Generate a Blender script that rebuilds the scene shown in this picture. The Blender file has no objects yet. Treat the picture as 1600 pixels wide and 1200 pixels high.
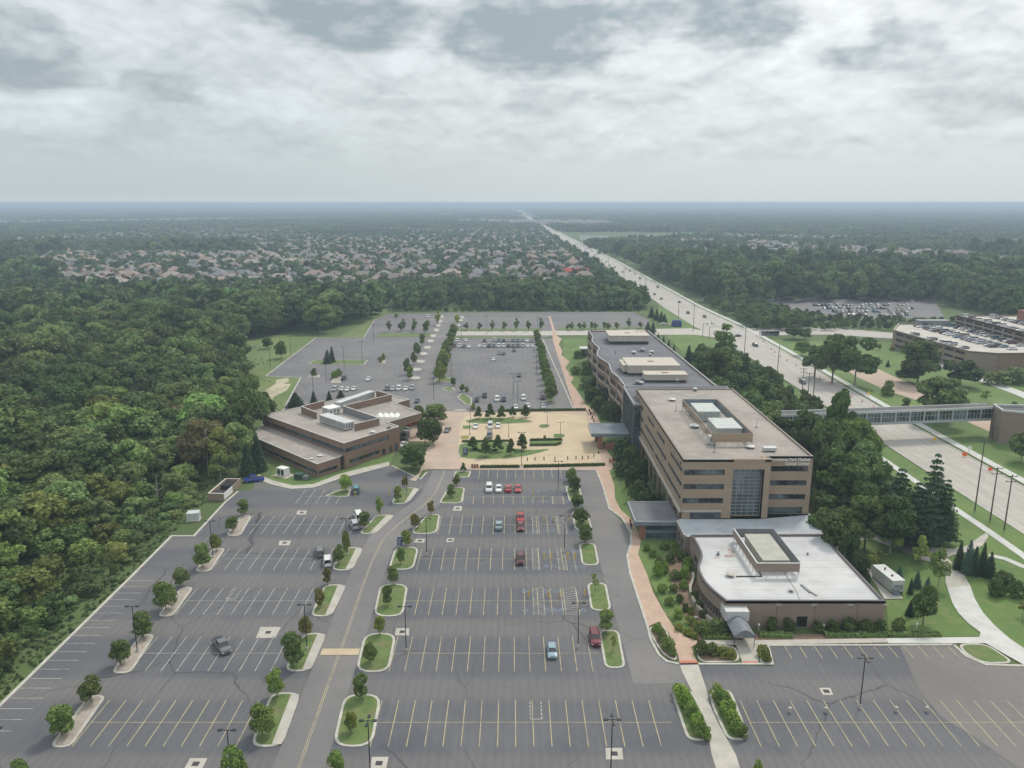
import bpy, bmesh, math, random
from math import radians as R, sin, cos, pi, atan, tan, hypot
import numpy as np
random.seed(7); NP=np.random.RandomState(5)
SC=bpy.context.scene; COL=SC.collection
# ---------------------------------------------------------------- camera
H=80.0; F=1218.0; TH=atan((600-317)/F)
cd=bpy.data.cameras.new('camera'); cam=bpy.data.objects.new('camera',cd); COL.objects.link(cam)
cam.location=(0,0,H); cam.rotation_euler=(pi/2-TH,0,0)
cd.sensor_width=36; cd.lens=36*F/1600; cd.clip_start=1; cd.clip_end=120000
SC.camera=cam
# ---------------------------------------------------------------- view
SC.view_settings.view_transform='Standard'; SC.view_settings.look='None'
SC.view_settings.exposure=0.07; SC.view_settings.gamma=1
cy=SC.cycles
cy.max_bounces=5; cy.diffuse_bounces=2; cy.glossy_bounces=2; cy.transmission_bounces=2; cy.volume_bounces=0; cy.transparent_max_bounces=4
cy.caustics_reflective=False; cy.caustics_refractive=False
# ---------------------------------------------------------------- sun
SUN_EL=R(52); SUN_AZ=R(35)     # clockwise from +Y
ld=bpy.data.lights.new('sun','SUN'); ld.energy=2.0; ld.angle=R(10); ld.color=(1,.92,.80)
sun=bpy.data.objects.new('sun',ld); COL.objects.link(sun)
sun.rotation_euler=(pi/2-SUN_EL,0,pi-SUN_AZ); sun.location=(0,0,300)
# ---------------------------------------------------------------- world: nishita sky behind a broken deck of clouds
W=bpy.data.worlds.new('World'); SC.world=W; W.use_nodes=True
wt=W.node_tree; wt.nodes.clear()
class NT:
    def __init__(s,t): s.t=t
    def n(s,ty,**k):
        o=s.t.nodes.new(ty)
        for a,b in k.items(): setattr(o,a,b)
        return o
    def put(s,sock,v):
        if v is None: return
        if hasattr(v,'is_output'): s.t.links.new(v,sock)
        else:
            try: sock.default_value=v
            except Exception: sock.default_value=tuple(v)+(1,) if len(v)==3 else v
    def m(s,op,a,b=None,c=None,clamp=False):
        o=s.n('ShaderNodeMath',operation=op,use_clamp=clamp)
        s.put(o.inputs[0],a); s.put(o.inputs[1],b)
        if c is not None: s.put(o.inputs[2],c)
        return o.outputs[0]
    def v(s,op,a,b=None):
        o=s.n('ShaderNodeVectorMath',operation=op); s.put(o.inputs[0],a); s.put(o.inputs[1],b); return o.outputs[0]
    def mix(s,f,a,b,bt='MIX'):
        o=s.n('ShaderNodeMix',data_type='RGBA',blend_type=bt)
        s.put(o.inputs[0],f); s.put(o.inputs[6],a); s.put(o.inputs[7],b); return o.outputs[2]
    def noise(s,vec,scale,detail=3,rough=.55,dist=0):
        o=s.n('ShaderNodeTexNoise'); s.put(o.inputs['Vector'],vec)
        o.inputs['Scale'].default_value=scale; o.inputs['Detail'].default_value=detail
        o.inputs['Roughness'].default_value=rough; o.inputs['Distortion'].default_value=dist
        return o.outputs[0]
    def ss(s,x,a,b,lo=0,hi=1):
        o=s.n('ShaderNodeMapRange',interpolation_type='SMOOTHSTEP')
        for i,q in enumerate((x,a,b,lo,hi)): s.put(o.inputs[i],q)
        return o.outputs[0]
    def comb(s,x,y,z):
        o=s.n('ShaderNodeCombineXYZ'); s.put(o.inputs[0],x); s.put(o.inputs[1],y); s.put(o.inputs[2],z); return o.outputs[0]
    def sep(s,v):
        o=s.n('ShaderNodeSeparateXYZ'); s.put(o.inputs[0],v); return o.outputs
w=NT(wt)
D=w.n('ShaderNodeTexCoord').outputs['Generated']
dx,dy,dz=w.sep(D)
k=w.m('ADD',w.m('MAXIMUM',dz,0),.10)
u=w.m('DIVIDE',dx,k); vv=w.m('DIVIDE',dy,k)
cp=w.comb(u,vv,0)
warp=w.v('SCALE',w.v('SUBTRACT',w.n('ShaderNodeTexNoise').outputs[1],(.5,.5,.5)))
wn=warp.node; wn.inputs['Scale'].default_value=.5
tn=[x for x in wt.nodes if x.bl_idname=='ShaderNodeTexNoise'][0]; w.put(tn.inputs['Vector'],cp); tn.inputs['Scale'].default_value=1.3; tn.inputs['Detail'].default_value=4
cpw=w.v('ADD',cp,warp)
azel=w.comb(w.m('MULTIPLY',w.m('ARCTAN2',dx,dy),7.5),w.m('MULTIPLY',dz,14.5),0)
def puff(sc_,det,off):
    p0=w.v('SCALE',azel); p0.node.inputs['Scale'].default_value=sc_
    a_=w.noise(p0,1,det,.58,.25); b_=w.noise(w.v('ADD',p0,(0.0,off,0)),1,det,.58,.25); return a_,w.m('SUBTRACT',a_,b_)
n1,e1=puff(1.0,7,.30); n2,e2=puff(2.7,6,.28)
nb=w.noise(w.comb(w.m('MULTIPLY',dx,9),w.m('MULTIPLY',dz,22),dy),1,5,.6)
nb2=w.noise(w.comb(w.m('MULTIPLY',dy,9),w.m('MULTIPLY',dz,22),dx),1,4,.6)
# angles of the view direction
az=w.m('ADD',w.m('ARCTAN2',dx,dy),w.m('MULTIPLY',w.m('SUBTRACT',nb,.5),.16))
el=w.m('ADD',w.m('ARCSINE',dz),w.m('MULTIPLY',w.m('SUBTRACT',nb2,.5),.075))
def skydir(px,py):
    a=(px-800)/F; b=(600-py)/F
    d=(a,cos(TH)+b*sin(TH),-sin(TH)+b*cos(TH)); L=math.sqrt(sum(q*q for q in d))
    return math.atan2(d[0],d[1]),math.asin(d[2]/L)
blob=None
for bx,by,sx,sy,am in ((535,22,125,42,1),(845,52,140,46,1.1),(1140,8,120,38,1),(25,75,75,45,.8),(245,132,55,20,.7),(1385,62,75,34,.62),(850,160,60,26,.5),
        (1570,150,80,30,.45),(1480,105,60,18,.35),(640,165,70,12,.25),(1010,150,55,14,.28),(60,150,90,12,-.5),(90,195,70,14,-.35),(430,160,110,22,-.35),(1020,60,60,60,-.35),(1290,40,40,50,-.5),(1240,150,180,30,-.2),(670,110,60,60,-.25)):
    a0,e0=skydir(bx,by); ca=sx/F; ce=sy/F
    q=w.m('ADD',w.m('POWER',w.m('ABSOLUTE',w.m('DIVIDE',w.m('SUBTRACT',az,a0),ca)),2),w.m('POWER',w.m('ABSOLUTE',w.m('DIVIDE',w.m('SUBTRACT',el,e0),ce)),2))
    g=w.m('MULTIPLY',w.ss(q,.25,1.9,1,0),am)
    blob=g if blob is None else w.m('ADD',blob,g)
fade=w.ss(dz,.03,.075)
dark=w.m('ADD',w.m('MULTIPLY',w.m('SUBTRACT',w.ss(n1,.36,.64),.5),.30),w.m('MULTIPLY',e1,-1.3))
dark=w.m('ADD',dark,w.m('MULTIPLY',w.m('ADD',w.m('MULTIPLY',e2,-1.0),w.m('MULTIPLY',w.m('SUBTRACT',n2,.5),.35)),.8))
def billow(sc_,off):
    p0=w.v('SCALE',azel); p0.node.inputs['Scale'].default_value=sc_; p0=w.v('ADD',p0,(0,off,off))
    r_=None
    for k_,(f_,a_) in enumerate(((1,.5),(2.1,.28),(4.3,.15),(8.8,.08))):
        q=w.v('SCALE',p0); q.node.inputs['Scale'].default_value=f_
        t_=w.m('MULTIPLY',w.m('ABSOLUTE',w.m('SUBTRACT',w.noise(q,1,0,.5),.5)),a_*4); r_=t_ if r_ is None else w.m('ADD',r_,t_)
    return r_
bl=billow(1.0,3.0); bl2=billow(1.0,2.9)
dark=w.m('ADD',dark,w.m('MULTIPLY',w.m('SUBTRACT',.36,bl),.30)); dark=w.m('ADD',dark,w.m('MULTIPLY',w.m('SUBTRACT',bl2,bl),.85))
dark=w.m('ADD',w.m('MULTIPLY',dark,w.m('ADD',.06,w.m('MULTIPLY',fade,.94))),w.m('MULTIPLY',blob,w.m('ADD',.25,w.m('MULTIPLY',fade,.65))))
# brighter towards the veiled sun
sd=(sin(SUN_AZ)*cos(SUN_EL),cos(SUN_AZ)*cos(SUN_EL),sin(SUN_EL))
dot=w.n('ShaderNodeVectorMath',operation='DOT_PRODUCT'); w.put(dot.inputs[0],D); dot.inputs[1].default_value=sd
glow=w.ss(dot.outputs['Value'],.55,1)
base=w.mix(w.ss(w.m('ARCTAN2',dx,dy),-.55,.35),(.53,.60,.62),(.655,.705,.72))
base=w.mix(w.ss(dz,0,.22),base,w.mix(w.ss(w.m('ARCTAN2',dx,dy),-.5,.2),(.67,.72,.74),(.755,.785,.80)))
base=w.mix(w.m('MULTIPLY',w.ss(dz,.0,.012,1,0),.45),base,(.66,.76,.78))
darkc=w.mix(w.ss(dz,.02,.2),(.42,.475,.50),(.35,.42,.455))
brt=w.m('SUBTRACT',1,w.m('MULTIPLY',w.m('MINIMUM',dark,0),.30))
cl=w.mix(w.m('MULTIPLY',dark,1.0,clamp=True),w.v('SCALE',base),darkc)
cl_scale=[x for x in wt.nodes if x.bl_idname=='ShaderNodeVectorMath' and x.operation=='SCALE'][-1]
w.put(cl_scale.inputs['Scale'],brt)
up=w.m('ADD',1,w.m('MULTIPLY',w.ss(dz,.25,.9),.45)); up=w.m('ADD',up,w.m('MULTIPLY',glow,.12))
o=w.n('ShaderNodeVectorMath',operation='SCALE'); w.put(o.inputs[0],cl); w.put(o.inputs['Scale'],up); cl=o.outputs[0]
sky=w.n('ShaderNodeTexSky',sky_type='NISHITA'); sky.sun_disc=False; sky.sun_elevation=SUN_EL; sky.sun_rotation=SUN_AZ; sky.dust_density=3
bgs=w.n('ShaderNodeBackground'); w.put(bgs.inputs[0],sky.outputs[0]); bgs.inputs[1].default_value=.10
bgc=w.n('ShaderNodeBackground'); w.put(bgc.inputs[0],cl); bgc.inputs[1].default_value=1.0
ms=w.n('ShaderNodeMixShader'); ms.inputs[0].default_value=.93
wt.links.new(bgs.outputs[0],ms.inputs[1]); wt.links.new(bgc.outputs[0],ms.inputs[2])
wo=w.n('ShaderNodeOutputWorld'); wt.links.new(ms.outputs[0],wo.inputs[0])
W.cycles.sampling_method='MANUAL'; W.cycles.sample_map_resolution=512
# ---------------------------------------------------------------- measuring: where a traced point of the survey lies on a plane of height z
def G(px,py,z=0.0):
    a=(px-800)/F; b=(600-py)/F
    t=(z-H)/(-sin(TH)+b*cos(TH)); return (a*t,(cos(TH)+b*sin(TH))*t)
# ---------------------------------------------------------------- materials
MT={}
def newmat(name):
    m=bpy.data.materials.new(name); m.use_nodes=True; t=m.node_tree; t.nodes.clear()
    w=NT(t); b=w.n('ShaderNodeBsdfPrincipled'); o=w.n('ShaderNodeOutputMaterial'); t.links.new(b.outputs[0],o.inputs[0]); MT[name]=m
    return m,w,b
def mat(name,c1,c2=None,scale=.5,rough=.9,lo=.35,hi=.65,c3=None,s3=6,f3=.4,metal=0,world=True,stretch=None,bump=0,spec=.5,detail=4):
    m,w,b=newmat(name)
    pos=w.n('ShaderNodeNewGeometry').outputs['Position'] if world else w.n('ShaderNodeTexCoord').outputs['Object']
    if stretch: pos=w.v('MULTIPLY',pos,stretch)
    col=tuple(c1)+(1,)
    if c2: col=w.mix(w.ss(w.noise(pos,scale,detail),lo,hi),col,tuple(c2)+(1,))
    if c3: col=w.mix(w.m('MULTIPLY',w.ss(w.noise(pos,s3,3),.45,.7),f3),col,tuple(c3)+(1,))
    w.put(b.inputs['Base Color'],col); b.inputs['Roughness'].default_value=rough; b.inputs['Metallic'].default_value=metal
    b.inputs['Specular IOR Level'].default_value=spec
    if bump:
        bp=w.n('ShaderNodeBump'); bp.inputs['Strength'].default_value=bump; w.put(bp.inputs['Height'],w.noise(pos,s3,4)); w.put(b.inputs['Normal'],bp.outputs[0])
    return m
# ---------------------------------------------------------------- mesh helpers
class MB:
    def __init__(s): s.v=[]; s.f=[]; s.m=[]
    def add(s,vs,fs,mi=0):
        o=len(s.v); s.v+=[tuple(p) for p in vs]; s.f+=[tuple(i+o for i in f) for f in fs]; s.m+=[mi]*len(fs); return s
    def box(s,x0,y0,z0,x1,y1,z1,mi=0,bot=True):
        f=[(4,5,6,7),(0,1,5,4),(1,2,6,5),(2,3,7,6),(3,0,4,7)]
        if bot: f.append((3,2,1,0))
        return s.add([(x0,y0,z0),(x1,y0,z0),(x1,y1,z0),(x0,y1,z0),(x0,y0,z1),(x1,y0,z1),(x1,y1,z1),(x0,y1,z1)],f,mi)
    def obox(s,cx,cy,z0,z1,L,Wd,a,mi=0):
        c,n=cos(a),sin(a); q=[(cx+x*c-y*n,cy+x*n+y*c) for x,y in ((-L/2,-Wd/2),(L/2,-Wd/2),(L/2,Wd/2),(-L/2,Wd/2))]
        return s.prism(q,z0,z1,mi)
    def prism(s,pts,z0,z1,mi=0,top=None,bot=False):
        n=len(pts)
        if sum(pts[i][0]*pts[(i+1)%n][1]-pts[(i+1)%n][0]*pts[i][1] for i in range(n))<0: pts=pts[::-1]
        s.add([(x,y,z0) for x,y in pts]+[(x,y,z1) for x,y in pts],[(i,(i+1)%n,(i+1)%n+n,i+n) for i in range(n)],mi)
        s.add([(x,y,z1) for x,y in pts],[tuple(range(n))],mi if top is None else top)
        if bot: s.add([(x,y,z0) for x,y in pts],[tuple(range(n))[::-1]],mi)
        return s
    def sheet(s,pts,z,mi=0):
        n=len(pts)
        if sum(pts[i][0]*pts[(i+1)%n][1]-pts[(i+1)%n][0]*pts[i][1] for i in range(n))<0: pts=pts[::-1]
        return s.add([(x,y,z) for x,y in pts],[tuple(range(n))],mi)
    def quad(s,a,b,c,d,mi=0): return s.add([a,b,c,d],[(0,1,2,3)],mi)
    def tube(s,a,b,r0,r1=None,n=6,mi=0,cap=True):
        r1=r0 if r1 is None else r1
        d=[b[i]-a[i] for i in range(3)]; L=math.sqrt(sum(q*q for q in d)) or 1; d=[q/L for q in d]
        t=(1,0,0) if abs(d[2])>.8 else (0,0,1)
        e=[t[1]*d[2]-t[2]*d[1],t[2]*d[0]-t[0]*d[2],t[0]*d[1]-t[1]*d[0]]; l=math.sqrt(sum(q*q for q in e)); e=[q/l for q in e]
        g=[d[1]*e[2]-d[2]*e[1],d[2]*e[0]-d[0]*e[2],d[0]*e[1]-d[1]*e[0]]
        vs=[]
        for p,r in ((a,r0),(b,r1)):
            for i in range(n):
                q=2*pi*i/n; vs.append(tuple(p[j]+r*(e[j]*cos(q)+g[j]*sin(q)) for j in range(3)))
        fs=[(i,(i+1)%n,(i+1)%n+n,i+n) for i in range(n)]
        if cap: fs+=[tuple(range(n,2*n)),tuple(range(n))[::-1]]
        return s.add(vs,fs,mi)
    def strip(s,line,width,z0,z1=None,mi=0,closed=False):
        """flat ribbon (or raised kerb when z1) along a polyline"""
        n=len(line); L=[];Rr=[]
        for i in range(n):
            if closed: a=line[i-1]; b=line[(i+1)%n]
            else: a=line[max(0,i-1)]; b=line[min(n-1,i+1)]
            p=line[i]; u=(p[0]-a[0],p[1]-a[1]); v=(b[0]-p[0],b[1]-p[1]); lu=hypot(*u); lv=hypot(*v)
            if lu<1e-6: u,lu=v,lv
            if lv<1e-6: v,lv=u,lu
            lu=lu or 1; lv=lv or 1; n1=(-u[1]/lu,u[0]/lu); n2=(-v[1]/lv,v[0]/lv); q=max(.5,1+n1[0]*n2[0]+n1[1]*n2[1])
            nx,ny=(n1[0]+n2[0])/q*width/2,(n1[1]+n2[1])/q*width/2
            L.append((p[0]+nx,p[1]+ny)); Rr.append((p[0]-nx,p[1]-ny))
        rng=range(n if closed else n-1); z=z0 if z1 is None else z1
        for i in rng:
            j=(i+1)%n
            s.quad((*Rr[i],z),(*Rr[j],z),(*L[j],z),(*L[i],z),mi)
            if z1 is not None:
                s.quad((*Rr[i],z0),(*Rr[j],z0),(*Rr[j],z1),(*Rr[i],z1),mi); s.quad((*L[j],z0),(*L[i],z0),(*L[i],z1),(*L[j],z1),mi)
        return s
    def mesh(s,name,mats,smooth=False):
        me=bpy.data.meshes.new(name); me.from_pydata(s.v,[],s.f)
        for m in mats: me.materials.append(MT[m] if isinstance(m,str) else m)
        if len(mats)>1: me.polygons.foreach_set('material_index',s.m)
        if smooth: me.polygons.foreach_set('use_smooth',[True]*len(s.f))
        me.update(); return me
def link(name,data,parent=None,loc=None,rot=None,color=None,scale=None):
    o=bpy.data.objects.new(name,data); COL.objects.link(o)
    if parent is not None: o.parent=parent
    if loc is not None: o.location=loc if len(loc)==3 else (*loc,0)
    if rot is not None: o.rotation_euler=(0,0,rot) if not hasattr(rot,'__len__') else rot
    if scale is not None: o.scale=(scale,)*3 if not hasattr(scale,'__len__') else scale
    if color: o.color=(*color,1)
    return o
def tag(o,label,cat=None,group=None,kind=None):
    if label: o['label']=label
    if cat: o['category']=cat
    if group: o['group']=group
    if kind: o['kind']=kind
    return o
def thing(name,label,cat,loc=(0,0,0),rot=0,group=None,scale=None):
    return tag(link(name,None,None,loc,rot,None,scale),label,cat,group)
def part(name,mb,mats,parent,smooth=False,label=None):
    o=link(name,mb.mesh(name,mats if isinstance(mats,(list,tuple)) else [mats],smooth),parent)
    if label: o['label']=label
    return o
def struct(name,mb,mats,kind='structure'):
    o=link(name,mb.mesh(name,mats if isinstance(mats,(list,tuple)) else [mats])); o['kind']=kind; return o
def gp(pts,z=0): return [G(a,b,z) for a,b in pts]
def smooth_poly(p,it=2,closed=True):
    for _ in range(it):
        q=[]; n=len(p)
        if not closed: q.append(p[0])
        for i in range(n if closed else n-1):
            a=p[i]; b=p[(i+1)%n]
            q+=[(a[0]*.75+b[0]*.25,a[1]*.75+b[1]*.25),(a[0]*.25+b[0]*.75,a[1]*.25+b[1]*.75)]
        if not closed: q.append(p[-1])
        p=q
    return p
def round_poly(p,r,seg=4):
    out=[]; n=len(p)
    for i in range(n):
        a,b,c=p[i-1],p[i],p[(i+1)%n]
        u=(a[0]-b[0],a[1]-b[1]); v=(c[0]-b[0],c[1]-b[1]); lu=hypot(*u); lv=hypot(*v)
        d=min(r,lu*.47,lv*.47)
        s=(b[0]+u[0]/lu*d,b[1]+u[1]/lu*d); e=(b[0]+v[0]/lv*d,b[1]+v[1]/lv*d)
        for k in range(seg+1):
            t=k/seg; out.append(tuple((1-t)**2*s[j]+2*t*(1-t)*b[j]+t*t*e[j] for j in (0,1)))
    return out
def inset(p,d):
    n=len(p)
    if sum(p[i][0]*p[(i+1)%n][1]-p[(i+1)%n][0]*p[i][1] for i in range(n))<0: p=p[::-1]
    out=[]
    for i in range(n):
        a,b,c=p[i-1],p[i],p[(i+1)%n]
        u=(b[0]-a[0],b[1]-a[1]); v=(c[0]-b[0],c[1]-b[1]); lu=hypot(*u) or 1; lv=hypot(*v) or 1
        nu=(-u[1]/lu,u[0]/lu); nv=(-v[1]/lv,v[0]/lv); k=1+nu[0]*nv[0]+nu[1]*nv[1]; k=max(k,.35)
        out.append((b[0]+(nu[0]+nv[0])/k*d,b[1]+(nu[1]+nv[1])/k*d))
    return out
def inside(pt,poly):
    x,y=pt; c=False; n=len(poly)
    for i in range(n):
        x1,y1=poly[i]; x2,y2=poly[i-1]
        if (y1>y)!=(y2>y) and x<(x2-x1)*(y-y1)/(y2-y1)+x1: c=not c
    return c
# ================================================================ materials
GRASS=((.095,.125,.040),(.060,.092,.028))
mat('grass',*GRASS,scale=.12,c3=(.13,.12,.06),s3=.035,f3=.5,lo=.3,hi=.7)
mat('lawn',(.115,.185,.042),(.075,.140,.030),scale=.06,c3=(.165,.185,.065),s3=.35,f3=.55,lo=.3,hi=.7)
mat('island_grass',(.125,.175,.05),(.085,.14,.036),scale=.5,c3=(.20,.15,.09),s3=.35,f3=.45)
mat('meadow',(.14,.185,.055),(.095,.15,.042),scale=.06,c3=(.16,.15,.07),s3=.15,f3=.5)
mat('gravel',(.36,.31,.26),(.28,.24,.20),scale=1.5,c3=(.45,.41,.36),s3=7,f3=.6)
mat('sand',(.50,.44,.33),(.36,.33,.22),scale=.15,c3=(.2,.2,.1),s3=.4,f3=.5)
mat('mulch',(.22,.15,.10),(.16,.11,.075),scale=.8)
mat('kerb',(.50,.48,.42),(.40,.385,.34),scale=.6)
mat('concrete',(.47,.44,.385),(.39,.37,.325),scale=.35,c3=(.36,.34,.3),s3=2,f3=.3)
mat('white_concrete',(.55,.55,.52),(.47,.47,.44),scale=.3)
mat('brick_paving',(.47,.335,.255),(.41,.29,.22),scale=.3,c3=(.52,.39,.30),s3=2,f3=.4)
mat('sand_paving',(.52,.425,.285),(.46,.37,.245),scale=.15,c3=(.54,.40,.29),s3=.05,f3=.6)
mat('pink_paving',(.45,.35,.275),(.40,.31,.245),scale=.2,c3=(.46,.33,.25),s3=.08,f3=.4)
mat('tactile',(.48,.17,.12))
mat('paint_yellow',(.46,.39,.22),(.25,.23,.18),scale=.5,lo=.4,hi=.75)
mat('paint_white',(.43,.41,.35),(.21,.21,.20),scale=.5,lo=.4,hi=.75)
mat('paint_faint',(.34,.33,.29),(.20,.20,.19),scale=.3)
mat('paint_blue',(.20,.28,.38),(.20,.22,.25),scale=.5)
mat('steel_dark',(.03,.03,.035),rough=.5)
def asphalt(name,dk,lt,rows=True,cr=.5,st=.13):
    m,w,b=newmat(name)
    pos=w.n('ShaderNodeNewGeometry').outputs['Position']; x,y,z=w.sep(pos)
    n=w.noise(pos,.045,5,.6); n2=w.noise(pos,.6,4); n3=w.noise(w.v('MULTIPLY',pos,(1.4,.12,1)),1,4)
    c=w.mix(w.ss(n,.35,.65),dk,lt)
    if rows:   # the aisles are polished by traffic, the bays keep their darker seal coat
        f=w.m('PINGPONG',w.m('SUBTRACT',w.m('ADD',y,w.m('MULTIPLY',n2,1.2)),107.6),9.65)
        c=w.mix(w.m('MULTIPLY',w.ss(f,5.2,8.0),.55),c,(.175,.158,.145,1))
        c=w.mix(w.m('MULTIPLY',w.ss(w.m('ABSOLUTE',w.m('SUBTRACT',w.m('PINGPONG',w.m('SUBTRACT',x,-67.9),1.375),.65)),.0,.7,1,0),.28),c,(.075,.078,.088,1))
    c=w.mix(w.m('MULTIPLY',w.ss(n3,.45,.75),st),c,(.19,.185,.18,1))
    c=w.mix(w.m('MULTIPLY',w.ss(n2,.5,.8),.3),c,(.08,.08,.09,1))
    vor=w.n('ShaderNodeTexVoronoi',feature='DISTANCE_TO_EDGE'); vor.inputs['Scale'].default_value=.05
    wp=w.n('ShaderNodeTexNoise'); w.put(wp.inputs['Vector'],pos); wp.inputs['Scale'].default_value=.18; wp.inputs['Detail'].default_value=4
    w.put(vor.inputs['Vector'],w.v('ADD',w.v('MULTIPLY',pos,(1,.7,1)),w.v('MULTIPLY',wp.outputs[1],(3.2,3.2,0))))
    cr_=w.m('MULTIPLY',w.ss(vor.outputs[0],.0022,.0062,1,0),w.m('MULTIPLY',w.ss(w.noise(pos,.02,2),.40,.60),cr))
    c=w.mix(cr_,c,(.035,.035,.04,1))
    pv=w.n('ShaderNodeTexVoronoi'); pv.inputs['Scale'].default_value=.05; w.put(pv.inputs['Vector'],pos); c=w.mix(w.m('MULTIPLY',w.ss(w.sep(pv.outputs['Color'])[0],.35,.36),.10),c,(.19,.185,.18,1))
    c=w.mix(w.m('MULTIPLY',w.ss(w.noise(pos,1.7,2),.66,.74),.45),c,(.055,.055,.06,1))
    w.put(b.inputs['Base Color'],c); b.inputs['Roughness'].default_value=.85
asphalt('asphalt_near',(.080,.084,.098,1),(.112,.114,.124,1),True,.85)
asphalt('asphalt_far',(.125,.12,.13,1),(.165,.158,.16,1),False,.6,.7)
asphalt('asphalt_drive',(.150,.145,.148,1),(.19,.18,.175,1),False,.4)
asphalt('asphalt_new',(.150,.138,.132,1),(.175,.162,.152,1),False,0)
# road: pale concrete slabs with darker wheel tracks
m,w,b=newmat('road')
pos=w.n('ShaderNodeNewGeometry').outputs['Position']; x,y,z=w.sep(pos)
c=w.mix(w.ss(w.noise(w.v('MULTIPLY',pos,(1,.05,1)),.9,4),.35,.65),(.43,.40,.36,1),(.36,.335,.305,1))
c=w.mix(w.m('MULTIPLY',w.ss(w.noise(w.v('MULTIPLY',pos,(1,.2,1)),.12,3),.5,.7),.35),c,(.48,.46,.42,1))
jx=w.ss(w.m('PINGPONG',w.m('SUBTRACT',x,127.2),1.8),.02,.07,1,0); jy=w.ss(w.m('PINGPONG',y,3.0),.02,.07,1,0)
c=w.mix(w.m('MULTIPLY',w.m('MAXIMUM',jx,jy),.45),c,(.17,.16,.15,1))
w.put(b.inputs['Base Color'],c); b.inputs['Roughness'].default_value=.9
# ground far and wide: grass, scrub and field tones
m,w,b=newmat('ground')
pos=w.n('ShaderNodeNewGeometry').outputs['Position']
c=w.mix(w.ss(w.noise(pos,.02,5),.35,.65),(.095,.135,.042,1),(.065,.10,.03,1))
c=w.mix(w.m('MULTIPLY',w.ss(w.noise(pos,.4,4),.5,.7),.4),c,(.11,.115,.05,1))
c=w.mix(w.ss(w.noise(pos,.0016,3),.60,.68),c,(.12,.15,.055,1))
w.put(b.inputs['Base Color'],c); b.inputs['Roughness'].default_value=1
# ================================================================ ground
mb=MB(); g=[-60000,-3000,-500,500,3000,60000]; gy=[-2000,50,700,3000,12000,60000]
for i in range(5):
    for j in range(5): mb.quad((g[i],gy[j],-.06),(g[i+1],gy[j],-.06),(g[i+1],gy[j+1],-.06),(g[i],gy[j+1],-.06))
struct('ground',mb,'ground')
# ---- parking lot surfaces
FN=[0]
def flat(name,pts,z,m,kind='structure',sm=0,px=True):
    FN[0]+=1; z+=FN[0]*.0009
    p=gp(pts) if px else pts
    if sm: p=smooth_poly(p,sm)
    return struct(name,MB().sheet(p,z),m,kind)
lot=[(-84,70),(-83.4,111.6),(-83.4,157.3)]+gp([(268,838),(303,838),(352,785),(372,768),(395,765),(400,748),(425,755),(455,762),(490,760),(530,745),(608,726),(657,748),(672,733),(735,733),(933,735),(942,760),(952,795),(986,832),(986,850),(980,870),(986,900),(1012,980),(1017,1000),(1032,1025),(1060,1037),(1090,1038),(1208,1041),(1200,1008),(1493,1008),(1510,1025),(1540,1038),(1600,1040)])+[(110,118),(110,70)]
flat('parking_lot',lot,0.02,'asphalt_near',px=False)
drv_c=gp([(467,1200),(496,1117),(525,1035),(535,1010),(572,900),(590,857),(607,832),(640,805),(675,780),(690,750),(695,735)])
drv=[(drv_c[0][0],80)]+drv_c
struct('access_road',MB().strip(smooth_poly(drv,1,False),7.6,.035),'asphalt_drive')
flat('road_patch',[(1405,1009),(1493,1008),(1510,1025),(1540,1038),(1720,1040),(1750,1260),(1620,1220),(1520,1150),(1470,1120),(1435,1075)],.035,'asphalt_new')
struct('perimeter_aisle',MB().sheet(gp([(935,735),(945,765),(955,797),(988,834),(982,870),(988,900),(1014,980),(1019,1002),(1034,1027),(1062,1039),(1072,1068),(990,1068),(955,940),(905,768),(893,738)]),.03),'asphalt_drive')
up=[(440,645),(470,590),(415,588),(493,528),(568,528),(585,500),(608,491),(690,489),(990,488),(1015,500),(1010,512),(900,516),(848,528),(870,580),(897,641),(778,642),(735,643),(693,643),(660,642),(560,640)]
flat('upper_parking_lot',up,.02,'asphalt_far')
flat('upper_access_road',[(694,489),(712,489),(703,525),(686,595),(692,607),(714,628),(732,643),(648,640),(654,600),(662,570),(676,530)],.035,'asphalt_drive')
flat('side_aisle',[(846,529),(866,529),(897,641),(866,641),(870,620),(858,570)],.035,'asphalt_drive')
# entrance drive from the main road
flat('entrance_drive',[(708,524),(860,524),(1085,523),(1120,528),(1095,516),(1080,513),(860,517),(709,518)],.05,'concrete')
# ---- plaza
flat('paved_plaza',[(700,643),(778,644),(915,642),(925,655),(935,690),(950,726),(935,735),(735,734),(672,733),(660,735),(650,752),(640,750),(655,740),(668,700),(680,690),(640,690),(630,680),(650,655),(690,645)],.05,'pink_paving')
flat('sand_colour_paving',[(735,646),(915,644),(920,665),(930,690),(948,726),(800,729),(720,729),(716,700),(718,670),(722,655)],.065,'sand_paving',sm=1)
# ---- brick footpath along the offices
edgeL=[(845,495),(850,520),(848,530),(897,641),(915,642)]; 
flat('curving_brick_footpath',[(857,494),(860,494),(866,512),(870,525),(878,529.5),(873,538),(879,549),(877,555),(890,565),(883,575),(896,591),(892,598),(900,608),(909,622),(915,632),(930,643),(940,665),(937,690),(945,700),(962,722),(955,735),(933,735),(942,727),(917,642),(898,641),(864,533),(862,512)],.08,'brick_paving')
fp=[(932,736),(942,760),(952,795),(972,810),(986,832),(986,850),(980,870),(985,897),(1012,980),(1030,972),(1045,990),(1058,1020),(1062,1037),(1090,1037),(1080,1012),(1094,1003),(1082,1000),(1070,995),(1052,980),(1035,952),(1020,925),(1012,900),(1003,880),(997,867),(1000,855),(1002,840),(987,812),(970,797),(961,780),(960,760),(952,736),(950,728),(935,727)]
flat('brick_footpath',fp,.12,'brick_paving')
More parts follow.
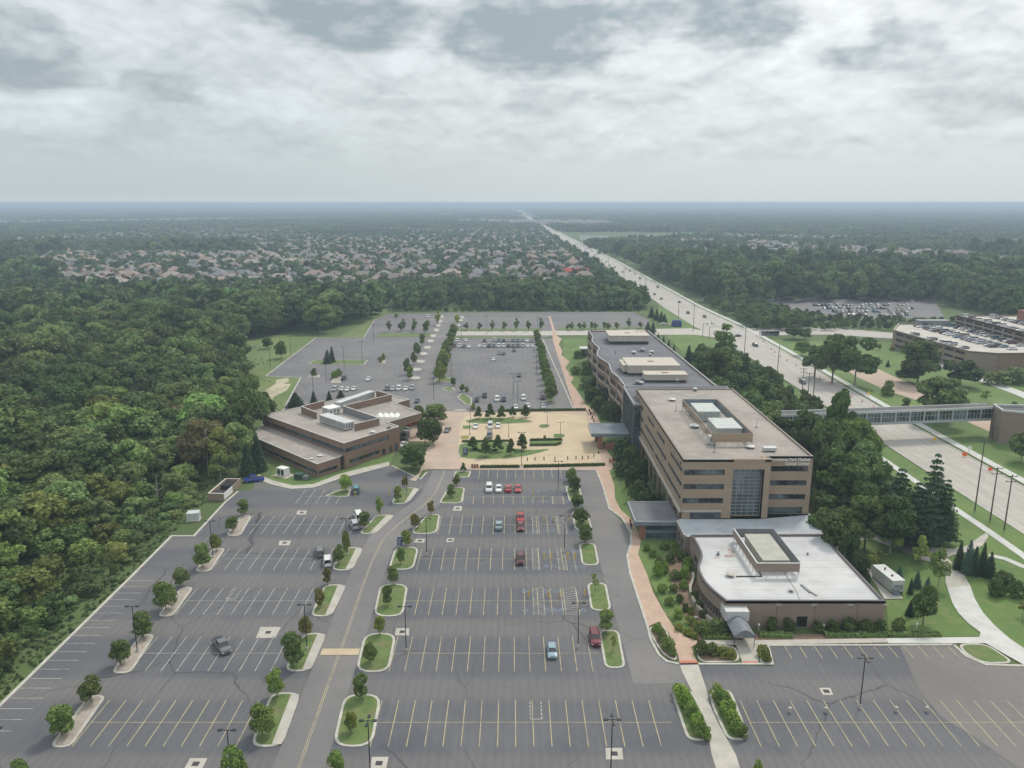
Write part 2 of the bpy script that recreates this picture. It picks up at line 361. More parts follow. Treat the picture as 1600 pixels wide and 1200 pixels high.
flat('tactile_strip',[(1062,1033),(1089,1033),(1090,1037),(1063,1037)],.14,'tactile')
flat('tactile_strip',[(1160,1034),(1184,1034),(1185,1037),(1161,1037)],.14,'tactile')
# crossing and concrete walks
flat('concrete_footpath',[(1062,1040),(1091,1039),(1104,1078),(1108,1100),(1122,1130),(1137,1157),(1150,1180),(1165,1230),(1128,1230),(1112,1180),(1105,1140),(1095,1110),(1080,1078),(1068,1055)],.06,'concrete')
flat('pavement',[(1092,1001),(1200,1001),(1385,998),(1388,1005),(1200,1008),(1184,1009),(1185,1037),(1160,1037),(1150,1009),(1094,1007)],.13,'concrete')
flat('pavement',[(1385,998),(1530,996),(1532,989),(1527,985),(1512,974),(1497,958),(1488,943),(1480,919),(1516,916),(1523,936),(1536,958),(1554,978),(1578,999),(1640,1040),(1660,1070),(1600,1040),(1540,1006),(1388,1006)],.12,'white_concrete')
flat('garden_path',[(1480,919),(1477,908),(1479,893),(1470,884),(1448,877),(1440,875),(1395,856),(1362,843),(1340,846),(1330,862),(1322,860),(1318,838),(1326,824),(1345,826),(1385,837),(1424,849),(1452,856),(1488,858),(1512,853),(1532,838),(1541,833),(1545,838),(1535,853),(1515,862),(1490,867),(1480,872),(1506,899),(1516,916)],.10,'concrete')
sw=gp([(1180,582),(1200,596),(1237,621),(1290,655),(1360,705),(1382,719),(1452,767),(1477,785),(1540,827),(1600,869),(1680,930)])
struct('pavement',MB().strip(sw,2.2,.08),'white_concrete')
struct('pavement',MB().strip(gp([(1545,868),(1570,873),(1600,886),(1660,905)]),1.8,.08),'white_concrete')
# ---- main road
rl=[(137.5,60),(137.5,300),(138.5,420),(136,520),(133,610),(134,800),(134,1100),(128,1500),(121,1900),(110,2760),(95,4500),(82,6800),(75,9000)]
rw=[21,21,24,30,27,24,23,23,24,26,30,34,36]
mb=MB(); mk=MB(); sr=MB()
for i in range(len(rl)-1):
    a,b_=rl[i],rl[i+1]; A,B=rw[i]/2,rw[i+1]/2
    mb.quad((a[0]-A,a[1],.02),(a[0]+A,a[1],.02),(b_[0]+B,b_[1],.02),(b_[0]-B,b_[1],.02))
    if a[1]<2500:
        sr.quad((a[0]+A+1.6,a[1],.08),(a[0]+A+4.6,a[1],.08),(b_[0]+B+4.6,b_[1],.08),(b_[0]+B+1.6,b_[1],.08))
        for s in (-1,1): mb.quad((a[0]+s*A-.25,a[1],.12),(a[0]+s*A+.25,a[1],.12),(b_[0]+s*B+.25,b_[1],.12),(b_[0]+s*B-.25,b_[1],.12),1)
struct('main_road',mb,['road','kerb']); struct('pavement',sr,'white_concrete')
flat('cross_road',[(1100,516),(1130,508),(1170,514),(1240,512),(1300,512),(1392,520),(1640,528),(1640,537),(1392,529),(1300,523),(1240,523),(1190,526),(1150,530),(1115,527)],.04,'road')
# approach lane and drive by the parking garage
flat('garage_drive',[(1330,571),(1358,570),(1400,590),(1470,620),(1560,655),(1680,700),(1640,720),(1540,672),(1440,628),(1390,612),(1340,590),(1322,578)],.05,'pink_paving')
flat('pavement',[(1440,576),(1475,568),(1520,583),(1600,613),(1700,650),(1700,668),(1585,616),(1515,590),(1472,575)],.05,'white_concrete')
flat('remote_parking_lot',[(1195,466),(1460,466),(1475,495),(1380,500),(1300,492),(1210,482)],.03,'asphalt_far')
# ---- meadow, lawns, sand
flat('meadow',[(372,590),(368,545),(400,522),(492,527),(414,588),(470,590),(440,640),(405,650)],.0,'meadow')
flat('meadow',[(566,527),(584,500),(606,490),(604,470),(590,470),(580,500),(540,520),(530,527)],.0,'meadow')
for p in ([(432,594),(450,590),(452,596),(436,604),(424,612),(430,603)],[(412,612),(430,600),(455,600),(448,610),(428,620),(424,632),(408,630)],[(405,640),(425,634),(424,650),(404,652)]): flat('sand_patch',p,.03,'sand',sm=0)
flat('lawn',[(880,530),(918,530),(918,560),(930,620),(975,680),(960,722),(940,700),(935,665),(915,632),(897,615),(880,570)],.0,'lawn')
flat('lawn',[(1085,523),(1040,523),(1075,560),(1150,640),(1268,760),(1320,860),(1385,940),(1390,998),(1527,994),(1640,1040),(1700,1000),(1600,834),(1290,637),(1170,562),(1120,530)],-.02,'lawn')
flat('lawn',[(952,735),(1000,735),(1060,830),(1080,900),(1130,1000),(1094,1003),(1040,960),(997,867),(1003,840),(960,780)],.0,'lawn')
flat('lawn',[(1187,530),(1392,535),(1640,545),(1800,700),(1660,790),(1437,668),(1300,590)],-.02,'lawn')
flat('lawn',[(1050,513),(1110,513),(1060,488),(1030,475),(1020,495)],-.02,'lawn')
flat('lawn',[(415,757),(450,700),(540,735),(620,700),(610,724),(530,742),(490,757),(455,759)],.0,'lawn')
# planting beds
flat('planting_bed',[(1062,850),(1082,900),(1120,960),(1140,1000),(1088,1000),(1060,940),(1045,900),(1040,865)],.03,'mulch')
flat('planting_bed',[(1200,992),(1388,990),(1388,999),(1200,1000),(1100,1000),(1105,985)],.03,'mulch')
for p in ([(1013,980),(1036,975),(1057,1018),(1058,1035),(1036,1024),(1020,1000)],[(1084,1008),(1150,1010),(1158,1035),(1092,1036)],[(1186,1010),(1200,1010),(1207,1037),(1187,1037)]):
    mb=MB(); q=round_poly(gp(p),2.0); mb.prism(q,.02,.16,0); mb.sheet(inset(q,.35),.18,1); struct('planting_bed',mb,['kerb','mulch'])
flat('ramp',[(1162,1008),(1184,1008),(1170,985),(1158,985)],.14,'concrete')
# ---- kerbs round the lots
mb=MB()
def kerb(pts,px=True,w_=.5): mb.strip(gp(pts) if px else pts,w_,.0,.16)
kerb([(-83.6,70),(-83.6,157.3)]+gp([(268,838),(303,838),(352,785),(372,768)]),False,.6)
kerb([(400,748),(425,757),(455,764),(490,762),(530,748),(608,728)])
kerb([(612,728),(657,749),(667,738)])
kerb([(415,588),(493,528),(568,528),(585,500),(608,491)]); kerb([(415,588),(470,590),(440,645)])
kerb([(897,641),(848,530)]); kerb([(1010,488),(700,488)]); kerb([(1490,1008),(1510,1026),(1540,1039),(1600,1041)],True,.6)
kerb([(932,736),(942,760),(952,795),(972,810),(986,832),(986,850),(980,870),(985,897),(1012,980),(1017,1000),(1030,1024),(1042,1034),(1061,1038)])
kerb([(1091,1038),(1207,1038),(1200,1009),(1490,1008)])
struct('kerb',mb,'kerb')
flat('pavement',[(404,742),(428,752),(458,759),(490,757),(528,742),(560,733),(608,722),(609,727),(530,748),(490,762),(455,764),(425,757),(399,748)],.12,'concrete')
# ---- painted lines
ml=MB(); W_=.13
def px2x(px,Y):  # survey column at row distance Y
    return (px-800)/F*(Y*cos(TH)+H*sin(TH))
def rowlines(Y,xa,xb,half=5.6,mi=0,off=0.0,centre=True,ends=(1,1)):
    a,b=px2x(xa,Y),px2x(xb,Y); n=int((b-a)/2.75)
    for i in range(n+1):
        x=a+off+i*2.75
        if x>b: break
        ml.box(x-W_/2,Y-half*ends[0],.03,x+W_/2,Y+half*ends[1],.05,mi,False)
    if centre: ml.box(a,Y-.05,.03,b,Y+.05,.052,mi,False)
Y0=[107.9,127.3,146.5,166.0,185.6,205.2]
xl=[143,225,292,345,385,470]; xm=[(392),(443),(488),(520),(560),(545)]
for k in range(6): rowlines(Y0[k],xl[k],xm[k],mi=1 if k else 0)
xr=[588,615,632,655,687,725]; xe=[1050,935,920,900,885,880]
for k in range(6): rowlines(Y0[k],xr[k],xe[k],mi=0,ends=(1,1) if k<5 else (1,.0))
rowlines(88.6,100,520); rowlines(88.6,560,1100)
rowlines(225,735,885,5.2,0,centre=False)
rowlines(107.9,1172,1720); rowlines(128.6,1222,1490,0.1,0,centre=False); rowlines(131.0,1222,1490,5.2,0,centre=False,ends=(1,0))
Y=96.
y=92.
while y<157:
    ml.box(-83.2,y,.03,-77.8,y+.12,.05,1,False); y+=2.75
# wheelchair bays: diagonal hatching, blue-white symbols
for k,cols in ((2,((833,850),(878,902))),(3,((832,842),(872,884))),(4,((832,842),(870,884))),(5,((862,880),))):
    Y=Y0[k]
    for a,b in cols:
        xa,xb=px2x(a,Y),px2x(b,Y)
        for s in (-1,1):
            if k==5 and s>0: continue
            for i in range(6):
                y=Y+s*(.4+i*.9)
                ml.quad((xa,y,.055),(xb,y+.9*s,.055),(xb,y+.9*s+.14,.055),(xa,y+.14,.055),1)
            ml.box(xa-.06,min(Y,Y+s*5.6),.04,xa+.06,max(Y,Y+s*5.6),.058,1,False); ml.box(xb-.06,min(Y,Y+s*5.6),.04,xb+.06,max(Y,Y+s*5.6),.058,1,False)
    for px in range(820,910,11):
        if any(a-3<px<b+3 for a,b in cols): continue
        x=px2x(px,Y)
        for s in (-1,1): 
            yc=Y+s*3.9
            ml.strip([(x+.55*cos(t*pi/3),yc+.55*sin(t*pi/3)) for t in range(6)],.14,.05,closed=True,mi=2); ml.box(x-.08,yc+.2,.04,x+.08,yc+.95,.06,2,False)
for k,px in ((0,838),(2,358)):
    x=px2x(px,Y0[k]); yy=Y0[k]
    for dx_ in (-.9,.9): 
        for i in range(5): ml.box(x+dx_-.09,yy+.8+i*.95,.04,x+dx_+.09,yy+1.4+i*.95,.056,1,False)
    ml.box(x-.9,yy+.7,.04,x+.9,yy+.85,.056,1,False)
# double yellow line down the access road, stop bars, brick crossing
d2=smooth_poly(drv,2,False)
for s in (-.16,.16): ml.strip([(p[0]+s,p[1]) for p in d2],.1,.05)
ml.quad((*G(708,640),.06),(*G(728,640),.06),(*G(728,642),.06),(*G(708,642),.06),1)
for i in range(7):
    a=G(693+i*3.7,690); ml.box(a[0]-.25,a[1]-.9,.07,a[0]+.25,a[1]+.9,.085,1,False)
# upper lots
for Yr,a,b,m_ in ((318,742,860,3),(337,738,858,3),(356,735,855,3),(375.5,731,852,3),(395,728,849,3),(414,725,846,3),(433,722,843,3),(452,720,842,3),
                 (340,560,650,3),(360,565,655,3),(380,570,655,3),(400,585,655,3),(420,590,655,3),(440,595,655,3),(505,720,845,3),(530,722,845,3),(552,722,845,3),(505,600,680,3),(530,605,680,3),(552,612,680,3),(505,875,1005,3),(530,875,1003,3),(552,875,1000,3)):
    rowlines(Yr,a,b,5.4,m_)
for lane in (-7.2,-3.6,0,3.6,7.2):
    y=100.
    while y<1600:
        x=137.5+lane
        if y>430: x=137.5+lane-(min(y,610)-430)*.02
        if lane==0 or True: ml.box(x-.07,y,.03,x+.07,y+3,.05,1,False)
        y+=12
struct('painted_parking_lines',ml,['paint_yellow','paint_white','paint_blue','paint_faint'])
flat('brick_crossing',[(504,1014),(563,1014),(560,1024),(500,1024)],.06,'sand_paving')
# ================================================================ drains
ndr=0
mat('grate',(.05,.05,.05))
for q,lab in (([(297,1185),(324,1185),(315,1203),(287,1203)],'concrete drain square cut by the bottom edge, left of the access road'),
 ([(407,980),(439,980),(430,997),(400,997)],'pale concrete square with a drain grate right of the dark crossover car'),
 ([(619,982),(639,982),(639,993),(617,993)],'small concrete drain square behind the second all-grass island'),
 ([(581,1183),(607,1183),(603,1203),(578,1203)],'concrete drain square beside a lamp post below the largest grass island'),
 ([(946,1169),(972,1169),(974,1187),(947,1187)],'concrete drain square in the bottom aisle left of the concrete footpath crossing'),
 ([(1280,1075),(1297,1075),(1302,1086),(1286,1086)],'rust-stained concrete drain square in the right-hand parking area'),
 ([(465,798),(480,798),(478,804),(463,804)],'concrete drain square in the aisle nearest the brick building on the left'),
 ([(437,845),(455,845),(452,852),(435,852)],'concrete drain square in the left lot left of the dark and white parked pair'),
 ([(710,791),(722,791),(721,798),(707,798)],'concrete drain square below the row of white and red cars'),
 ([(650,842),(665,842),(662,848),(647,848)],'concrete drain square beside the blue wayfinding sign'),
 ([(699,841),(710,841),(708,847),(697,847)],'concrete drain square left of the light blue sedan')):
    p=gp(q); t=thing('storm_drain',lab,'drain',(*p[0],0)); o0=p[0]
    L=[(a-o0[0],b-o0[1]) for a,b in p]; part('concrete_pad',MB().prism(L,.0,.05),'concrete',t)
    c=(sum(a for a,b in L)/4,sum(b for a,b in L)/4); gb=MB().box(c[0]-.5,c[1]-.45,.03,c[0]+.5,c[1]+.45,.07)
    part('grate',gb,'grate',t)
# ================================================================ islands
def island(q,lab,kind='grass',r=1.8,grp=None,cw=None):
    p=round_poly(gp(q),r); o0=(sum(a for a,b in p)/len(p),sum(b for a,b in p)/len(p)); L=[(a-o0[0],b-o0[1]) for a,b in p]
    t=thing('parking_island',lab,'traffic island',(*o0,0),0,grp)
    part('kerb',MB().prism(L,.0,.16),'kerb',t)
    part('gravel_bed' if kind=='gravel' else 'grass_bed',MB().sheet(inset(L,.45 if kind!='thin' else .2),.185),'gravel' if kind=='gravel' else 'island_grass',t)
    if cw:
        L2=gp(cw); part('concrete_strip',MB().sheet([(a-o0[0],b-o0[1]) for a,b in L2],.2),'concrete',t)
    return t
ordn=['nearest','second','third','fourth','farthest']
GL=[[(76,1169),(110,1169),(167,1087),(139,1087)],[(172,1053),(204,1053),(243,992),(220,992)],[(245,964),(270,964),(303,918),(283,918)],[(303,894),(328,894),(353,857),(333,857)],[(352,838),(376,838),(394,806),(376,806)]]
for q,o_ in zip(GL,ordn): island(q,f'gravel-topped parking island, {o_} of the five along the left edge of the lot','gravel',2.4,'gravel islands along the left edge')
GM=[([(390,1168),(440,1168),(471,1083),(424,1083)],[(424,1166),(440,1164),(468,1086),(455,1086)]),
 ([(443,1050),(485,1050),(511,990),(475,990)],[(472,1048),(485,1047),(509,992),(496,992)]),
 ([(484,964),(518,964),(542,914),(507,914)],[(508,962),(518,961),(540,916),(528,916)]),
 ([(517,892),(550,892),(568,856),(535,856)],[(540,890),(550,889),(566,858),(556,858)]),
 ([(560,835),(586,835),(618,805),(588,805),(572,822)],[(578,833),(588,832),(616,806),(604,806)])]
for (q,c),o_ in zip(GM,ordn): island(q,f'grass island with concrete strip on its right, {o_} of the five left of access road','g',2.2,'islands left of the access road',c)
island([(611,788),(634,788),(656,764),(638,762),(623,765)],'small grassy island with concrete strip, in front of the brick building','g',1.6,None,[(632,786),(640,784),(655,765),(647,763)])
island([(506,776),(545,777),(549,764),(530,766)],'narrow sliver-shaped grass island near the brick building, with a bright green tree','g',1.2)
GRt=[[(519,1168),(582,1168),(597,1085),(538,1085)],[(555,1051),(608,1051),(620,990),(570,990)],[(583,964),(630,964),(638,913),(594,913)],[(606,891),(646,891),(655,855),(618,855)],[(639,835),(683,835),(688,804),(668,804)]]
for q,o_ in zip(GRt,ordn): island(q,f'rounded all-grass parking island, {o_} of the five right of the access road','g',3.0,'grass islands right of the access road')
island([(685,787),(722,787),(727,762),(701,762)],'grass island beside the parked white cars, with a round green tree','g',2.0)
island([(708,746),(732,747),(737,737),(712,736)],'smallest grass island, at the plaza corner of the front lot','g',1.2)
island([(945,1045),(978,1045),(967,985),(935,985)],'grass island beside the dark red SUV','g',2.6)
island([(923,955),(956,955),(947,911),(917,911)],'grass island with a spindly young tree right of the hatched disabled bays','g',2.4)
island([(909,884),(937,884),(930,849),(904,849)],'grass island with broad pale kerb, third from the plaza hedge','g',2.2)
island([(898,829),(926,828),(918,799),(893,799)],'grass island nearly covered by dark tree crowns, second from the plaza hedge','g',2.0)
island([(889,784),(911,784),(906,760),(883,760)],'grass island at the far end of the right column, close to the plaza hedge','g',1.6)
island([(1074,1158),(1110,1158),(1108,1130),(1081,1078),(1048,1080)],'shrub-filled island left of the concrete footpath crossing','g',3.0)
island([(1137,1158),(1172,1156),(1142,1078),(1107,1078),(1112,1105)],'shrub-filled island right of the concrete footpath crossing','g',3.0)
island([(1494,1007),(1540,1006),(1587,1037),(1540,1038),(1512,1026)],'wedge-shaped lawn island beside the wide white path at the right','g',2.0)
island([(481,569),(493,562.6),(575,562.6),(569,570.5)],'long grass island with conical trees in the empty upper left lot','g',1.5)
island([(590,568.5),(595,562),(604,562),(601,568.5)],'tiny kerbed island with yellowish shrubs in the upper left lot','gravel',1.0)
island([(516,599),(524,588),(534,588),(532,599)],'pale kerbed island with round shrubs beside a dark parked car in the upper left lot','gravel',1.4)
island([(481,590),(483,586),(500,586),(500,590)],'thin kerbed strip with one dark round bush in the upper left lot','gravel',.8)
island([(677,598),(686,588),(702,590),(708,596),(692,597)],'grass island at the bend of the upper access road','g',1.5)
island([(690,607),(705,604),(712,610),(700,612)],'short grass island with one conical tree at the lower end of the upper lot','g',1.2)
island([(714,621),(722,614),(737,622),(737,634),(727,632)],'leaf-shaped grass island at the lower left corner of the upper middle lot','g',1.5)
# plaza lawns
def lawnbed(q,lab,sm=1,m='lawn'):
    p=gp(q); p=smooth_poly(p,sm); o0=p[0]; L=[(a-o0[0],b-o0[1]) for a,b in p]
    t=thing('lawn_bed',lab,'flower bed',(*o0,0)); part('kerb',MB().prism(L,.05,.15),'concrete',t); part('grass_bed',MB().sheet(inset(L,.2),.17),m,t)
lawnbed([(722,660),(747,653),(791,653),(842,659),(808,662),(757,663)],'lens-shaped lawn with five trees at the top of the plaza')
lawnbed([(722,665.6),(737,664.7),(736,670.5),(723,670.5)],'small square lawn at the left end of the plaza, left of the white cars',0)
lawnbed([(841,665),(848,663),(861,664),(857,669),(843,669)],'small oval lawn around a lamp post in the plaza')
lawnbed([(864,678),(880,678.5),(884,681),(880,684.5),(864,684.5)],'small tongue-shaped lawn above the hedged bed in the plaza')
lawnbed([(827,688),(881,687),(878,694),(867,697.4),(827,698)],'plaza lawn bed framed by clipped hedges',0)
lawnbed([(718,690),(793,690),(796,700),(825,704),(866,701),(838,709.5),(808,715.5),(766,718),(732,717.5),(715,713)],'largest plaza lawn, carrying a curved row of five dark trees')
mat('flower_yellow',(.32,.25,.04),(.15,.18,.03),scale=2)
lawnbed([(719,681.6),(734,681),(733,686.5),(720,686.8)],'small bed of yellow flowers at the left end of the plaza',0,'flower_yellow')
# verge strips and pads of the upper lots
for q in ([(592,521),(676,521),(674,526.5),(590,526.5)],[(706,525),(846,525),(847,528),(706,528)],[(712,514),(845,513),(845,516.5),(710,517)],[(872,512),(1005,511),(1005,515),(874,516)]):
    flat('grass_verge',q,.08,'island_grass')
flat('grass_verge',[(700,525),(708,515),(712,520),(700,555),(694,590),(680,590),(690,550)],.08,'island_grass')
flat('grass_verge',[(835,520),(841,520),(850,555),(866,628),(855,628),(843,570)],.08,'island_grass')
for i,(x,y) in enumerate(((690,495),(688,502),(685,508.5),(682,516),(677,525),(673,533),(668,543),(662,553),(657.6,565),(651.5,577.6),(649,591))):
    s=3.2+ (y-495)*.055; flat('concrete_pad',[(x-s,y-2.2),(x+s,y-2.2),(x+s*.8,y+2.4),(x-s*.9,y+2.4)],.14,'concrete',sm=1)
for x,y in ((722,496),(720,501),(717,508)): flat('concrete_pad',[(x-4,y-1.6),(x+4,y-1.6),(x+3,y+1.8),(x-4,y+1.8)],.14,'concrete',sm=1)
# ================================================================ building materials
mat('tan_panel',(.37,.282,.205),(.335,.255,.185),scale=.12,c3=(.27,.20,.148),s3=1.5,f3=.3,stretch=(1,1,6))
mat('brown_brick',(.250,.168,.122),(.212,.142,.104),scale=.15,c3=(.25,.15,.105),s3=1.8,f3=.4,stretch=(1,1,5))
mat('low_brick',(.275,.215,.172),(.245,.19,.152),scale=.15,c3=(.28,.21,.17),s3=1.5,f3=.35,stretch=(1,1,5))
mat('red_brick',(.28,.13,.09),(.22,.10,.07),scale=.3,c3=(.30,.17,.12),s3=3,f3=.4)
mat('gravel_roof',(.335,.30,.27),(.265,.235,.212),scale=.07,c3=(.38,.345,.32),s3=.3,f3=.6,detail=6)
mat('dark_roof',(.115,.115,.13),(.15,.15,.165),scale=.06,c3=(.19,.19,.2),s3=.2,f3=.4,detail=6)
mat('white_roof',(.55,.55,.545),(.47,.48,.485),scale=.08,c3=(.40,.385,.37),s3=.22,f3=.5,detail=7)
mat('pale_roof',(.46,.49,.52),(.36,.39,.42),scale=.12,c3=(.3,.32,.34),s3=.5,f3=.4,detail=6)
mat('cream_metal',(.52,.47,.40),(.46,.415,.35),scale=.3,stretch=(3,3,.2))
mat('grey_metal',(.22,.23,.24),(.18,.19,.20),scale=.4,rough=.5)
mat('blue_grey_metal',(.20,.24,.28),(.16,.19,.23),scale=.4,rough=.45)
mat('light_metal',(.55,.56,.55),(.48,.49,.48),scale=.5,rough=.5)
mat('green_white_metal',(.47,.50,.47),(.39,.42,.40),scale=.6,rough=.5)
mat('parapet_cap',(.50,.48,.44),rough=.6)
mat('dark_cap',(.06,.06,.07),rough=.5)
mat('stone_band',(.50,.46,.40),(.44,.40,.35),scale=.4)
mat('frame',(.10,.105,.11),rough=.5)
mat('light_frame',(.36,.38,.40),rough=.5)
mat('white_paint',(.75,.75,.72),rough=.5)
mat('rust',(.25,.12,.07),(.18,.1,.07),scale=1)
mat('blue_sign',(.02,.04,.16),rough=.4)
mat('orange',(.75,.16,.03),rough=.6)
mat('yellow',(.70,.45,.03),rough=.6)
mat('black_metal',(.02,.02,.022),rough=.4)
mat('galvanised',(.20,.21,.22),(.15,.16,.17),scale=1,rough=.5)
mat('wood_pole',(.13,.11,.095),(.10,.085,.075),scale=2)
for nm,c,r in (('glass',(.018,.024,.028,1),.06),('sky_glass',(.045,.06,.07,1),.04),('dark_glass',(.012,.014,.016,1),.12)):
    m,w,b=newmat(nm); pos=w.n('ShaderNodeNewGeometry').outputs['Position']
    w.put(b.inputs['Base Color'],w.mix(w.ss(w.noise(pos,.22,3),.4,.62),c,tuple(q*(6 if nm=='glass' else 2.6) for q in c[:3])+(1,))); b.inputs['Roughness'].default_value=r; b.inputs['Specular IOR Level'].default_value=.8  # reflections and blinds painted into the glass colour as lighter noise patches
# ================================================================ facade tool
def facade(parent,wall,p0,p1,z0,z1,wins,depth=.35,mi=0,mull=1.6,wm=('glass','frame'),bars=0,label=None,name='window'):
    dx,dy=p1[0]-p0[0],p1[1]-p0[1]; L=hypot(dx,dy); ex,ey=dx/L,dy/L; nx,ny=ey,-ex
    P=lambda u,z,d=0:(p0[0]+ex*u-nx*d,p0[1]+ey*u-ny*d,z)
    us=sorted({0,L,*[min(max(q,0),L) for w_ in wins for q in w_[:2]]}); zs=sorted({z0,z1,*[q for w_ in wins for q in w_[2:4]]})
    for i in range(len(us)-1):
        for j in range(len(zs)-1):
            cu,cz=(us[i]+us[i+1])/2,(zs[j]+zs[j+1])/2
            if any(a<cu<b and c<cz<d for a,b,c,d in wins): continue
            wall.quad(P(us[i],zs[j]),P(us[i+1],zs[j]),P(us[i+1],zs[j+1]),P(us[i],zs[j+1]),mi)
    for a,b,c,d in wins:
        for q in ((P(a,c),P(b,c),P(b,c,depth),P(a,c,depth)),(P(b,d),P(a,d),P(a,d,depth),P(b,d,depth)),(P(a,d),P(a,c),P(a,c,depth),P(a,d,depth)),(P(b,c),P(b,d),P(b,d,depth),P(b,c,depth))): wall.quad(*q,mi)
        w_=MB(); w_.quad(P(a,c,depth),P(b,c,depth),P(b,d,depth),P(a,d,depth),0)
        n=max(1,int((b-a)/mull)) if mull else 0
        def bar(u0,u1,za,zb):
            q=[P(u0,0,depth-.10)[:2],P(u1,0,depth-.10)[:2],P(u1,0,depth)[:2],P(u0,0,depth)[:2]]; w_.prism(q,za,zb,1,bot=True)
        for i in range(1,n): u_=a+(b-a)*i/n; bar(u_-.05,u_+.05,c,d)
        bar(a,b,c,c+.08); bar(a,b,d-.08,d)
        for i in range(1,bars+1): zz=c+(d-c)*i/(bars+1); bar(a,b,zz-.06,zz+.06)
        part(name,w_,list(wm),parent,label=label)
def parapet(pts,z0,z1,t,mb,mi=0): mb.strip(inset(pts,t/2),t,z0,z1,mi,True)
def local(pts,o): return [(a-o[0],b-o[1]) for a,b in pts]
def rooftop_unit(loc,lx,ly,h,lab,m='green_white_metal',rot=0,grp=None,par=None):
    t=thing('rooftop_unit',lab,'air handler',loc,rot,grp) if par is None else link('rooftop_unit',None,par,loc,rot)
    b=MB(); b.box(-lx/2,-ly/2,.3,lx/2,ly/2,h); b.box(-lx/2-.12,-ly/2-.12,h,lx/2+.12,ly/2+.12,h+.1)
    part('casing',b,m,t)
    b=MB()
    for i in range(int(lx/.5)): b.box(-lx/2+.2+i*.5,-ly/2-.06,.7,-lx/2+.32+i*.5,-ly/2+.0,h-.3)
    for i in range(3): b.box(lx/2,-ly/2+.3+i*ly/3.2,.8,lx/2+.06,-ly/2+ly/4+i*ly/3.2,h-.4)
    part('vent_louvre',b,'grey_metal',t)
    b=MB(); b.box(-lx/2+.3,-ly/2+.3,.0,lx/2-.3,ly/2-.3,.3); part('base_frame',b,'black_metal',t)
    return t
# ---------------------------------------------------------------- office tower
T=thing('office_tower','tan five-storey office tower with recessed glass bay and bronze-grey gravel roof','building',(0,0,0))
X0,X1,YA,YB,HT=41.1,73.2,177.8,251.5,20.0
wl=MB()
rows=[(16.1,17.55),(12.5,13.9),(8.9,10.3)]
Lw=10.9
facade(T,wl,(X0,YA),(X0+Lw+1.2,YA),5.1,HT,[(.25,10.1,a,b) for a,b in rows]+[(.2,9.8,5.1,6.7)],.3)
wl.box(X0+.3,YA-.35,6.75,X0+9.8,YA-.003,7.25,1)
# recess side walls and glass bay
gx0,gx1,gy=X0+Lw+1.2,X0+19.6,YA+1.3
facade(T,wl,(gx0,gy),(gx1,gy),5.1,HT-2.4,[(.1,gx1-gx0-.1,5.3,HT-2.6)],.15,mull=1.25,wm=('sky_glass','light_frame'),bars=12,name='glass_wall')
wl.quad((gx0,YA,5.1),(gx0,gy,5.1),(gx0,gy,HT-2.4),(gx0,YA,HT-2.4)); wl.quad((gx1,gy,5.1),(gx1,YA,5.1),(gx1,YA,HT-2.4),(gx1,gy,HT-2.4))
wl.box(gx0,YA+.002,HT-2.4,gx1,gy+.3,HT)
wl.box(gx1,YA,5.1,gx1+1.5,YA+3.0,HT)
xr0=gx1+1.5; yr=YA+2.6
facade(T,wl,(xr0,yr),(X1,yr),5.1,HT,[(.9,X1-xr0-1.1,a,b) for a,b in rows]+[(.3,X1-xr0-1.6,5.1,6.9)],.35,mull=2.2)
# right side
facade(T,wl,(X1,yr),(X1,YB),0,HT,[(2,YB-yr-2,a,b) for a,b in rows]+[(2,YB-yr-2,5.0,6.6),(2,YB-yr-2,1,3)],.35,mull=3)
facade(T,wl,(X1,YB),(X0,YB),0,HT,[(2,30,a,b) for a,b in rows[:2]],.3,mull=3)
# left side, ribbons
Lf=YB-YA
w1=[]
def yl(a,b): return (YB-b,YB-a)
for a,b in ((178.8,193),(201,212),(217,228),(236,243)): w1.append((*yl(a,b),16.1,17.4))
for a,b in ((178.8,195),(198,232),(235,249)): w1.append((*yl(a,b),12.5,13.8))
for a,b in ((178.8,214),(216,250)): w1.append((*yl(a,b),8.9,10.2))
facade(T,wl,(X0,YB),(X0,YA),7.0,HT,w1,.3,mull=2.4)
for y in (180.6,244): wl.box(X0-.12,y-.5,18.0,X0,y+.5,18.5,2)
wl.box(X0-.55,YA,6.6,X0-.002,YB,7.1,1)
facade(T,wl,(X0+2.2,YB),(X0+2.2,YA),0,6.6,[(2+i*6,6.5+i*6,.8,5.2) for i in range(11)],.25,mull=1.5)
wl.quad((X0,YA,6.6),(X0,YB,6.6),(X0+2.2,YB,6.6),(X0+2.2,YA,6.6)); wl.quad((X0+2.2,YA,0),(X0,YA,0),(X0,YA,6.6),(X0+2.2,YA,6.6))
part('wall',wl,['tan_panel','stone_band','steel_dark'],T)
for i in range(11): 
    y=YA+1.5+i*7.0; part('column',MB().box(X0-.35,y-.3,0,X0+.25,y+.3,6.6),'tan_panel',T)
fl=MB(); fp_=[(X0,YA),(gx1+1.5,YA),(gx1+1.5,yr),(X1,yr),(X1,YB),(X0,YB)]
fl.sheet(inset(fp_,.2),HT-.35,0)
# gravel stains and seams
rf=part('roof',fl,'gravel_roof',T)
pp=MB(); parapet(fp_,HT-.5,HT+.02,.35,pp); pb=MB(); parapet(fp_,HT+.02,HT+.12,.42,pb)
part('parapet',pp,'tan_panel',T); mat('bronze_cap',(.20,.17,.145),rough=.5); part('parapet_cap',pb,'bronze_cap',T)
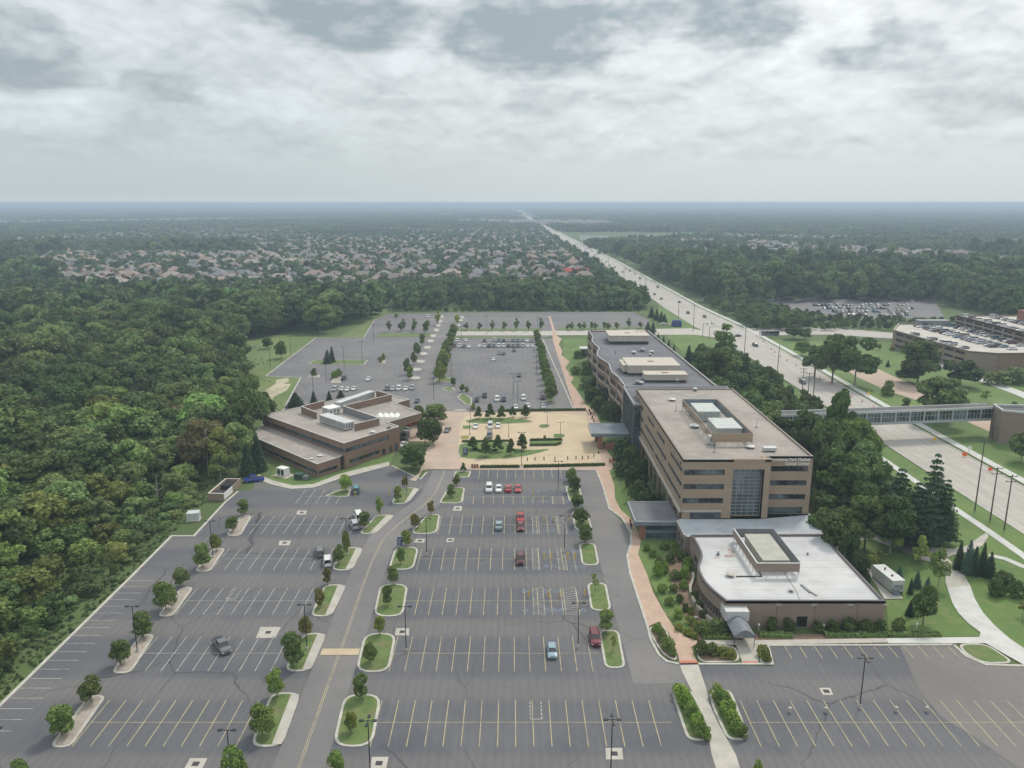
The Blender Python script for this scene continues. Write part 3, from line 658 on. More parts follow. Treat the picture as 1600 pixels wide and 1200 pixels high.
# screen wall on the roof
sc_=MB(); sx0,sx1,sy0,sy1,sz0,sz1=50.8,61.2,190.0,225.0,20.7,23.0
for x in (sx0,sx1):
    n=26
    for i in range(n):
        y=sy0+(sy1-sy0)*(i+.5)/n; s=1 if x==sx0 else -1
        sc_.prism([(x-.05,y-.42),(x+.05,y-.42),(x+.35*s,y+.28),(x+.25*s,y+.28)],sz0,sz1,0,bot=True)
    sc_.box(x-.06,sy0,sz1-.2,x+.06,sy1,sz1+.05,0)
    for i in range(9): sc_.box(x-.08,sy0+i*4.3,19.65,x+.08,sy0+.2+i*4.3,sz0,1)
sc_.box(sx0,sy0-.15,sz0,sx1,sy0,sz1+.05,0); sc_.box(sx0,sy1,sz0,sx1,sy1+.15,sz1+.05,2)
for i in range(7): sc_.box(sx0+.2+i*1.65,sy0-.1,19.65,sx0+.34+i*1.65,sy0-.05,sz0,1)
sc_.box(sx1-.32,sy0,sz0,sx1-.28,sy1,sz1-.3,2)
st=thing('louvre_screen','open louvred screen around two air handlers on the tan office tower roof','screen',(0,0,0)); part('louvres',sc_,['tan_panel','light_metal','blue_grey_metal'],st)
rooftop_unit((55.6,217,19.65),6.2,9.5,3.0,'farther pale green-white air handler inside the louvred screen on the office tower')
rooftop_unit((56.8,200.5,19.65),6.6,10,3.0,'nearer pale green-white air handler inside the louvred screen on the office tower')
def at(px,py,z): x,y=G(px,py,z); return (x,y,z)
rooftop_unit(at(1112,694,19.65),1.8,2.2,2.2,'small grey condenser standing before the louvred screen on the office tower','light_metal')
rooftop_unit(at(1202,705,19.65),3.0,1.5,1.0,'flat white vent box at the front edge of the office tower roof','light_metal')
def vent(loc,r,h,lab,m='light_metal',grp=None):
    t=thing('roof_vent',lab,'roof vent',loc,0,grp); b=MB(); b.tube((0,0,0),(0,0,h*.7),r*.6,r*.6,8); part('neck',b,'galvanised',t)
    b=MB(); b.tube((0,0,h*.7),(0,0,h),r,r*.55,10); part('cap',b,m,t)
vent(at(1050,626,19.65),1.3,.8,'white mushroom vent at the far left of the office tower roof')
vent(at(1086,668,19.65),1.5,1.0,'round grey vent left of the louvred screen on the office tower')
vent(at(1172,700,19.65),1.3,.8,'white vent in front of the louvred screen, right part of the office tower roof')
vent(at(1086,611,19.65),.8,1.2,'little white stack on the far parapet of the office tower roof')
for x,y,l in ((1056,643,'thin mast on the left part of the office tower roof'),(1116,707,'thin mast before the small condenser on the office tower roof'),(1182,668,'thin mast on the right part of the office tower roof')):
    t=thing('antenna_mast',l,'antenna',at(x,y,19.65)); b=MB().tube((0,0,0),(0,0,2.6),.06,.04,5); part('pole',b,'black_metal',t); part('base',MB().box(-.35,-.35,0,.35,.35,.15),'grey_metal',t)
# lettering
def letters(body,size,loc,rot,parent,m='white_paint',name='lettering',align='RIGHT',ext=.05):
    c=bpy.data.curves.new(name,'FONT'); c.body=body; c.size=size; c.extrude=ext; c.align_x=align; c.offset=.025
    o=bpy.data.objects.new('tmp_text',c); COL.objects.link(o)
    bpy.context.view_layer.update(); me=bpy.data.meshes.new_from_object(o.evaluated_get(bpy.context.evaluated_depsgraph_get()))
    bpy.data.objects.remove(o); me.materials.clear(); me.materials.append(MT[m])
    return link(name,me,parent,loc,rot)
letters('Providence Park Medical',.98,(X1-.75,yr-.06,18.95),(pi/2,0,0),T)
letters('Cancer Center',.98,(X1-.75,yr-.06,17.9),(pi/2,0,0),T)
# ---------------------------------------------------------------- low front building
Bm=thing('clinic_building','single-storey clinic with bright white roof and wavy brown wall below the office tower','building',(0,0,0))
HL=5.6
curve=[G(a,b,HL) for a,b in ((1079,836),(1088,850),(1095,866),(1093,875),(1089,884),(1092,896),(1099,908),(1108,918),(1117,926),(1126,933),(1134,939.5))]
curve=[curve[0]]+smooth_poly(curve,1,False)[1:]
nl,nr,fr_,flft=curve[-1],(71.6,curve[-1][1]),(71.6,167.2),curve[0]
out=[*curve[::1],nr,fr_]          # from far-left down to near-left, across, up
wl=MB()
for i in range(len(curve)-1):
    a,b_=curve[i],curve[i+1]; L=hypot(a[0]-b_[0],a[1]-b_[1])
    facade(Bm,wl,a,b_,0,HL,[(.04,L-.04,.9,2.9)] if 1<i<len(curve)-3 else [],.45,mull=1.3)
fw=nr[0]-nl[0]
facade(Bm,wl,nl,nr,0,HL,[(13.9,16.0,0.05,2.4)],.25,mull=1,name='door',wm=('dark_glass','black_metal'))
facade(Bm,wl,nr,fr_,0,HL,[(4+i*6,6+i*6,1,2.6) for i in range(4)],.25)
wl.quad((*fr_,0),(*flft,0),(*flft,HL),(*fr_,HL))
for i in range(4): x=nl[0]+9.6+i*6.9; wl.box(x,nl[1]-.1,4.75,x+1.1,nl[1],5.0,1)
for x in (nl[0]+10,nl[0]+17.3,nl[0]+25.5): wl.box(x-.12,nl[1]-.05,0,x+.12,nl[1]-.001,HL-.3,2)
part('wall',wl,['low_brick','stone_band','brown_brick'],Bm)
part('roof',MB().sheet(inset(out,.3),HL-.35),'white_roof',Bm)
mat('roof_stain',(.30,.22,.19),(.42,.38,.36),scale=.8); mat('roof_seam',(.40,.40,.41))
for (cx_,cy_,rx,ry) in ((1141,869,1.5,.7),(1143,862,.8,1.6),(1120,872,.9,.3)):
    q=G(cx_,cy_,5.25); part('stain',MB().sheet([(q[0]+rx*cos(t*.7)*(1+.3*sin(t*3)),q[1]+ry*sin(t*.7)*(1+.25*cos(t*2))) for t in range(9)],5.256),'roof_stain',Bm)
sm=MB()
for i in range(9): y=138.2+i*3.2; sm.box(44.5 if i<3 else 42.6,y,5.24,71,y+.05,5.262,0,False)
part('membrane_seam',sm,'roof_seam',Bm)
pp=MB(); parapet(out,HL-.5,HL,.4,pp); part('parapet',pp,'low_brick',Bm)
pp=MB(); parapet(out,HL,HL+.1,.48,pp); part('parapet_cap',pp,'dark_cap',Bm)
pp=MB()
base=[(a[0]-1.3,a[1]-.2) for a in curve[4:]]; pp.strip(base,.5,0,.9); part('low_wall',pp,'stone_band',Bm)
# link roof
Lk=thing('link_block','pale grey flat-roofed block joining white-roofed clinic and tan office tower','building',(0,0,0))
lp=[(39.9,167.2),(73.3,167.2),(73.3,180.2),(60,177.6),(40.6,177.6),(39.9,176)]
wl=MB(); facade(Lk,wl,(39.9,176),(39.9,167.3),0,5.0,[(1,3.6,.8,3.6),(4.4,7.6,.8,3.6)],.3); facade(Lk,wl,(73.3,167.3),(73.3,180),0,5.0,[(2,10,1,3)],.3)
wl.quad((39.9,167.25,0),(73.3,167.25,0),(73.3,167.25,5),(39.9,167.25,5)); wl.quad((40.6,177.6,0),(39.9,176,0),(39.9,176,5),(40.6,177.6,5)); part('wall',wl,'low_brick',Lk)
part('roof',MB().sheet(lp,4.95),'pale_roof',Lk)
pp=MB().strip([(39.9,167.3),(39.9,176)],.3,4.9,5.35).strip([(73.2,167.3),(73.2,180)],.3,4.9,5.35); part('parapet',pp,'parapet_cap',Lk)
# roof compound
rc=thing('roof_compound','brown-walled roof enclosure around a beige air handler on the white clinic roof','screen',(0,0,0))
b=MB(); x0,x1,y0,y1=50.0,58.8,146.8,164.0
b.box(x0,y0,6.5,x0+.2,y1,8.35); b.box(x0,y0-.2,6.5,x1,y0,8.35); b.box(x0,y1,6.3,x1,y1+.2,8.35,1)
for i in range(26): b.box(x1-.06,y0+.1+i*.66,6.0,x1+.06,y0+.45+i*.66,8.6,1)
for i in range(8): b.box(x0+.05,y0+i*2.4,5.25,x0+.15,y0+.12+i*2.4,6.5,2)
for i in range(5): b.box(x0+.1+i*2.1,y0-.12,5.25,x0+.22+i*2.1,y0-.05,6.5,2)
b.box(x0-.05,y0-.25,8.35,x1+.05,y0+.05,8.43,2); b.box(x0-.05,y0,8.35,x0+.25,y1,8.43,2)
part('wall',b,['low_brick','grey_metal','light_metal'],rc)
mat('beige_green',(.42,.415,.36),(.36,.355,.31),scale=.4)
rooftop_unit((54.8,155.6,5.3),5.4,13,2.5,'big beige-green air handler inside the brown roof enclosure on the white roof','beige_green')
vent(at(1141,900,5.3),1.0,.8,'cream domed vent on the left half of the white clinic roof','stone_band')
vent(at(1122,867,5.3),.5,1.0,'small square exhaust beside a rusty stain on the white clinic roof')
vent(at(1236,924,5.3),.6,.7,'small grey exhaust near the front edge of the white clinic roof')
vent(at(1262,866,5.3),.35,.6,'tiny vent right of the roof enclosure on the white clinic roof')
b=MB(); b.strip([at(1150,901,5.3)[:2],at(1190,901,5.3)[:2],at(1184,890,5.3)[:2]],.25,5.3,5.45); t=thing('roof_pipe','dark horizontal pipe run on the white clinic roof before the enclosure','pipe'); part('pipe',b,'black_metal',t)
b=MB(); b.strip([at(1225,893,5.3)[:2],at(1245,925,5.3)[:2],at(1250,939,5.3)[:2]],.12,5.26,5.32).strip([at(1252,914,5.3)[:2],at(1266,926,5.3)[:2]],.5,5.26,5.5).strip([at(1268,926,5.3)[:2],at(1276,931,5.3)[:2]],.3,5.26,5.45); t=thing('roof_conduit','thin grey conduit lines on the white clinic roof right of centre','pipe'); part('pipe',b,'grey_metal',t)
# awning
aw=thing('entrance_awning','grey barrel-vaulted fabric awning over the clinic front entrance','awning',(0,0,0))
ax0,ax1,ay0,ay1=40.8,44.7,128.8,134.0; b=MB(); n=8
pr=[(ax0+(ax1-ax0)*i/n, 2.5+1.25*sin(pi*i/n)) for i in range(n+1)]
for i in range(n): b.quad((pr[i][0],ay0,pr[i][1]),(pr[i+1][0],ay0,pr[i+1][1]),(pr[i+1][0],ay1,pr[i+1][1]),(pr[i][0],ay1,pr[i][1]))
b.add([(x,ay0,z) for x,z in pr]+[(x,ay0,2.2) for x,_ in pr],[(i+n+1,i+n+2,i+1,i) for i in range(n)]); b.box(ax0,ay0,2.2,ax0+.05,ay1,2.5); b.box(ax1-.05,ay0,2.2,ax1,ay1,2.5)
mat('awning',(.20,.215,.24),(.17,.18,.20),scale=.8); part('canopy',b,'awning',aw)
for x in (ax0+.1,ax1-.1):
    for y in (ay0+.2,ay1-.3): part('post',MB().tube((x,y,.1),(x,y,2.3),.06,.06,6),'black_metal',aw)
b=MB().box(ax0-.3,ay1,2.6,ax1+.3,nl[1]+1.8,4.6); part('vestibule',b,'light_metal',aw)
b=MB().box(ax0-.1,ay1+.1,.1,ax1+.1,nl[1]-.05,2.6); part('glass_front',b,'dark_glass',aw)
# side entrance canopy in front of the tower
def flatcanopy(lab,x0,x1,y0,y1,z,th,posts,extra=None,roofm='dark_roof'):
    t=thing('entrance_canopy',lab,'canopy',(0,0,0)); b=MB().box(x0,y0,z-th,x1,y1,z); part('fascia',b,'blue_grey_metal',t)
    part('roof',MB().box(x0+.35,y0+.35,z-.04,x1-.05,y1-.35,z+.03),roofm,t)
    b=MB().strip([(x0+.1,y0+.1),(x1,y0+.1),],.22,z,z+.22).strip([(x0+.1,y0),(x0+.1,y1)],.22,z,z+.22).strip([(x0,y1-.1),(x1,y1-.1)],.22,z,z+.22); part('edge_trim',b,'light_frame',t)
    for (a,c,d,e) in posts: part('pier',MB().box(a,c,0,d,e,z-th),'red_brick',t)
    return t
t=flatcanopy('dark flat entrance canopy beside the clinic with blue-grey glass front',29.8,40.55,176,189,4.8,.9,[(31.2,176.6,32.4,178.2)])
wl=MB(); facade(t,wl,(32.4,176.8),(40.4,176.8),0,3.9,[(.2,7.7,.2,1.7),(.2,7.7,2.3,3.7)],.1,mull=2,wm=('sky_glass','frame')); part('wall',wl,'blue_grey_metal',t)
wl=MB(); facade(t,wl,(33.5,188.5),(33.5,177),0,3.9,[(1,10,.2,3.2)],.1,wm=('dark_glass','frame')); part('wall',wl,'blue_grey_metal',t)
mat('slate_roof',(.15,.17,.20),(.20,.22,.25),scale=.15)
t=flatcanopy('slate-grey flat canopy reaching over the plaza from the office block',26.3,41.2,247.2,259.6,5.6,1.0,[(28.6,247.6,30.0,249.6),(28.6,256.5,30.0,258.5)],roofm='slate_roof')
part('wall',MB().box(31.0,247.4,0,40.8,247.9,1.2).box(31.0,247.4,1.6,40.8,247.9,2.4).box(31,247.45,1.2,40.8,247.8,1.6),'red_brick',t)
# ---------------------------------------------------------------- glazed link and far wing
K=thing('glass_stair_block','dark glass corner block with black flat roof between the two office wings','building',(0,0,0))
kp=[(38.7,239.5),(41.0,239.5),(41.0,251.6),(73.4,251.6),(74.6,264),(38.7,264)]
wl=MB(); facade(K,wl,(38.7,264),(38.7,239.5),0,17.6,[(.15,24.3,.3,17.2)],.12,mull=1.5,bars=7,wm=('glass','frame'),name='glass_wall')
facade(K,wl,(38.7,239.5),(41.1,239.5),0,17.6,[(.15,2.2,.3,17.2)],.1,mull=1.2,bars=7,name='glass_wall'); wl.quad((73.4,251.6,0),(74.6,264,0),(74.6,264,17.6),(73.4,251.6,17.6)); part('wall',wl,'grey_metal',K)
part('roof',MB().sheet(kp,17.55),'dark_roof',K); pp=MB(); pp.strip([(41,239.6),(38.8,239.6),(38.8,263.9),(74.5,263.9),(73.4,251.7)],.3,17.4,17.95); part('parapet',pp,'light_frame',K)
Wg=thing('office_wing','long three-storey office wing with wavy brick facade and dark flat roof','building',(0,0,0))
HW=15.5
edge=[G(a,b,HW) for a,b in ((918.7,516.5),(922.5,521),(926.5,527),(923.5,532.5),(929,538),(936,544),(932.5,550),(932,554),(936,559),(943,563.5),(951,568.5),(953,575),(955,581),(961,586),(967,591),(972,598),(975.5,603))]
edge=[edge[0]]+smooth_poly(edge,1,False)[1:]
re=[G(1100,600,HW),G(1016,520,HW)]; re=[(74.4,264.0),(70.8,edge[0][1])]
wl=MB(); nseg=len(edge)-1
for i in range(nseg):
    a,b_=edge[i],edge[i+1]; L=hypot(a[0]-b_[0],a[1]-b_[1])
    ww=[(.02,L-.02,z,z+2.1) for z in (2.2,6.6,11.0)] if (i%4)!=3 else []
    facade(Wg,wl,a,b_,0,HW,ww,.35,mull=1.7,mi=1 if (i//4)%2==0 else 0)
    if i%4==3: wl.tube((*b_,0),(*b_,HW+.3),.25,.25,6,2)
facade(Wg,wl,edge[-1],(38.75,264.1),0,HW,[],.3)
facade(Wg,wl,re[0],re[1],0,HW,[(3,126,z,z+2.0) for z in (2.4,6.6,11.0)],.35,mull=4); facade(Wg,wl,re[1],edge[0],0,HW,[],.3)
b=MB()
for i in range(nseg):
    a,b_=edge[i],edge[i+1]
    for z in (1.7,6.0,10.4): b.strip([a,b_],.35,z,z+.35)
part('stone_band',b,'stone_band',Wg)
part('wall',wl,['tan_panel','brown_brick','grey_metal'],Wg)
op=[*edge,(38.75,264.1),*re]
part('roof',MB().sheet(inset(op,.25),HW-.7),'dark_roof',Wg)
pp=MB(); parapet(op,HW-.9,HW,.35,pp); part('parapet',pp,'tan_panel',Wg); pp=MB(); parapet(op,HW,HW+.12,.45,pp); part('parapet_cap',pp,'light_frame',Wg)
def penthouse(lab,x0,x1,y0,y1,z0,z1,skirt=.8,mm='cream_metal'):
    t=thing('roof_penthouse',lab,'roof plant room',((x0+x1)/2,(y0+y1)/2,z0)); a,b_=(x1-x0)/2,(y1-y0)/2; h=z1-z0
    b=MB().box(-a,-b_,skirt,a,b_,h); 
    for i in range(int(2*a/1.2)): b.box(-a+.3+i*1.2,-b_-.04,skirt,-a+.36+i*1.2,-b_,h-.2)
    part('cladding',b,mm,t); part('roof',MB().box(-a-.15,-b_-.15,h,a+.15,b_+.15,h+.2),'cream_metal',t); part('base_frame',MB().box(-a+.4,-b_+.4,-.05,a-.4,b_-.4,skirt),'steel_dark',t)
    part('hatch',MB().box(-1.2,-.8,h+.2,1.2,.8,h+.32),'brown_brick',t)
    return t
def GZ(Z,z): return (Z-(H-z)*sin(TH))/cos(TH)
zz=14.8
penthouse('cream plant room at the far end of the long wing roof',46,65,GZ(368,18.8),GZ(383,18.8),zz,18.8,1.4)
penthouse('cream plant room in the middle of the wing roof, behind the lower one',44.9,65,GZ(301.5,18.6),GZ(317,18.6),zz,18.6,.9)
penthouse('lower cream plant room nearest the office tower on the wing roof',49.6,65.4,GZ(290,17.6),GZ(296.5,17.6),zz,17.6,.8)
penthouse('small cream box on the left side of the middle plant room',43.3,48,GZ(304,18.2),GZ(315,18.2)-.3,zz,18.2,.9)
for i,(x,y,s) in enumerate(((990,553,1.5),(1003,549,2.2),(1018,552,1.4),(996,600,1.8),(1002,601,1.2),(1046,595,1.6),(1058,597,1.4),(962,552,.6),(1016,556,.9))):
    vent(at(x,y,zz),s*.8,.9+s*.3,'grey rooftop exhaust vent among the plant rooms on the dark wing roof','galvanised' if i%2 else 'light_metal','vents on the dark wing roof')
t=thing('roof_railing','rusty safety railing on the far plant room roof','railing',(0,0,0)); b=MB()
xa,ya=60.0,GZ(378,19); 
for i in range(8): b.tube((xa+i*.7,ya,19),(xa+i*.7,ya,20.4),.07,.07,4)
b.box(xa,ya-.05,20.35,xa+5,ya+.05,20.5); part('rail',b,'rust',t)
# pavilion by the far wing
pv=thing('entrance_pavilion','small white-roofed pavilion with dark glass beside the wing far end','building',(*G(917,556),0)); b=MB().box(-3.5,-2.5,0,3,3,4); part('wall',b,'glass',pv); part('roof',MB().box(-4,-3,4,3.5,3.5,4.5),'light_metal',pv)
# ---------------------------------------------------------------- brick building at the left
BB=thing('brick_building','two-storey brown brick building with stepped terrace roof and drive-through porch','building',(0,0,0))
HB=8.3; HC=4.5
A=G(410.5,648,HB);B=G(537,693,HB);C=G(624,666,HB);D=G(606,660,HB);E=G(659,645,HB);F1=G(619,630,HB);F2=G(640,624,HB);F3=G(588,611,HB)
main=[A,B,C,D,E,F1,F2,F3]
wl=MB(); LAB=hypot(B[0]-A[0],B[1]-A[1]); LBC=hypot(C[0]-B[0],C[1]-B[1])
facade(BB,wl,A,B,0,HB,[(1,LAB-.3,5.1,6.5)],.4,mull=2)
facade(BB,wl,B,C,0,HB,[(.3,LBC*.80,5.1,6.5),(2,LBC*.62,1.2,2.5),(LBC*.66,LBC*.72,.1,2.4),(LBC*.80,LBC*.84,.1,2.6),(LBC*.9,LBC*.96,.1,2.6)],.4,mull=2)
facade(BB,wl,C,D,0,HB,[],.3)
# porch: beam on a pier
def band(a,b_,z0,z1): facade(BB,wl,a,b_,z0,z1,[],.3)
band(D,E,5.7,HB); band(E,F1,5.7,HB); wl.sheet([D,E,F1],5.7)
facade(BB,wl,D,F1,0,5.7,[(1,6,.1,2.8)],.3,wm=('dark_glass','frame'))
facade(BB,wl,F1,F2,0,HB,[],.3); LFA=hypot(A[0]-F3[0],A[1]-F3[1]); facade(BB,wl,F2,F3,0,HB,[],.3); facade(BB,wl,F3,A,0,HB,[(2,LFA-2,5.1,6.5),(2,LFA-2,1.2,2.5)],.4)
wl.box(E[0]-1.6,E[1]-.9,0,E[0]-.1,E[1]+.6,5.7)
c1,c2,c3,c4=G(393,681,HC),G(495.5,724.5,HC),G(531.5,713,HC),G(411,663.5,HC)
L12=hypot(c2[0]-c1[0],c2[1]-c1[1]); L23=hypot(c3[0]-c2[0],c3[1]-c2[1])
facade(BB,wl,c1,c2,0,HC,[(1,L12-.2,.9,2.1)],.5,mull=2.2); facade(BB,wl,c2,c3,0,HC,[(.2,L23-1.2,.9,2.1)],.5); facade(BB,wl,c4,c1,0,HC,[(1,6,.9,2.1)],.4)
part('wall',wl,'brown_brick',BB)
part('roof',MB().sheet(inset(main,.2),HB-.25),'gravel_roof',BB); part('terrace_roof',MB().sheet([c1,c2,c3,(c3[0]+1.5,c3[1]+2),(c4[0]+1,c4[1]+2),c4],HC-.1),'gravel_roof',BB)
pp=MB(); parapet(main,HB-.3,HB+.05,.4,pp); pp.strip([c4,c1,c2,c3],.4,HC-.2,HC+.05); part('parapet_cap',pp,'parapet_cap',BB)
# roof screens
def wallrun(pts,z0,z1,th,m,lab):
    t=thing('roof_screen',lab,'screen',(0,0,0)); b=MB().strip(pts,th,z0,z1); part('panel',b,m,t); b=MB().strip(pts,th+.15,z1,z1+.08); part('cap',b,'parapet_cap',t)
z=HB-.25; zt=HB+2.2
g2=lambda l:[G(a,b,zt) for a,b in l]
wallrun(g2([(506,626),(471,635),(494,644)]),z,zt,.3,'brown_brick','dark brown screen wall corner on the left part of the brick building roof')
wallrun(g2([(536,634),(611,616.5),(588,610)]),z,zt,.3,'brown_brick','long brown brick screen on the rear roof of the brick building')
wallrun(g2([(536,634),(592,653)]),z,zt,.3,'grey_metal','grey metal screen running diagonally behind the white air handler')
wallrun(g2([(592,653.5),(554,662.5)]),z,zt,.3,'brown_brick','short brown brick screen right of the long white air handler')
q=G(527,657,HB+1); q2=G(505,650,HB+1); an=math.atan2(G(548,664,HB)[1]-G(500,648,HB)[1],G(548,664,HB)[0]-G(500,648,HB)[0])
rooftop_unit((*G(526,664,HB),z),15,3.4,2.6,'long white and grey air handler on the brick building roof','light_metal',an)
rooftop_unit((*G(518,645,HB),z),4.5,4.5,2.4,'rounded white air handler left of the screens on the brick building roof','white_paint',an)
q=[G(a,b,HB) for a,b in ((525,638),(583,618))]; an2=math.atan2(q[1][1]-q[0][1],q[1][0]-q[0][0])
rooftop_unit(((q[0][0]+q[1][0])/2,(q[0][1]+q[1][1])/2,z),20,2.6,2.2,'long pale duct unit along the rear edge of the brick building roof','light_metal',an2)
# faceted skylight
t=thing('skylight','white faceted skylight on the brick building roof near the porch','skylight',(*G(606,649,HB),z)); b=MB()
for i in range(4): b.add([(-4+i*2,-2,0.05),(-2+i*2,-2,.05),(-3+i*2,-1.2+.3*i,.9),(-4+i*2,2,.05),(-2+i*2,2,.05),(-3+i*2,1.8,.9)],[(0,1,2),(1,4,5,2),(4,3,5),(3,0,2,5)])
part('glazing',b,'white_paint',t)
vent((*G(582,676,HB),z),1.0,.9,'white round vent near the front right edge of the brick building roof'); vent((*G(608,668,HB),z),.9,.5,'dark roof hatch at the porch corner of the brick building','black_metal')
vent((*G(500,712,HC),HC-.1),1.0,.4,'low white vent on the terrace roof of the brick building'); vent((*G(486,717,HC),HC-.1),.8,.4,'second low white vent on the terrace roof, further left')
# ---------------------------------------------------------------- skybridge
SB=thing('skybridge','glazed steel pedestrian skybridge crossing above the main road','footbridge',(0,0,0))
_a=G(1196,650,10.6); pb_=G(1556,636.5,10.6); pa=(73.3,_a[1]-(_a[0]-73.3)*(pb_[1]-_a[1])/(pb_[0]-_a[0])); L=hypot(pb_[0]-pa[0],pb_[1]-pa[1]); ex,ey=(pb_[0]-pa[0])/L,(pb_[1]-pa[1])/L; nx,ny=ey,-ex; wd=4.4
Q=lambda u,d:(pa[0]+ex*u-nx*d,pa[1]+ey*u-ny*d)
zb,zt=5.9,10.6
b=MB().prism([Q(0,0),Q(L,0),Q(L,wd),Q(0,wd)],zb,zb+.9,bot=True); part('deck',b,'light_frame',SB)
b=MB().prism([Q(0,-.2),Q(L,-.2),Q(L,wd+.2),Q(0,wd+.2)],zt-.5,zt,bot=True); b.prism([Q(0,-.25),Q(L,-.25),Q(L,.0),Q(0,.0)],zt-.35,zt+.35,bot=True); b.prism([Q(0,wd),Q(L,wd),Q(L,wd+.25),Q(0,wd+.25)],zt-.35,zt+.35,bot=True); part('fascia',b,'light_metal',SB)
part('roof',MB().prism([Q(0,.3),Q(L,.3),Q(L,wd-.3),Q(0,wd-.3)],zt,zt+.12),'black_metal',SB)
n=18
for i in range(n):
    u0=L*i/n; u1=L*(i+1)/n
    for d in (0.12,wd-.12):
        b=MB(); b.quad((*Q(u0+.3,d),zb+.9),(*Q(u1-.3,d),zb+.9),(*Q(u1-.3,d),zt-.5),(*Q(u0+.3,d),zt-.5),0)
        for k_ in range(1,4):
            u_=u0+(u1-u0)*k_/4; b.prism([Q(u_-.05,d-.06),Q(u_+.05,d-.06),Q(u_+.05,d+.06),Q(u_-.05,d+.06)],zb+.9,zt-.5,1)
        b.prism([Q(u0+.2,d-.06),Q(u1-.2,d-.06),Q(u1-.2,d+.06),Q(u0+.2,d+.06)],zb+2.6,zb+2.7,1)
        part('glazing_bay',b,['glass','light_frame'],SB)
for i in range(n+1):
    u_=L*i/n
    for d in (-.08,wd-.5): part('column',MB().prism([Q(u_-.28,d),Q(u_+.28,d),Q(u_+.28,d+.55),Q(u_-.28,d+.55)],zb,zt-.3),'light_frame',SB)
TB=thing('bridge_tower','brown brick stair tower with flat black roof at the skybridge right end','building',(0,0,0))
tp=[G(1567,641,11.7),G(1650,648,11.7),G(1650,634,11.7),G(1552,631,11.7)]
wl=MB()
for i in range(4):
    a,b_=tp[i],tp[(i+1)%4]; facade(TB,wl,a,b_,0,11.2,[(2,4,0.1,4.5)] if i==3 else [],.3)
part('wall',wl,'low_brick',TB); part('roof',MB().sheet(tp,11.0),'black_metal',TB); pp=MB(); parapet(tp,11.0,11.75,.5,pp); part('parapet',pp,'light_metal',TB)
# ---------------------------------------------------------------- parking garage
PG=thing('parking_garage','tan multi-deck parking garage with open slots and cars on its roof','parking garage',(0,0,0))
gA=(215.5,436);gB=(221.5,371.5);gC=(232,366);gD=(340,372);gE=(340,464);gF=(231,462)
wl=MB(); LG=hypot(gB[0]-gA[0],gB[1]-gA[1])
ops=[]
for z in (1.0,4.3,7.5):
    for i in range(7):
        if z==1.0 and i in (2,3,4): pass
        u=3+i*8.6; ops.append((u,u+7.4,z,z+1.5))
facade(PG,wl,gA,gB,0,10,ops,.9,mull=0,wm=('steel_dark','steel_dark'),name='deck_opening')
facade(PG,wl,gB,gC,0,10,[],.3); facade(PG,wl,gC,gD,0,10,[],.3,mi=1); facade(PG,wl,gD,gE,0,10,[]); facade(PG,wl,gE,gF,0,10,[]); facade(PG,wl,gF,gA,0,10,[(3,30,4.3,5.8),(3,30,7.5,9)],.9,mull=0,wm=('steel_dark','steel_dark'),name='deck_opening')
part('wall',wl,['low_brick','brown_brick'],PG)
gp_=[gA,gB,gC,gD,gE,gF]; mat('deck_concrete',(.50,.47,.41),(.42,.40,.36),scale=.1)
part('roof_deck',MB().sheet(gp_,9.2),'deck_concrete',PG); pp=MB(); parapet(gp_,9.2,10.1,.4,pp); part('parapet',pp,'low_brick',PG); pp=MB(); parapet(gp_,10.1,10.2,.5,pp); part('parapet_cap',pp,'concrete',PG)
# upper level
uA=(262,458);uB=(262,396);uC=(345,400);uD=(345,458)
wl=MB(); facade(PG,wl,uA,uB,9.3,15.4,[(2+i*9,9.8+i*9,zq,zq+1.4) for i in range(7) for zq in (10.6,13.0)][:14],.8,mull=0,wm=('steel_dark','steel_dark'),name='deck_opening')
facade(PG,wl,uB,uC,9.3,15.4,[]); facade(PG,wl,uD,uA,9.3,15.4,[]); part('upper_wall',wl,'low_brick',PG)
part('upper_deck',MB().sheet([uA,uB,uC,uD],14.6),'deck_concrete',PG); pp=MB(); parapet([uA,uB,uC,uD],14.6,15.5,.4,pp); part('upper_parapet',pp,'low_brick',PG)
wl=MB(); wl.box(240,455,9.3,258,461,12.5); part('stair_hut',wl,'grey_metal',PG); wl=MB(); wl.box(292,440,14.7,298,448,20); part('stair_head',wl,'red_brick',PG)
# ---------------------------------------------------------------- lamp posts
def lampmesh(h,arms,big=1.0):
    P_=MB().tube((0,0,.0),(0,0,.7),.28,.24,8); Q_=MB().tube((0,0,.6),(0,0,h),.10,.07,6); A_=MB(); Hd=[]
    for a in arms:
        a=R(a); L=.7; A_.tube((0,0,h-.15),(L*cos(a),L*sin(a),h-.1),.05,.05,5)
        hd=MB(); hd.obox(L*1.35*cos(a),L*1.35*sin(a),h-.18,h+.0,.62*big,.38*big,a); Hd.append(hd)
    return [('footing',P_.mesh('footing',['concrete'])),('pole',Q_.mesh('pole',['black_metal'])),('arm',A_.mesh('arm',['black_metal']))]+[('lamp_head',x.mesh('lamp_head',['black_metal'])) for x in Hd]
LM={'two':lampmesh(9.3,(0,180)),'four':lampmesh(9.3,(0,90,180,270)),'low':lampmesh(5.5,(0,180),.7),'tall':lampmesh(11,(0,180))}
def lamp(px,py,kind,lab,grp=None,base=0,rot=0):
    x,y=G(px,py); t=thing('lamp_post',lab,'lamp post',(x,y,base),rot,grp)
    for n_,me in LM[kind]: link(n_,me,t)
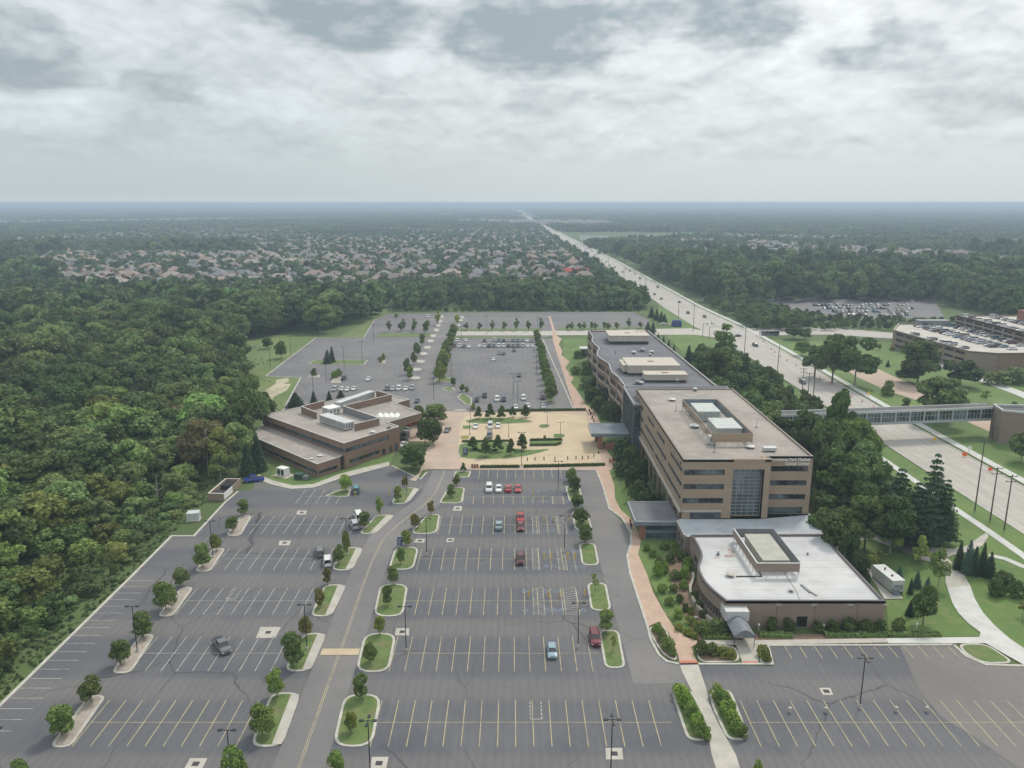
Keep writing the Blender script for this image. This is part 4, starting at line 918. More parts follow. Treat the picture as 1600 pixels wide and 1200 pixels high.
for a in ((215,1019,'two','black twin-head lamp post on the second gravel island from the bottom'),(480,1016,'two','black twin-head lamp post on the second grassy island left of the access road'),
 (635,1019,'two','black lamp post right of the second all-grass island'),(903,1013,'two','black twin-head lamp post between the blue car and the dark red SUV'),
 (954,1212,'four','black four-head lamp post at the bottom edge, right of centre'),(579,1214,'four','black lamp post at the bottom edge beside the concrete drain square'),
 (4,1226,'two','black lamp post at the bottom left corner of the photo'),(363,1230,'two','black lamp post at the bottom edge left of the access road'),
 (1343,1107,'four','black four-head lamp post in the right-hand parking rows'),(333,872,'two','black lamp post on the fourth gravel island along the left edge'),
 (543,868,'two','black lamp post on the fourth grassy island left of the access road'),(667,868,'two','black lamp post right of the fourth all-grass island'),
 (882,863,'two','black lamp post among the hatched disabled bays, nearer one'),(872,769,'two','black lamp post near the hedge at the top of the front lot'),
 (636,773,'two','black lamp post on the small island in front of the brick building')): lamp(*a)
for a in ((815,728,'tall','tall lamp post rising from the clipped hedge at the front of the plaza'),(855,666,'low','low lamp post on the small oval plaza lawn'),(875.6,683,'low','low lamp post on the tongue-shaped plaza lawn'),(795,683,'low','low lamp post between the parked plaza cars'),(735,660,'low','low lamp post at the left tip of the lens-shaped lawn'),(734,680,'low','low lamp post beside the yellow flower bed'),
 (678,624,'tall','tall lamp post at the bend of the upper access road'),(802,623,'tall','tall lamp post beside parked cars at the lower end of the upper middle lot'),(809,637,'tall','tall lamp post behind the plaza trees at the edge of the upper lot'),(705,588,'tall','tall lamp post beside the left hedge of the upper middle lot'),
 (838,586,'tall','tall lamp post beside the right hedge of the upper middle lot'),(584,536,'tall','tall lamp post at the narrow neck of the upper left lot'),(566,566,'tall','tall lamp post at the right end of the long grass island'),(538,576,'tall','white-headed lamp post just below the long grass island'),
 (510,598,'tall','tall lamp post left of the round-shrub island in the upper left lot'),(721,530,'tall','tall lamp post by the first cars of the far row'),(760,522,'tall','tall lamp post on the verge beyond the far car row'),(840,522,'tall','tall lamp post on the verge near the hedge corner'),(455,557,'tall','tall lamp post at the kerb between meadow and upper left lot'),(423,576,'tall','tall lamp post in the meadow near the kerb corner'),(490,619,'tall','tall lamp post behind the brick building roof')): lamp(*a)
for px,py,l in ((969,757,'slim garden lamp on the lawn between footpath and office tower'),(926,640,'slim lamp beside bollards near the slate-grey canopy')): lamp(px,py,'low',l)
# utility poles along the road
def upole(px,py,h,lab,arms=1,mast=None):
    x,y=G(px,py); t=thing('utility_pole',lab,'utility pole',(x,y,0)); part('pole',MB().tube((0,0,0),(0,0,h),.2,.13,7),'wood_pole' if not mast else 'galvanised',t)
    for i in range(arms):
        z=h-.5-i*1.4; b=MB().box(-1.4,-.08,z,1.4,.08,z+.16); part('crossarm',b,'wood_pole',t)
        for dx_ in (-1.3,1.3): part('insulator',MB().tube((dx_,0,z+.15),(dx_,0,z+.5),.08,.05,5),'grey_metal',t)
    if mast: part('mast_arm',MB().tube((0,0,h-.4),(mast,0,h-.1),.12,.07,6),'galvanised',t); part('signal_head',MB().box(mast-.2,-.2,h-1.3,mast+.2,.2,h-.1),'black_metal',t)
for a in ((1523,798,20,'tallest pole right of the big pines, nearest the skybridge',1),(1547,813,14.5,'middle of the three poles on the road verge at the right edge',2),(1569,827,14.5,'nearest of the three poles on the road verge at the right edge',2),
 (1163,553,17.5,'tall pole standing on the road just past the junction',1),(1214,591,16,'bare tall pole on the road edge between junction and skybridge',0),(1253,614,11,'left one of a paired set of poles left of the road, upper',2),(1262,620,10.5,'right one of the paired poles left of the road',2),(1270,627,17,'tallest pole just right of the paired poles',1),
 (1060,497,12,'pole on the verge beyond the junction, farthest left',0),(1083,518,17,'tall pole at the left corner of the junction',1)): upole(*a)
for a in ((1098,525,8,'thin signal pole at the left side of the junction',0,2.5),(1108,529,7.5,'signal pole at the near left corner of the junction with mast arm',0,9),(1187,524,8,'signal pole at the right corner of the junction with arm over the road',0,-9),(1163,490,9,'signal pole beyond the junction with long thin arm',0,-12)): upole(*a)
for k,y in enumerate(range(640,1500,70)):
    t=thing('utility_pole','distant thin utility pole beside the main road beyond the junction','utility pole',(121.5 if k%2 else 151,y,0),0,'distant poles along the main road'); part('pole',MB().tube((0,0,0),(0,0,13),.2,.14,5),'wood_pole',t); part('crossarm',MB().box(-1.3,-.08,12,1.3,.08,12.2),'wood_pole',t)
# traffic cones / barrels
for i,(px,py) in enumerate(((1182,526),(1193,534),(1205,546),(1210,551),(1219,558),(1230,564),(1244,572),(1281,592),(1296,601),(1309.5,608),(1331,620),(1347,628),(1365,638))):
    x,y=G(px,py); t=thing('traffic_barrel','orange and white traffic barrel in the line closing the right-hand lanes of the road','traffic barrel',(x,y,0),0,'traffic barrels on the main road')
    b=MB()
    for k,(z0,z1,mi) in enumerate(((.08,.3,0),(.3,.5,1),(.5,.7,0),(.7,.9,1),(.9,1.1,0))): b.tube((0,0,z0),(0,0,z1),.34-.03*k,.31-.03*k,9,mi)
    part('drum',b,['orange','white_paint'],t); part('base',MB().tube((0,0,0),(0,0,.1),.45,.42,8),'black_metal',t)
def roadsign(px,py,lab,m,shape='diamond',s=1.0,h=1.2,cat='road sign',rot=0):
    x,y=G(px,py); t=thing('road_sign',lab,cat,(x,y,0),rot); c=h+s
    b=MB()
    q=[(0,c-s),(s,c),(0,c+s),(-s,c)] if shape=='diamond' else [(-s,c-s*.8),(s,c-s*.8),(s,c+s*.8),(-s,c+s*.8)]
    b.add([(a,-.04,z) for a,z in q]+[(a,.04,z) for a,z in q],[(0,1,2,3),(7,6,5,4),(0,4,5,1),(1,5,6,2),(2,6,7,3),(3,7,4,0)]); part('panel',b,m,t); part('post',MB().tube((0,.1,0),(0,.1,c),.06,.06,5),'galvanised',t); return t
roadsign(1261,568,'orange diamond construction sign on the right verge of the road','orange',s=1.2)
roadsign(1357,621,'yellow diamond warning sign on the right verge near the skybridge','yellow',s=.8)
roadsign(1460,690,'yellow and orange barricade sign on the road just in front of the skybridge','yellow','sq',.6,.3)
roadsign(1507,714,'red and white barricade panel on the road right of the skybridge','orange','sq',.8,.2)
roadsign(1514,708,'small white panel sign on the lawn beside the road barricade','white_paint','sq',.6,1.2)
roadsign(1547,737,'low orange barricade on the right verge of the road','orange','sq',.7,.2)
def bluesign(px,py,lab,w_=1.3,h=2.6):
    x,y=G(px,py); t=thing('wayfinding_sign',lab,'sign',(x,y,0)); part('panel',MB().box(-w_/2,-.12,.35,w_/2,.12,h),'blue_sign',t); part('base',MB().box(-w_/2+.1,-.18,0,w_/2-.1,.18,.35),'concrete',t)
    b=MB()
    for i in range(4): b.box(-w_/2+.2,-.14,h-.5-i*.42,w_/2-.2-(i%2)*.25,-.121,h-.38-i*.42)
    part('lettering',b,'white_paint',t)
bluesign(727,712,'dark blue wayfinding sign on the largest plaza lawn',1.5,2.8); bluesign(625,854,'dark blue wayfinding sign behind the fourth all-grass island',1.2,2.4)
bluesign(212,985,'small blue banner sign on the lamp post of the second gravel island',.7,1.6); bluesign(479,986,'small blue banner sign near the reddish tree left of the access road',.7,1.6)
# bollards and posts
def post(px,py,r,h,m,lab,grp,cat='bollard'):
    x,y=G(px,py); t=thing('bollard',lab,cat,(x,y,.05),0,grp); part('shaft',MB().tube((0,0,0),(0,0,h),r,r,8),m,t); part('cap',MB().tube((0,0,h),(0,0,h+.12),r*1.1,r*.5,8),m,t)
for i,(a,b_) in enumerate(((850,719),(867,719),(887,718),(900,717.5),(910,717.5),(919,717),(928,714),(935.5,709.5),(836,719.5),(824,720))): post(a,b_,.16,1.0,'steel_dark','dark bollard in the curved row on the front plaza paving','plaza bollards')
for i,(a,b_) in enumerate(((921,643.6),(923,648),(925.4,654.6),(928,659.5))): post(a,b_,.28,1.1,'steel_dark','dark planter post on the pink brick beside the slate-grey canopy','canopy posts')
for i,(a,b_) in enumerate(((953,723),(957.5,721),(958,727))): post(a,b_,.3,1.1,'red_brick','red-brown planter post on the brick paving at the plaza corner','plaza corner posts')
for i,(a,b_) in enumerate(((738,731),(742,731),(746,731))): post(a,b_,.35,1.1,'red_brick','red planter post at the left end of the plaza hedge','plaza hedge posts')
for i,(a,b_) in enumerate(((826,933),(857,933),(875,933),(913,931),(850,872),(862,872),(887,872),(899,872),(850,815),(865,815),(890,815),(833,774),(555,775),(608,775))): post(a,b_,.13,1.3,'yellow','yellow protective post at the head of a disabled parking bay','yellow posts at the disabled bays')
for i,(a,b_) in enumerate(((1234,1113),(1290,1113),(1400,1112),(1448,1112))): post(a,b_,.28,.8,'concrete','concrete pole base on the centre line of the right-hand parking rows','concrete pole bases')
for i,(a,b_) in enumerate(((1286,986),(1330,986),(1379,986),(1432,984),(1185,985))): 
    x,y=G(a,b_); t=thing('garden_light','white globe garden light among the foundation shrubs of the clinic','garden light',(x,y,0),0,'globe lights before the clinic'); part('post',MB().tube((0,0,0),(0,0,1.0),.06,.06,6),'white_paint',t); part('globe',MB().tube((0,0,1.0),(0,0,1.25),.12,.24,8).tube((0,0,1.25),(0,0,1.5),.24,.1,8),'white_paint',t)
# hedges are built with the plants. generator, enclosure, cabinets
gx,gy_=G(1386,915); t=thing('generator','white standby generator on a concrete pad beside the clinic','generator',(gx,gy_,0),R(97),None,.88)
b=MB().box(-4.2,-1.5,.5,4.2,1.5,3.4); b.box(-4.3,-1.6,3.4,4.3,1.6,3.5); part('enclosure',b,'light_metal',t); part('fuel_tank',MB().box(-4.1,-1.4,.1,4.1,1.4,.5),'black_metal',t)
b=MB(); [b.box(-4.26,-1.2+i*.5,1.0,-4.2,-.85+i*.5,2.4) for i in range(5)]; part('louvre',b,'grey_metal',t); part('exhaust',MB().tube((1.5,0,3.5),(1.5,0,4.1),.2,.2,8).tube((-1.8,.2,3.5),(-1.8,.2,3.8),.3,.3,8),'rust',t)
flat('concrete_pad',[(1352,888),(1368,884),(1411,936),(1382,937)],.1,'concrete'); 
x,y=G(1399,930); t=thing('utility_cabinet','small dark blue-grey cabinet at the corner of the generator pad','cabinet',(x,y,.1)); part('body',MB().box(-.6,-.5,0,.6,.5,1.3),'blue_grey_metal',t); part('lid',MB().box(-.65,-.55,1.3,.65,.55,1.4),'grey_metal',t)
x,y=G(303,812); t=thing('utility_cabinet','pale green-white transformer cabinet on the grass verge left of the lot','cabinet',(x,y,0),R(10)); part('body',MB().box(-1.5,-1.2,.1,1.5,1.2,2.2),'light_metal',t); part('plinth',MB().box(-1.7,-1.4,0,1.7,1.4,.12),'concrete',t)
x,y=G(350,772); t=thing('bin_enclosure','tan walled bin enclosure with dark bins at the top corner of the left lot','enclosure',(x,y,0),R(-3))
part('wall',MB().box(-2.2,-5.2,0,2.2,-4.9,2.1).box(-2.2,-4.9,0,-1.9,6.5,2.1).box(-2.2,6.5,0,2.2,6.8,2.1).box(1.9,1.2,0,2.2,6.5,2.1),'low_brick',t); part('capping',MB().box(-2.3,-5.3,2.1,2.3,-4.8,2.2).box(-2.3,-4.8,2.1,-1.8,6.4,2.2).box(-2.3,6.4,2.1,2.3,6.9,2.2),'stone_band',t)
part('skip',MB().box(-1.6,-4.2,0,1.2,-1.2,1.7),'steel_dark',t); part('skip',MB().box(-1.6,2.0,0,1.2,5.4,1.8),'steel_dark',t); part('doorway_panel',MB().box(1.95,-4.9,.1,2.1,1.2,2.0),'white_paint',t)
x,y=G(443,743); t=thing('generator','small white generator box on the lawn before the brick building','generator',(x,y,0),R(-30)); part('enclosure',MB().box(-1.6,-1.1,.3,1.6,1.1,2.6),'white_paint',t); part('louvre',MB().box(-1.3,-1.15,.6,-.2,-1.1,2.2).box(.2,-1.15,.6,1.3,-1.1,2.2),'black_metal',t); part('plinth',MB().box(-2.6,-2,0,3,2,.15),'concrete',t)
x,y=G(468,748); t=thing('transformer','dark green transformer on the lawn before the brick building','transformer',(x,y,0),R(-15)); mat('dark_green',(.03,.08,.06),rough=.5); part('body',MB().box(-1.3,-.9,.1,1.3,.9,1.7),'dark_green',t); part('fin',MB().box(1.4,-.8,.1,3.0,.8,1.2),'galvanised',t)
x,y=G(1057,510); t=thing('covered_trailer','dark blue tarp-covered stack on the verge near the road junction','trailer',(x,y,0)); mat('tarp_blue',(.03,.06,.22),rough=.6); part('tarp',MB().box(-3,-2,.4,3,2,3.4).prism([(-2.4,-1.4),(2.4,-1.4),(2.4,1.4),(-2.4,1.4)],3.4,4.2),'tarp_blue',t); part('base',MB().box(-3.2,-2.1,0,3.2,2.1,.4),'wood_pole',t)
x,y=G(1040,508); t=thing('material_pile','pale rubble and pallets stacked on the verge beside the blue tarp','pile',(x,y,0)); part('heap',MB().box(-4,-1.5,0,1,1.5,1.0).box(1.5,-1,0,4,1.2,.7).prism([(-3,-1),(0,-1.2),(-.6,1),(-2.6,.8)],1.0,1.8),'concrete',t)
x,y=G(1107,972); t=thing('garden_sculpture','small grey standing light box on the lawn left of the clinic','garden light',(x-2.5,y,0)); part('body',MB().box(-.35,-.3,.3,.35,.3,1.1),'galvanised',t); part('leg',MB().tube((0,0,0),(0,0,.4),.1,.1,6),'black_metal',t)
# ================================================================ foliage
def leafmat(name,c1,c2,c3,use_obj=True,rnd=.35):
    m,w,b=newmat(name); oi=w.n('ShaderNodeObjectInfo')
    tc=w.n('ShaderNodeTexCoord').outputs['Object']; ps=w.n('ShaderNodeNewGeometry').outputs['Position']
    c=w.mix(w.ss(w.noise(ps,.45,4),.33,.67),c1+(1,),c2+(1,))
    c=w.mix(w.m('MULTIPLY',w.ss(w.noise(ps,2.6,3),.48,.72),.45),c,c3+(1,))
    r=oi.outputs['Random']; c=w.mix(w.m('MULTIPLY',w.ss(w.noise(ps,.012,4),.42,.62),.5),c,tuple(q*1.5 for q in c2)+(1,)); c=w.mix(w.m('MULTIPLY',w.ss(w.noise(ps,.004,3),.45,.6),.4),c,tuple(q*.8 for q in c1)+(1,))
    if name.startswith('wood'): c=w.mix(w.m('MULTIPLY',w.ss(w.noise(ps,.05,4),.50,.68),.22),c,(.135,.135,.060,1))
    hs=w.n('ShaderNodeHueSaturation'); w.put(hs.inputs['Color'],c)
    w.put(hs.inputs['Hue'],w.m('ADD',.5-.012*rnd/.35,w.m('MULTIPLY',r,.032*rnd/.35)))
    w.put(hs.inputs['Value'],w.m('ADD',1-rnd*.75,w.m('MULTIPLY',w.m('FRACT',w.m('MULTIPLY',r,7.31)),rnd*1.6)))
    c=hs.outputs[0]
    if use_obj: c=w.mix(1.0,c,oi.outputs['Color'],'MULTIPLY')
    w.put(b.inputs['Base Color'],c); b.inputs['Roughness'].default_value=.75; b.inputs['Specular IOR Level'].default_value=.25
    tr=w.n('ShaderNodeBsdfTranslucent'); w.put(tr.inputs[0],c); ms=w.n('ShaderNodeMixShader'); ms.inputs[0].default_value=.22
    out=[n for n in m.node_tree.nodes if n.bl_idname=='ShaderNodeOutputMaterial'][0]
    w.t.links.new(b.outputs[0],ms.inputs[1]); w.t.links.new(tr.outputs[0],ms.inputs[2]); w.t.links.new(ms.outputs[0],out.inputs[0])
leafmat('leaf',(.110,.165,.042),(.175,.225,.066),(.062,.098,.026),rnd=.22)
leafmat('needle',(.042,.080,.040),(.065,.112,.056),(.022,.045,.024),rnd=.12)
leafmat('wood_leaf',(.090,.138,.042),(.150,.195,.068),(.048,.076,.026),rnd=.5)
leafmat('far_leaf',(.088,.138,.050),(.142,.190,.072),(.052,.082,.034),False,.6)
mat('bark',(.10,.08,.06),(.14,.115,.09),scale=2,world=False); mat('pale_bark',(.34,.31,.26),(.24,.21,.18),scale=2,world=False)
def quads(P_,N_,S_,rs,aspect=.75):
    """one small leaf-clump face per point"""
    n=len(P_); a=rs.normal(size=(n,3)); t=np.cross(N_,a); t/=np.linalg.norm(t,axis=1)[:,None]+1e-9; b=np.cross(N_,t)
    S=S_[:,None]; v=np.empty((n,4,3))
    v[:,0]=P_-t*S*.5-b*S*.2*aspect; v[:,1]=P_+t*S*.15-b*S*.55*aspect; v[:,2]=P_+t*S*.55+b*S*.15*aspect; v[:,3]=P_-t*S*.1+b*S*.55*aspect
    return v.reshape(-1,3)
def mesh_quads(name,V,mat_):
    n=len(V)//4; me=bpy.data.meshes.new(name); me.vertices.add(n*4); me.loops.add(n*4); me.polygons.add(n)
    me.vertices.foreach_set('co',V.astype('f').ravel()); me.loops.foreach_set('vertex_index',np.arange(n*4,dtype='i'))
    me.polygons.foreach_set('loop_start',np.arange(0,n*4,4,dtype='i')); me.polygons.foreach_set('loop_total',np.full(n,4,dtype='i'))
    me.materials.append(MT[mat_]); me.update(); me.validate(); return me
def crown_pts(seed,Ht,rad,base,nl,nleaf,leaf,shape='round',lobe=.42,thin=1.0):
    rs=np.random.RandomState(seed); C_=[];Rr=[]
    for i in range(nl):
        u_=rs.rand(); z=base+(Ht-base)*(.12+.80*u_); t_=(z-base)/(Ht-base)
        if shape=='round': prof=math.sqrt(max(.05,1-(2*t_-.85)**2*.85))
        elif shape=='cone': prof=max(.10,1.05-t_)*1.0
        elif shape=='column': prof=.9*math.sqrt(max(.05,1-(2*t_-1)**2))
        else: prof=math.sqrt(max(.05,1-(2*t_-.6)**2*.6))
        r_=rad*lobe*rs.uniform(.7,1.25)*(.55+.45*prof); q=rad*prof-r_*.75; q=max(q,0)*math.sqrt(rs.uniform(.25,1)); a=rs.uniform(0,2*pi)
        C_.append((q*cos(a),q*sin(a),min(z,Ht-r_*.8))); Rr.append(r_)
    C_=np.array(C_);Rr=np.array(Rr); n=int(nleaf*2.6)
    k_=rs.choice(nl,n,p=Rr**2/(Rr**2).sum()); d=rs.normal(size=(n,3)); d[:,2]+=.35; d/=np.linalg.norm(d,axis=1)[:,None]
    P_=C_[k_]+d*(Rr[k_]*rs.uniform(.72,1.08,n))[:,None]*np.array([1,1,.85])
    ok=np.ones(n,bool)
    for j in range(nl):
        dd=np.linalg.norm(P_-C_[j],axis=1); ok&=~((dd<Rr[j]*.68)&(k_!=j))
    P_=P_[ok][:nleaf]; d=d[ok][:nleaf]; m_=len(P_)
    N_=d+rs.normal(size=(m_,3))*.55; N_/=np.linalg.norm(N_,axis=1)[:,None]
    return quads(P_,N_,leaf*rs.uniform(.55,1.35,m_)*thin,rs)
def trunk_mesh(seed,Ht,base,rad,r0,m='bark',nb=6):
    rs=random.Random(seed); b=MB(); b.tube((0,0,-.1),(rs.uniform(-.1,.1),0,base),r0,r0*.75,7); b.tube((0,0,base),(0,0,Ht*.7),r0*.75,r0*.25,6)
    for i in range(nb):
        a=2*pi*i/nb+rs.uniform(-.4,.4); z=base*.9+(Ht-base)*rs.uniform(0,.4); L=rad*rs.uniform(.5,.85); b.tube((0,0,z),(L*cos(a),L*sin(a),z+L*rs.uniform(.5,.9)),r0*.4,r0*.12,5,cap=False)
    return b.mesh('trunk',[m])
def spruce_pts(seed,Ht,rad,base,n,leaf,gap=0.0):
    rs=np.random.RandomState(seed); P_=[];N_=[]
    tiers=int(Ht/ (.55+gap)); per=n//tiers
    for i in range(tiers):
        t_=i/tiers; z=base+(Ht-base)*t_; r=rad*(1-t_)**.85+.1; nb=max(6,int(11*(1-t_))+4); w_=max(8,int(per*1.9*(1-t_)+6))
        a0=rs.uniform(0,2*pi)
        for j in range(w_):
            br=rs.randint(nb); a=a0+2*pi*br/nb+rs.normal()*.13; q=r*math.sqrt(rs.uniform(.05,1))*(1+.15*math.sin(br*2.3+i)); 
            P_.append((q*cos(a),q*sin(a),z+.35*(1-q/r)-.25*q/ max(r,.1)*(.6 if gap<.3 else -.5)+rs.normal()*.07)); N_.append((cos(a)*.5+rs.normal()*.3,sin(a)*.5+rs.normal()*.3,.9))
    P_=np.array(P_);N_=np.array(N_);N_/=np.linalg.norm(N_,axis=1)[:,None]
    return quads(P_,N_,leaf*rs.uniform(.6,1.3,len(P_)),rs,.55)
PR={}
def proto(key,V,m,Ht,rad,trunk): PR[key]=(mesh_quads('crown',V,m),trunk,Ht,rad)
for i in range(3): proto(f'street{i}',crown_pts(10+i,6.5,2.3,1.35,20,2000,.40,'round',.46),'leaf',6.5,2.3,trunk_mesh(i,6.5,1.9,2,.11))
for i in range(2): proto(f'cone{i}',crown_pts(20+i,7,2.1,1.1,34,2300,.38,'cone',.36),'leaf',7,2.1,trunk_mesh(i+5,7,1.3,1.4,.11))
for i in range(2): proto(f'column{i}',crown_pts(30+i,8,1.6,1.0,16,1000,.42,'column',.45),'leaf',8,1.6,trunk_mesh(i+8,8,1.1,1,.1))
for i in range(2): proto(f'sparse{i}',crown_pts(35+i,6,1.9,1.5,9,380,.42,'round',.42),'leaf',6,1.9,trunk_mesh(i+9,6,1.6,1.7,.09))
for i in range(5): proto(f'wood{i}',crown_pts(40+i,15,5.6,4.0,26,4200,.78,'round',.34),'wood_leaf',15,5.6,trunk_mesh(i+12,15,4.5,4,.26,'pale_bark' if i%2 else 'bark'))
for i in range(2): proto(f'airy{i}',crown_pts(50+i,13,4.3,3.5,14,1300,.72,'round',.36),'wood_leaf',13,4.3,trunk_mesh(i+17,13,4,3.6,.2,'pale_bark',9))
for i in range(3): proto(f'spruce{i}',spruce_pts(60+i,9,2.6,.5,2600,.55),'needle',9,2.6,trunk_mesh(i+20,9,.6,.3,.14))
for i in range(2): proto(f'pine{i}',spruce_pts(64+i,17,5.2,2.0,3600,.85,.75),'needle',17,5.2,trunk_mesh(i+22,17,3,.5,.25,'bark',0))
for i in range(3): proto(f'shrub{i}',crown_pts(70+i,2.2,1.5,.0,10,700,.32,'round',.5),'leaf',2.2,1.5,None)
for i in range(2): proto(f'scrub{i}',crown_pts(75+i,4.2,2.8,.0,16,1100,.5,'round',.42),'wood_leaf',4.2,2.8,None)
def zat(py,Y):  # height of the point seen at image row py above ground distance Y
    b=(600-py)/F; return H+Y*(-sin(TH)+b*cos(TH))/(cos(TH)+b*sin(TH))
TINT={'green':(1,1,1),'bright':(1.15,1.22,1.0),'dark':(.70,.74,.66),'olive':(1.35,1.15,.9),'red':(1.45,.92,.85),'rust':(1.32,.78,.95),'yellow':(1.9,1.6,.8),'fresh':(1.42,1.55,1.15),'blue':(1.5,1.6,2.4),'pale':(1.9,1.75,1.5),'lime':(1.45,1.6,1.0)}
NT_=[0]
def tree(x,y,h,wid,kind,tint,label,cat='tree',grp=None,name=None,z=.0):
    cands=[k_ for k_ in PR if k_.startswith(kind)]; NT_[0]+=1; me,tr,Hp,Rp=PR[cands[NT_[0]%len(cands)]]
    sz=h/Hp; sx=wid*(1.0 if kind in('spruce','pine') else 1.06 if kind=='street' else 1.2)/2/Rp; t=thing(name or {'shrub':'shrub','scrub':'shrub','spruce':'spruce_tree','pine':'pine_tree'}.get(kind,'broadleaf_tree'),label,cat,(x,y,z),random.uniform(0,6.28),grp)
    if tr: link('trunk',tr,t,scale=(min(sx,sz)*1.1,min(sx,sz)*1.1,sz))
    v=random.uniform(.9,1.12); c=tuple(q*v for q in TINT[tint]); link('crown' if tr else 'foliage',me,t,scale=(sx,sx,sz),color=c); return t
def ptree(px,pb,pt,wpx,kind,tint,label,cat='tree',grp=None,z=.0):
    x,y=G(px,pb); h=max(1.2,zat(pt,y)); Z=y*cos(TH)+H*sin(TH)
    return tree(x,y,h,wpx*Z/F,kind,tint,label,cat,grp,None,z)
# --- trees of the front lot
on=['nearest','second','third','fourth','farthest']
for i,((a,b_,t_,w_),(c,d,e,f)) in enumerate((((97,1150,1105,42),(143,1097,1057,33)),((189,1040,1000,32),(224,997,957,32)),((259,954,910,36),(285,916,888,25)),((317,888,850,28),(338,862,834,18)),((363,832,807,20),(381,806,781,20)))):
    ptree(a,b_,t_,w_,'street','green' if i%2 else 'bright' if i==0 else 'green',f'round green tree on the near end of the {on[i]} gravel island, left edge')
    ptree(c,d,e,f,'street','green' if i!=3 else 'olive',f'round green tree at the far end of the {on[i]} gravel island, left edge')
for i,(A_,B_) in enumerate((((410,1150,1102,40,'street','bright','large bright'),(433,1090,1048,30,'street','bright','bright green')),((458,1042,990,36,'street','green','broad dark'),(479,996,962,22,'street','red','reddish-brown')),((500,950,920,17,'street','red','small reddish'),(512,914,889,15,'street','red','little reddish-brown')),((530,882,851,18,'street','green','round green'),(542,868,829,13,'street','olive','olive-green')),((570,826,800,20,'street','green','round green'),(594,806,773,12,'column','lime','narrow bright green')))):
    for T_,w_ in ((A_,'near'),(B_,'far')): ptree(*T_[:6],f'{T_[6]} tree, {w_} end of the {on[i]} island left of access road')
for i,(A_,B_) in enumerate((((548,1145,1112,20,'street','olive','small olive'),(565,1092,1054,26,'street','green','round green')),((579,1038,1003,22,'street','green','dark green'),(593,992,962,18,'street','olive','olive green')),((606,947,916,17,'street','green','green'),(614,913,885,18,'street','green','round green')),((626,882,855,14,'street','green','small green'),(635,853,829,18,'street','olive','olive green')),((649,826,803,16,'street','red','reddish'),(674,804,783,13,'street','red','reddish-brown')))):
    for T_,w_ in ((A_,'near'),(B_,'far')): ptree(*T_[:6],f'{T_[6]} tree, {w_} end of {on[i]} all-grass island')
for a in ((705,777,757,15,'street','green','round green tree on the island beside the white parked car'),(713,760,741,12,'street','olive','small olive tree behind the island beside the white parked car'),(724,738,722,10,'cone','green','little pointed tree on the smallest island at the plaza corner'),
 (622,783,760,14,'street','olive','small tree on the island in front of the brick building'),(633,762,744,11,'street','red','slim reddish tree at the far end of the island before the brick building'),(541,768,742,20,'street','lime','bright green round tree on the sliver-shaped island by the brick building'),
 (947,988,953,25,'street','green','bushy green tree at the far end of the island beside the dark red SUV'),(957,1018,992,10,'sparse','olive','thin sapling on the island beside the dark red SUV'),(930,925,893,12,'sparse','lime','spindly pale tree on the island right of the hatched disabled bays'),
 (914,848,820,24,'street','green','lower of two joined trees above the third island beside the brick footpath'),(908,820,793,26,'street','green','broad tree crown on the second island from the plaza hedge'),(902,795,772,20,'street','dark','dark tree between the first and second islands from the plaza hedge'),
 (897,768,745,22,'street','dark','dark tree on the island nearest the plaza hedge, lower one'),(893,752,731,19,'street','green','tree at the plaza end of the right island column, topmost'),
 (370,1240,1168,40,'street','bright','leafy tree cut by the bottom edge, left of the access road'),(527,1230,1175,30,'street','bright','tree crown cut by the bottom edge, right of the access road'),(32,1240,1190,36,'street','green','dark crown just cut by the bottom left edge'),(1182,1225,1188,16,'shrub','lime','bright shrub cut by the bottom edge right of the concrete footpath'),
 (680,662,632,40,'street','dark','dark tree behind the drive-through porch, upper'),(664,695,655,28,'street','dark','left twin dark tree on the grass patch beside the porch'),(677,695,655,30,'street','dark','right twin dark tree on the grass patch beside the porch'),(644,733,695,46,'street','dark','broad dark tree at the front right corner of the brick building'),(652,664,634,24,'street','dark','dark tree close behind the porch pier'),
 (404,735,676,28,'spruce','dark','tall dark conifer at the left front corner of the brick building'),(388,742,690,26,'spruce','dark','dark conifer beside the bin enclosure'),(463,646,612,38,'spruce','dark','broad dark pine behind the left part of the brick building'),(491,640,610,17,'spruce','dark','pointed dark pine behind the brick building roof edge'),(515,634,610,16,'spruce','dark','second pointed pine behind the brick building roof edge'),(533,630,608,20,'spruce','dark','third pine behind the brick building roof edge'),
 (412,668,612,34,'wood','dark','dark round tree at the far left corner of the brick building'),(396,688,588,46,'wood','dark','very dark tall tree left of the brick building roof corner'),(380,716,622,48,'wood','dark','dark tree beside the terrace roof of the brick building'),(372,738,662,44,'wood','green','tree behind the bin enclosure, left of the dark conifers'),(352,742,668,40,'wood','olive','olive tree directly behind the bin enclosure'),(345,755,705,30,'airy','olive','short airy tree left of the bin enclosure')): ptree(*a)
# --- plaza trees
for i,(x,b_,t_,w_) in enumerate(((748,655,634,15),(766,655,629,17),(784.5,656,632.5,16),(801,652,634,12),(821,653,631.5,17))): ptree(x,b_,t_,w_,'cone','dark',f'dark pointed tree on the lens-shaped plaza lawn, {["first","second","third","fourth","fifth"][i]} from the left')
for i,(x,b_,t_,w_) in enumerate(((739,703,681,19),(759.5,714,682,21),(778,706,678,18),(798.5,712,684,17),(816,704,676,20))): ptree(x,b_,t_,w_,'cone','dark',f'dark pointed tree in the curved row on the largest plaza lawn, {["first","second","third","fourth","fifth"][i]} from left')
ptree(851,687,680,5,'shrub','red','small dark red shrub above the clipped hedge bed in the plaza','shrub')
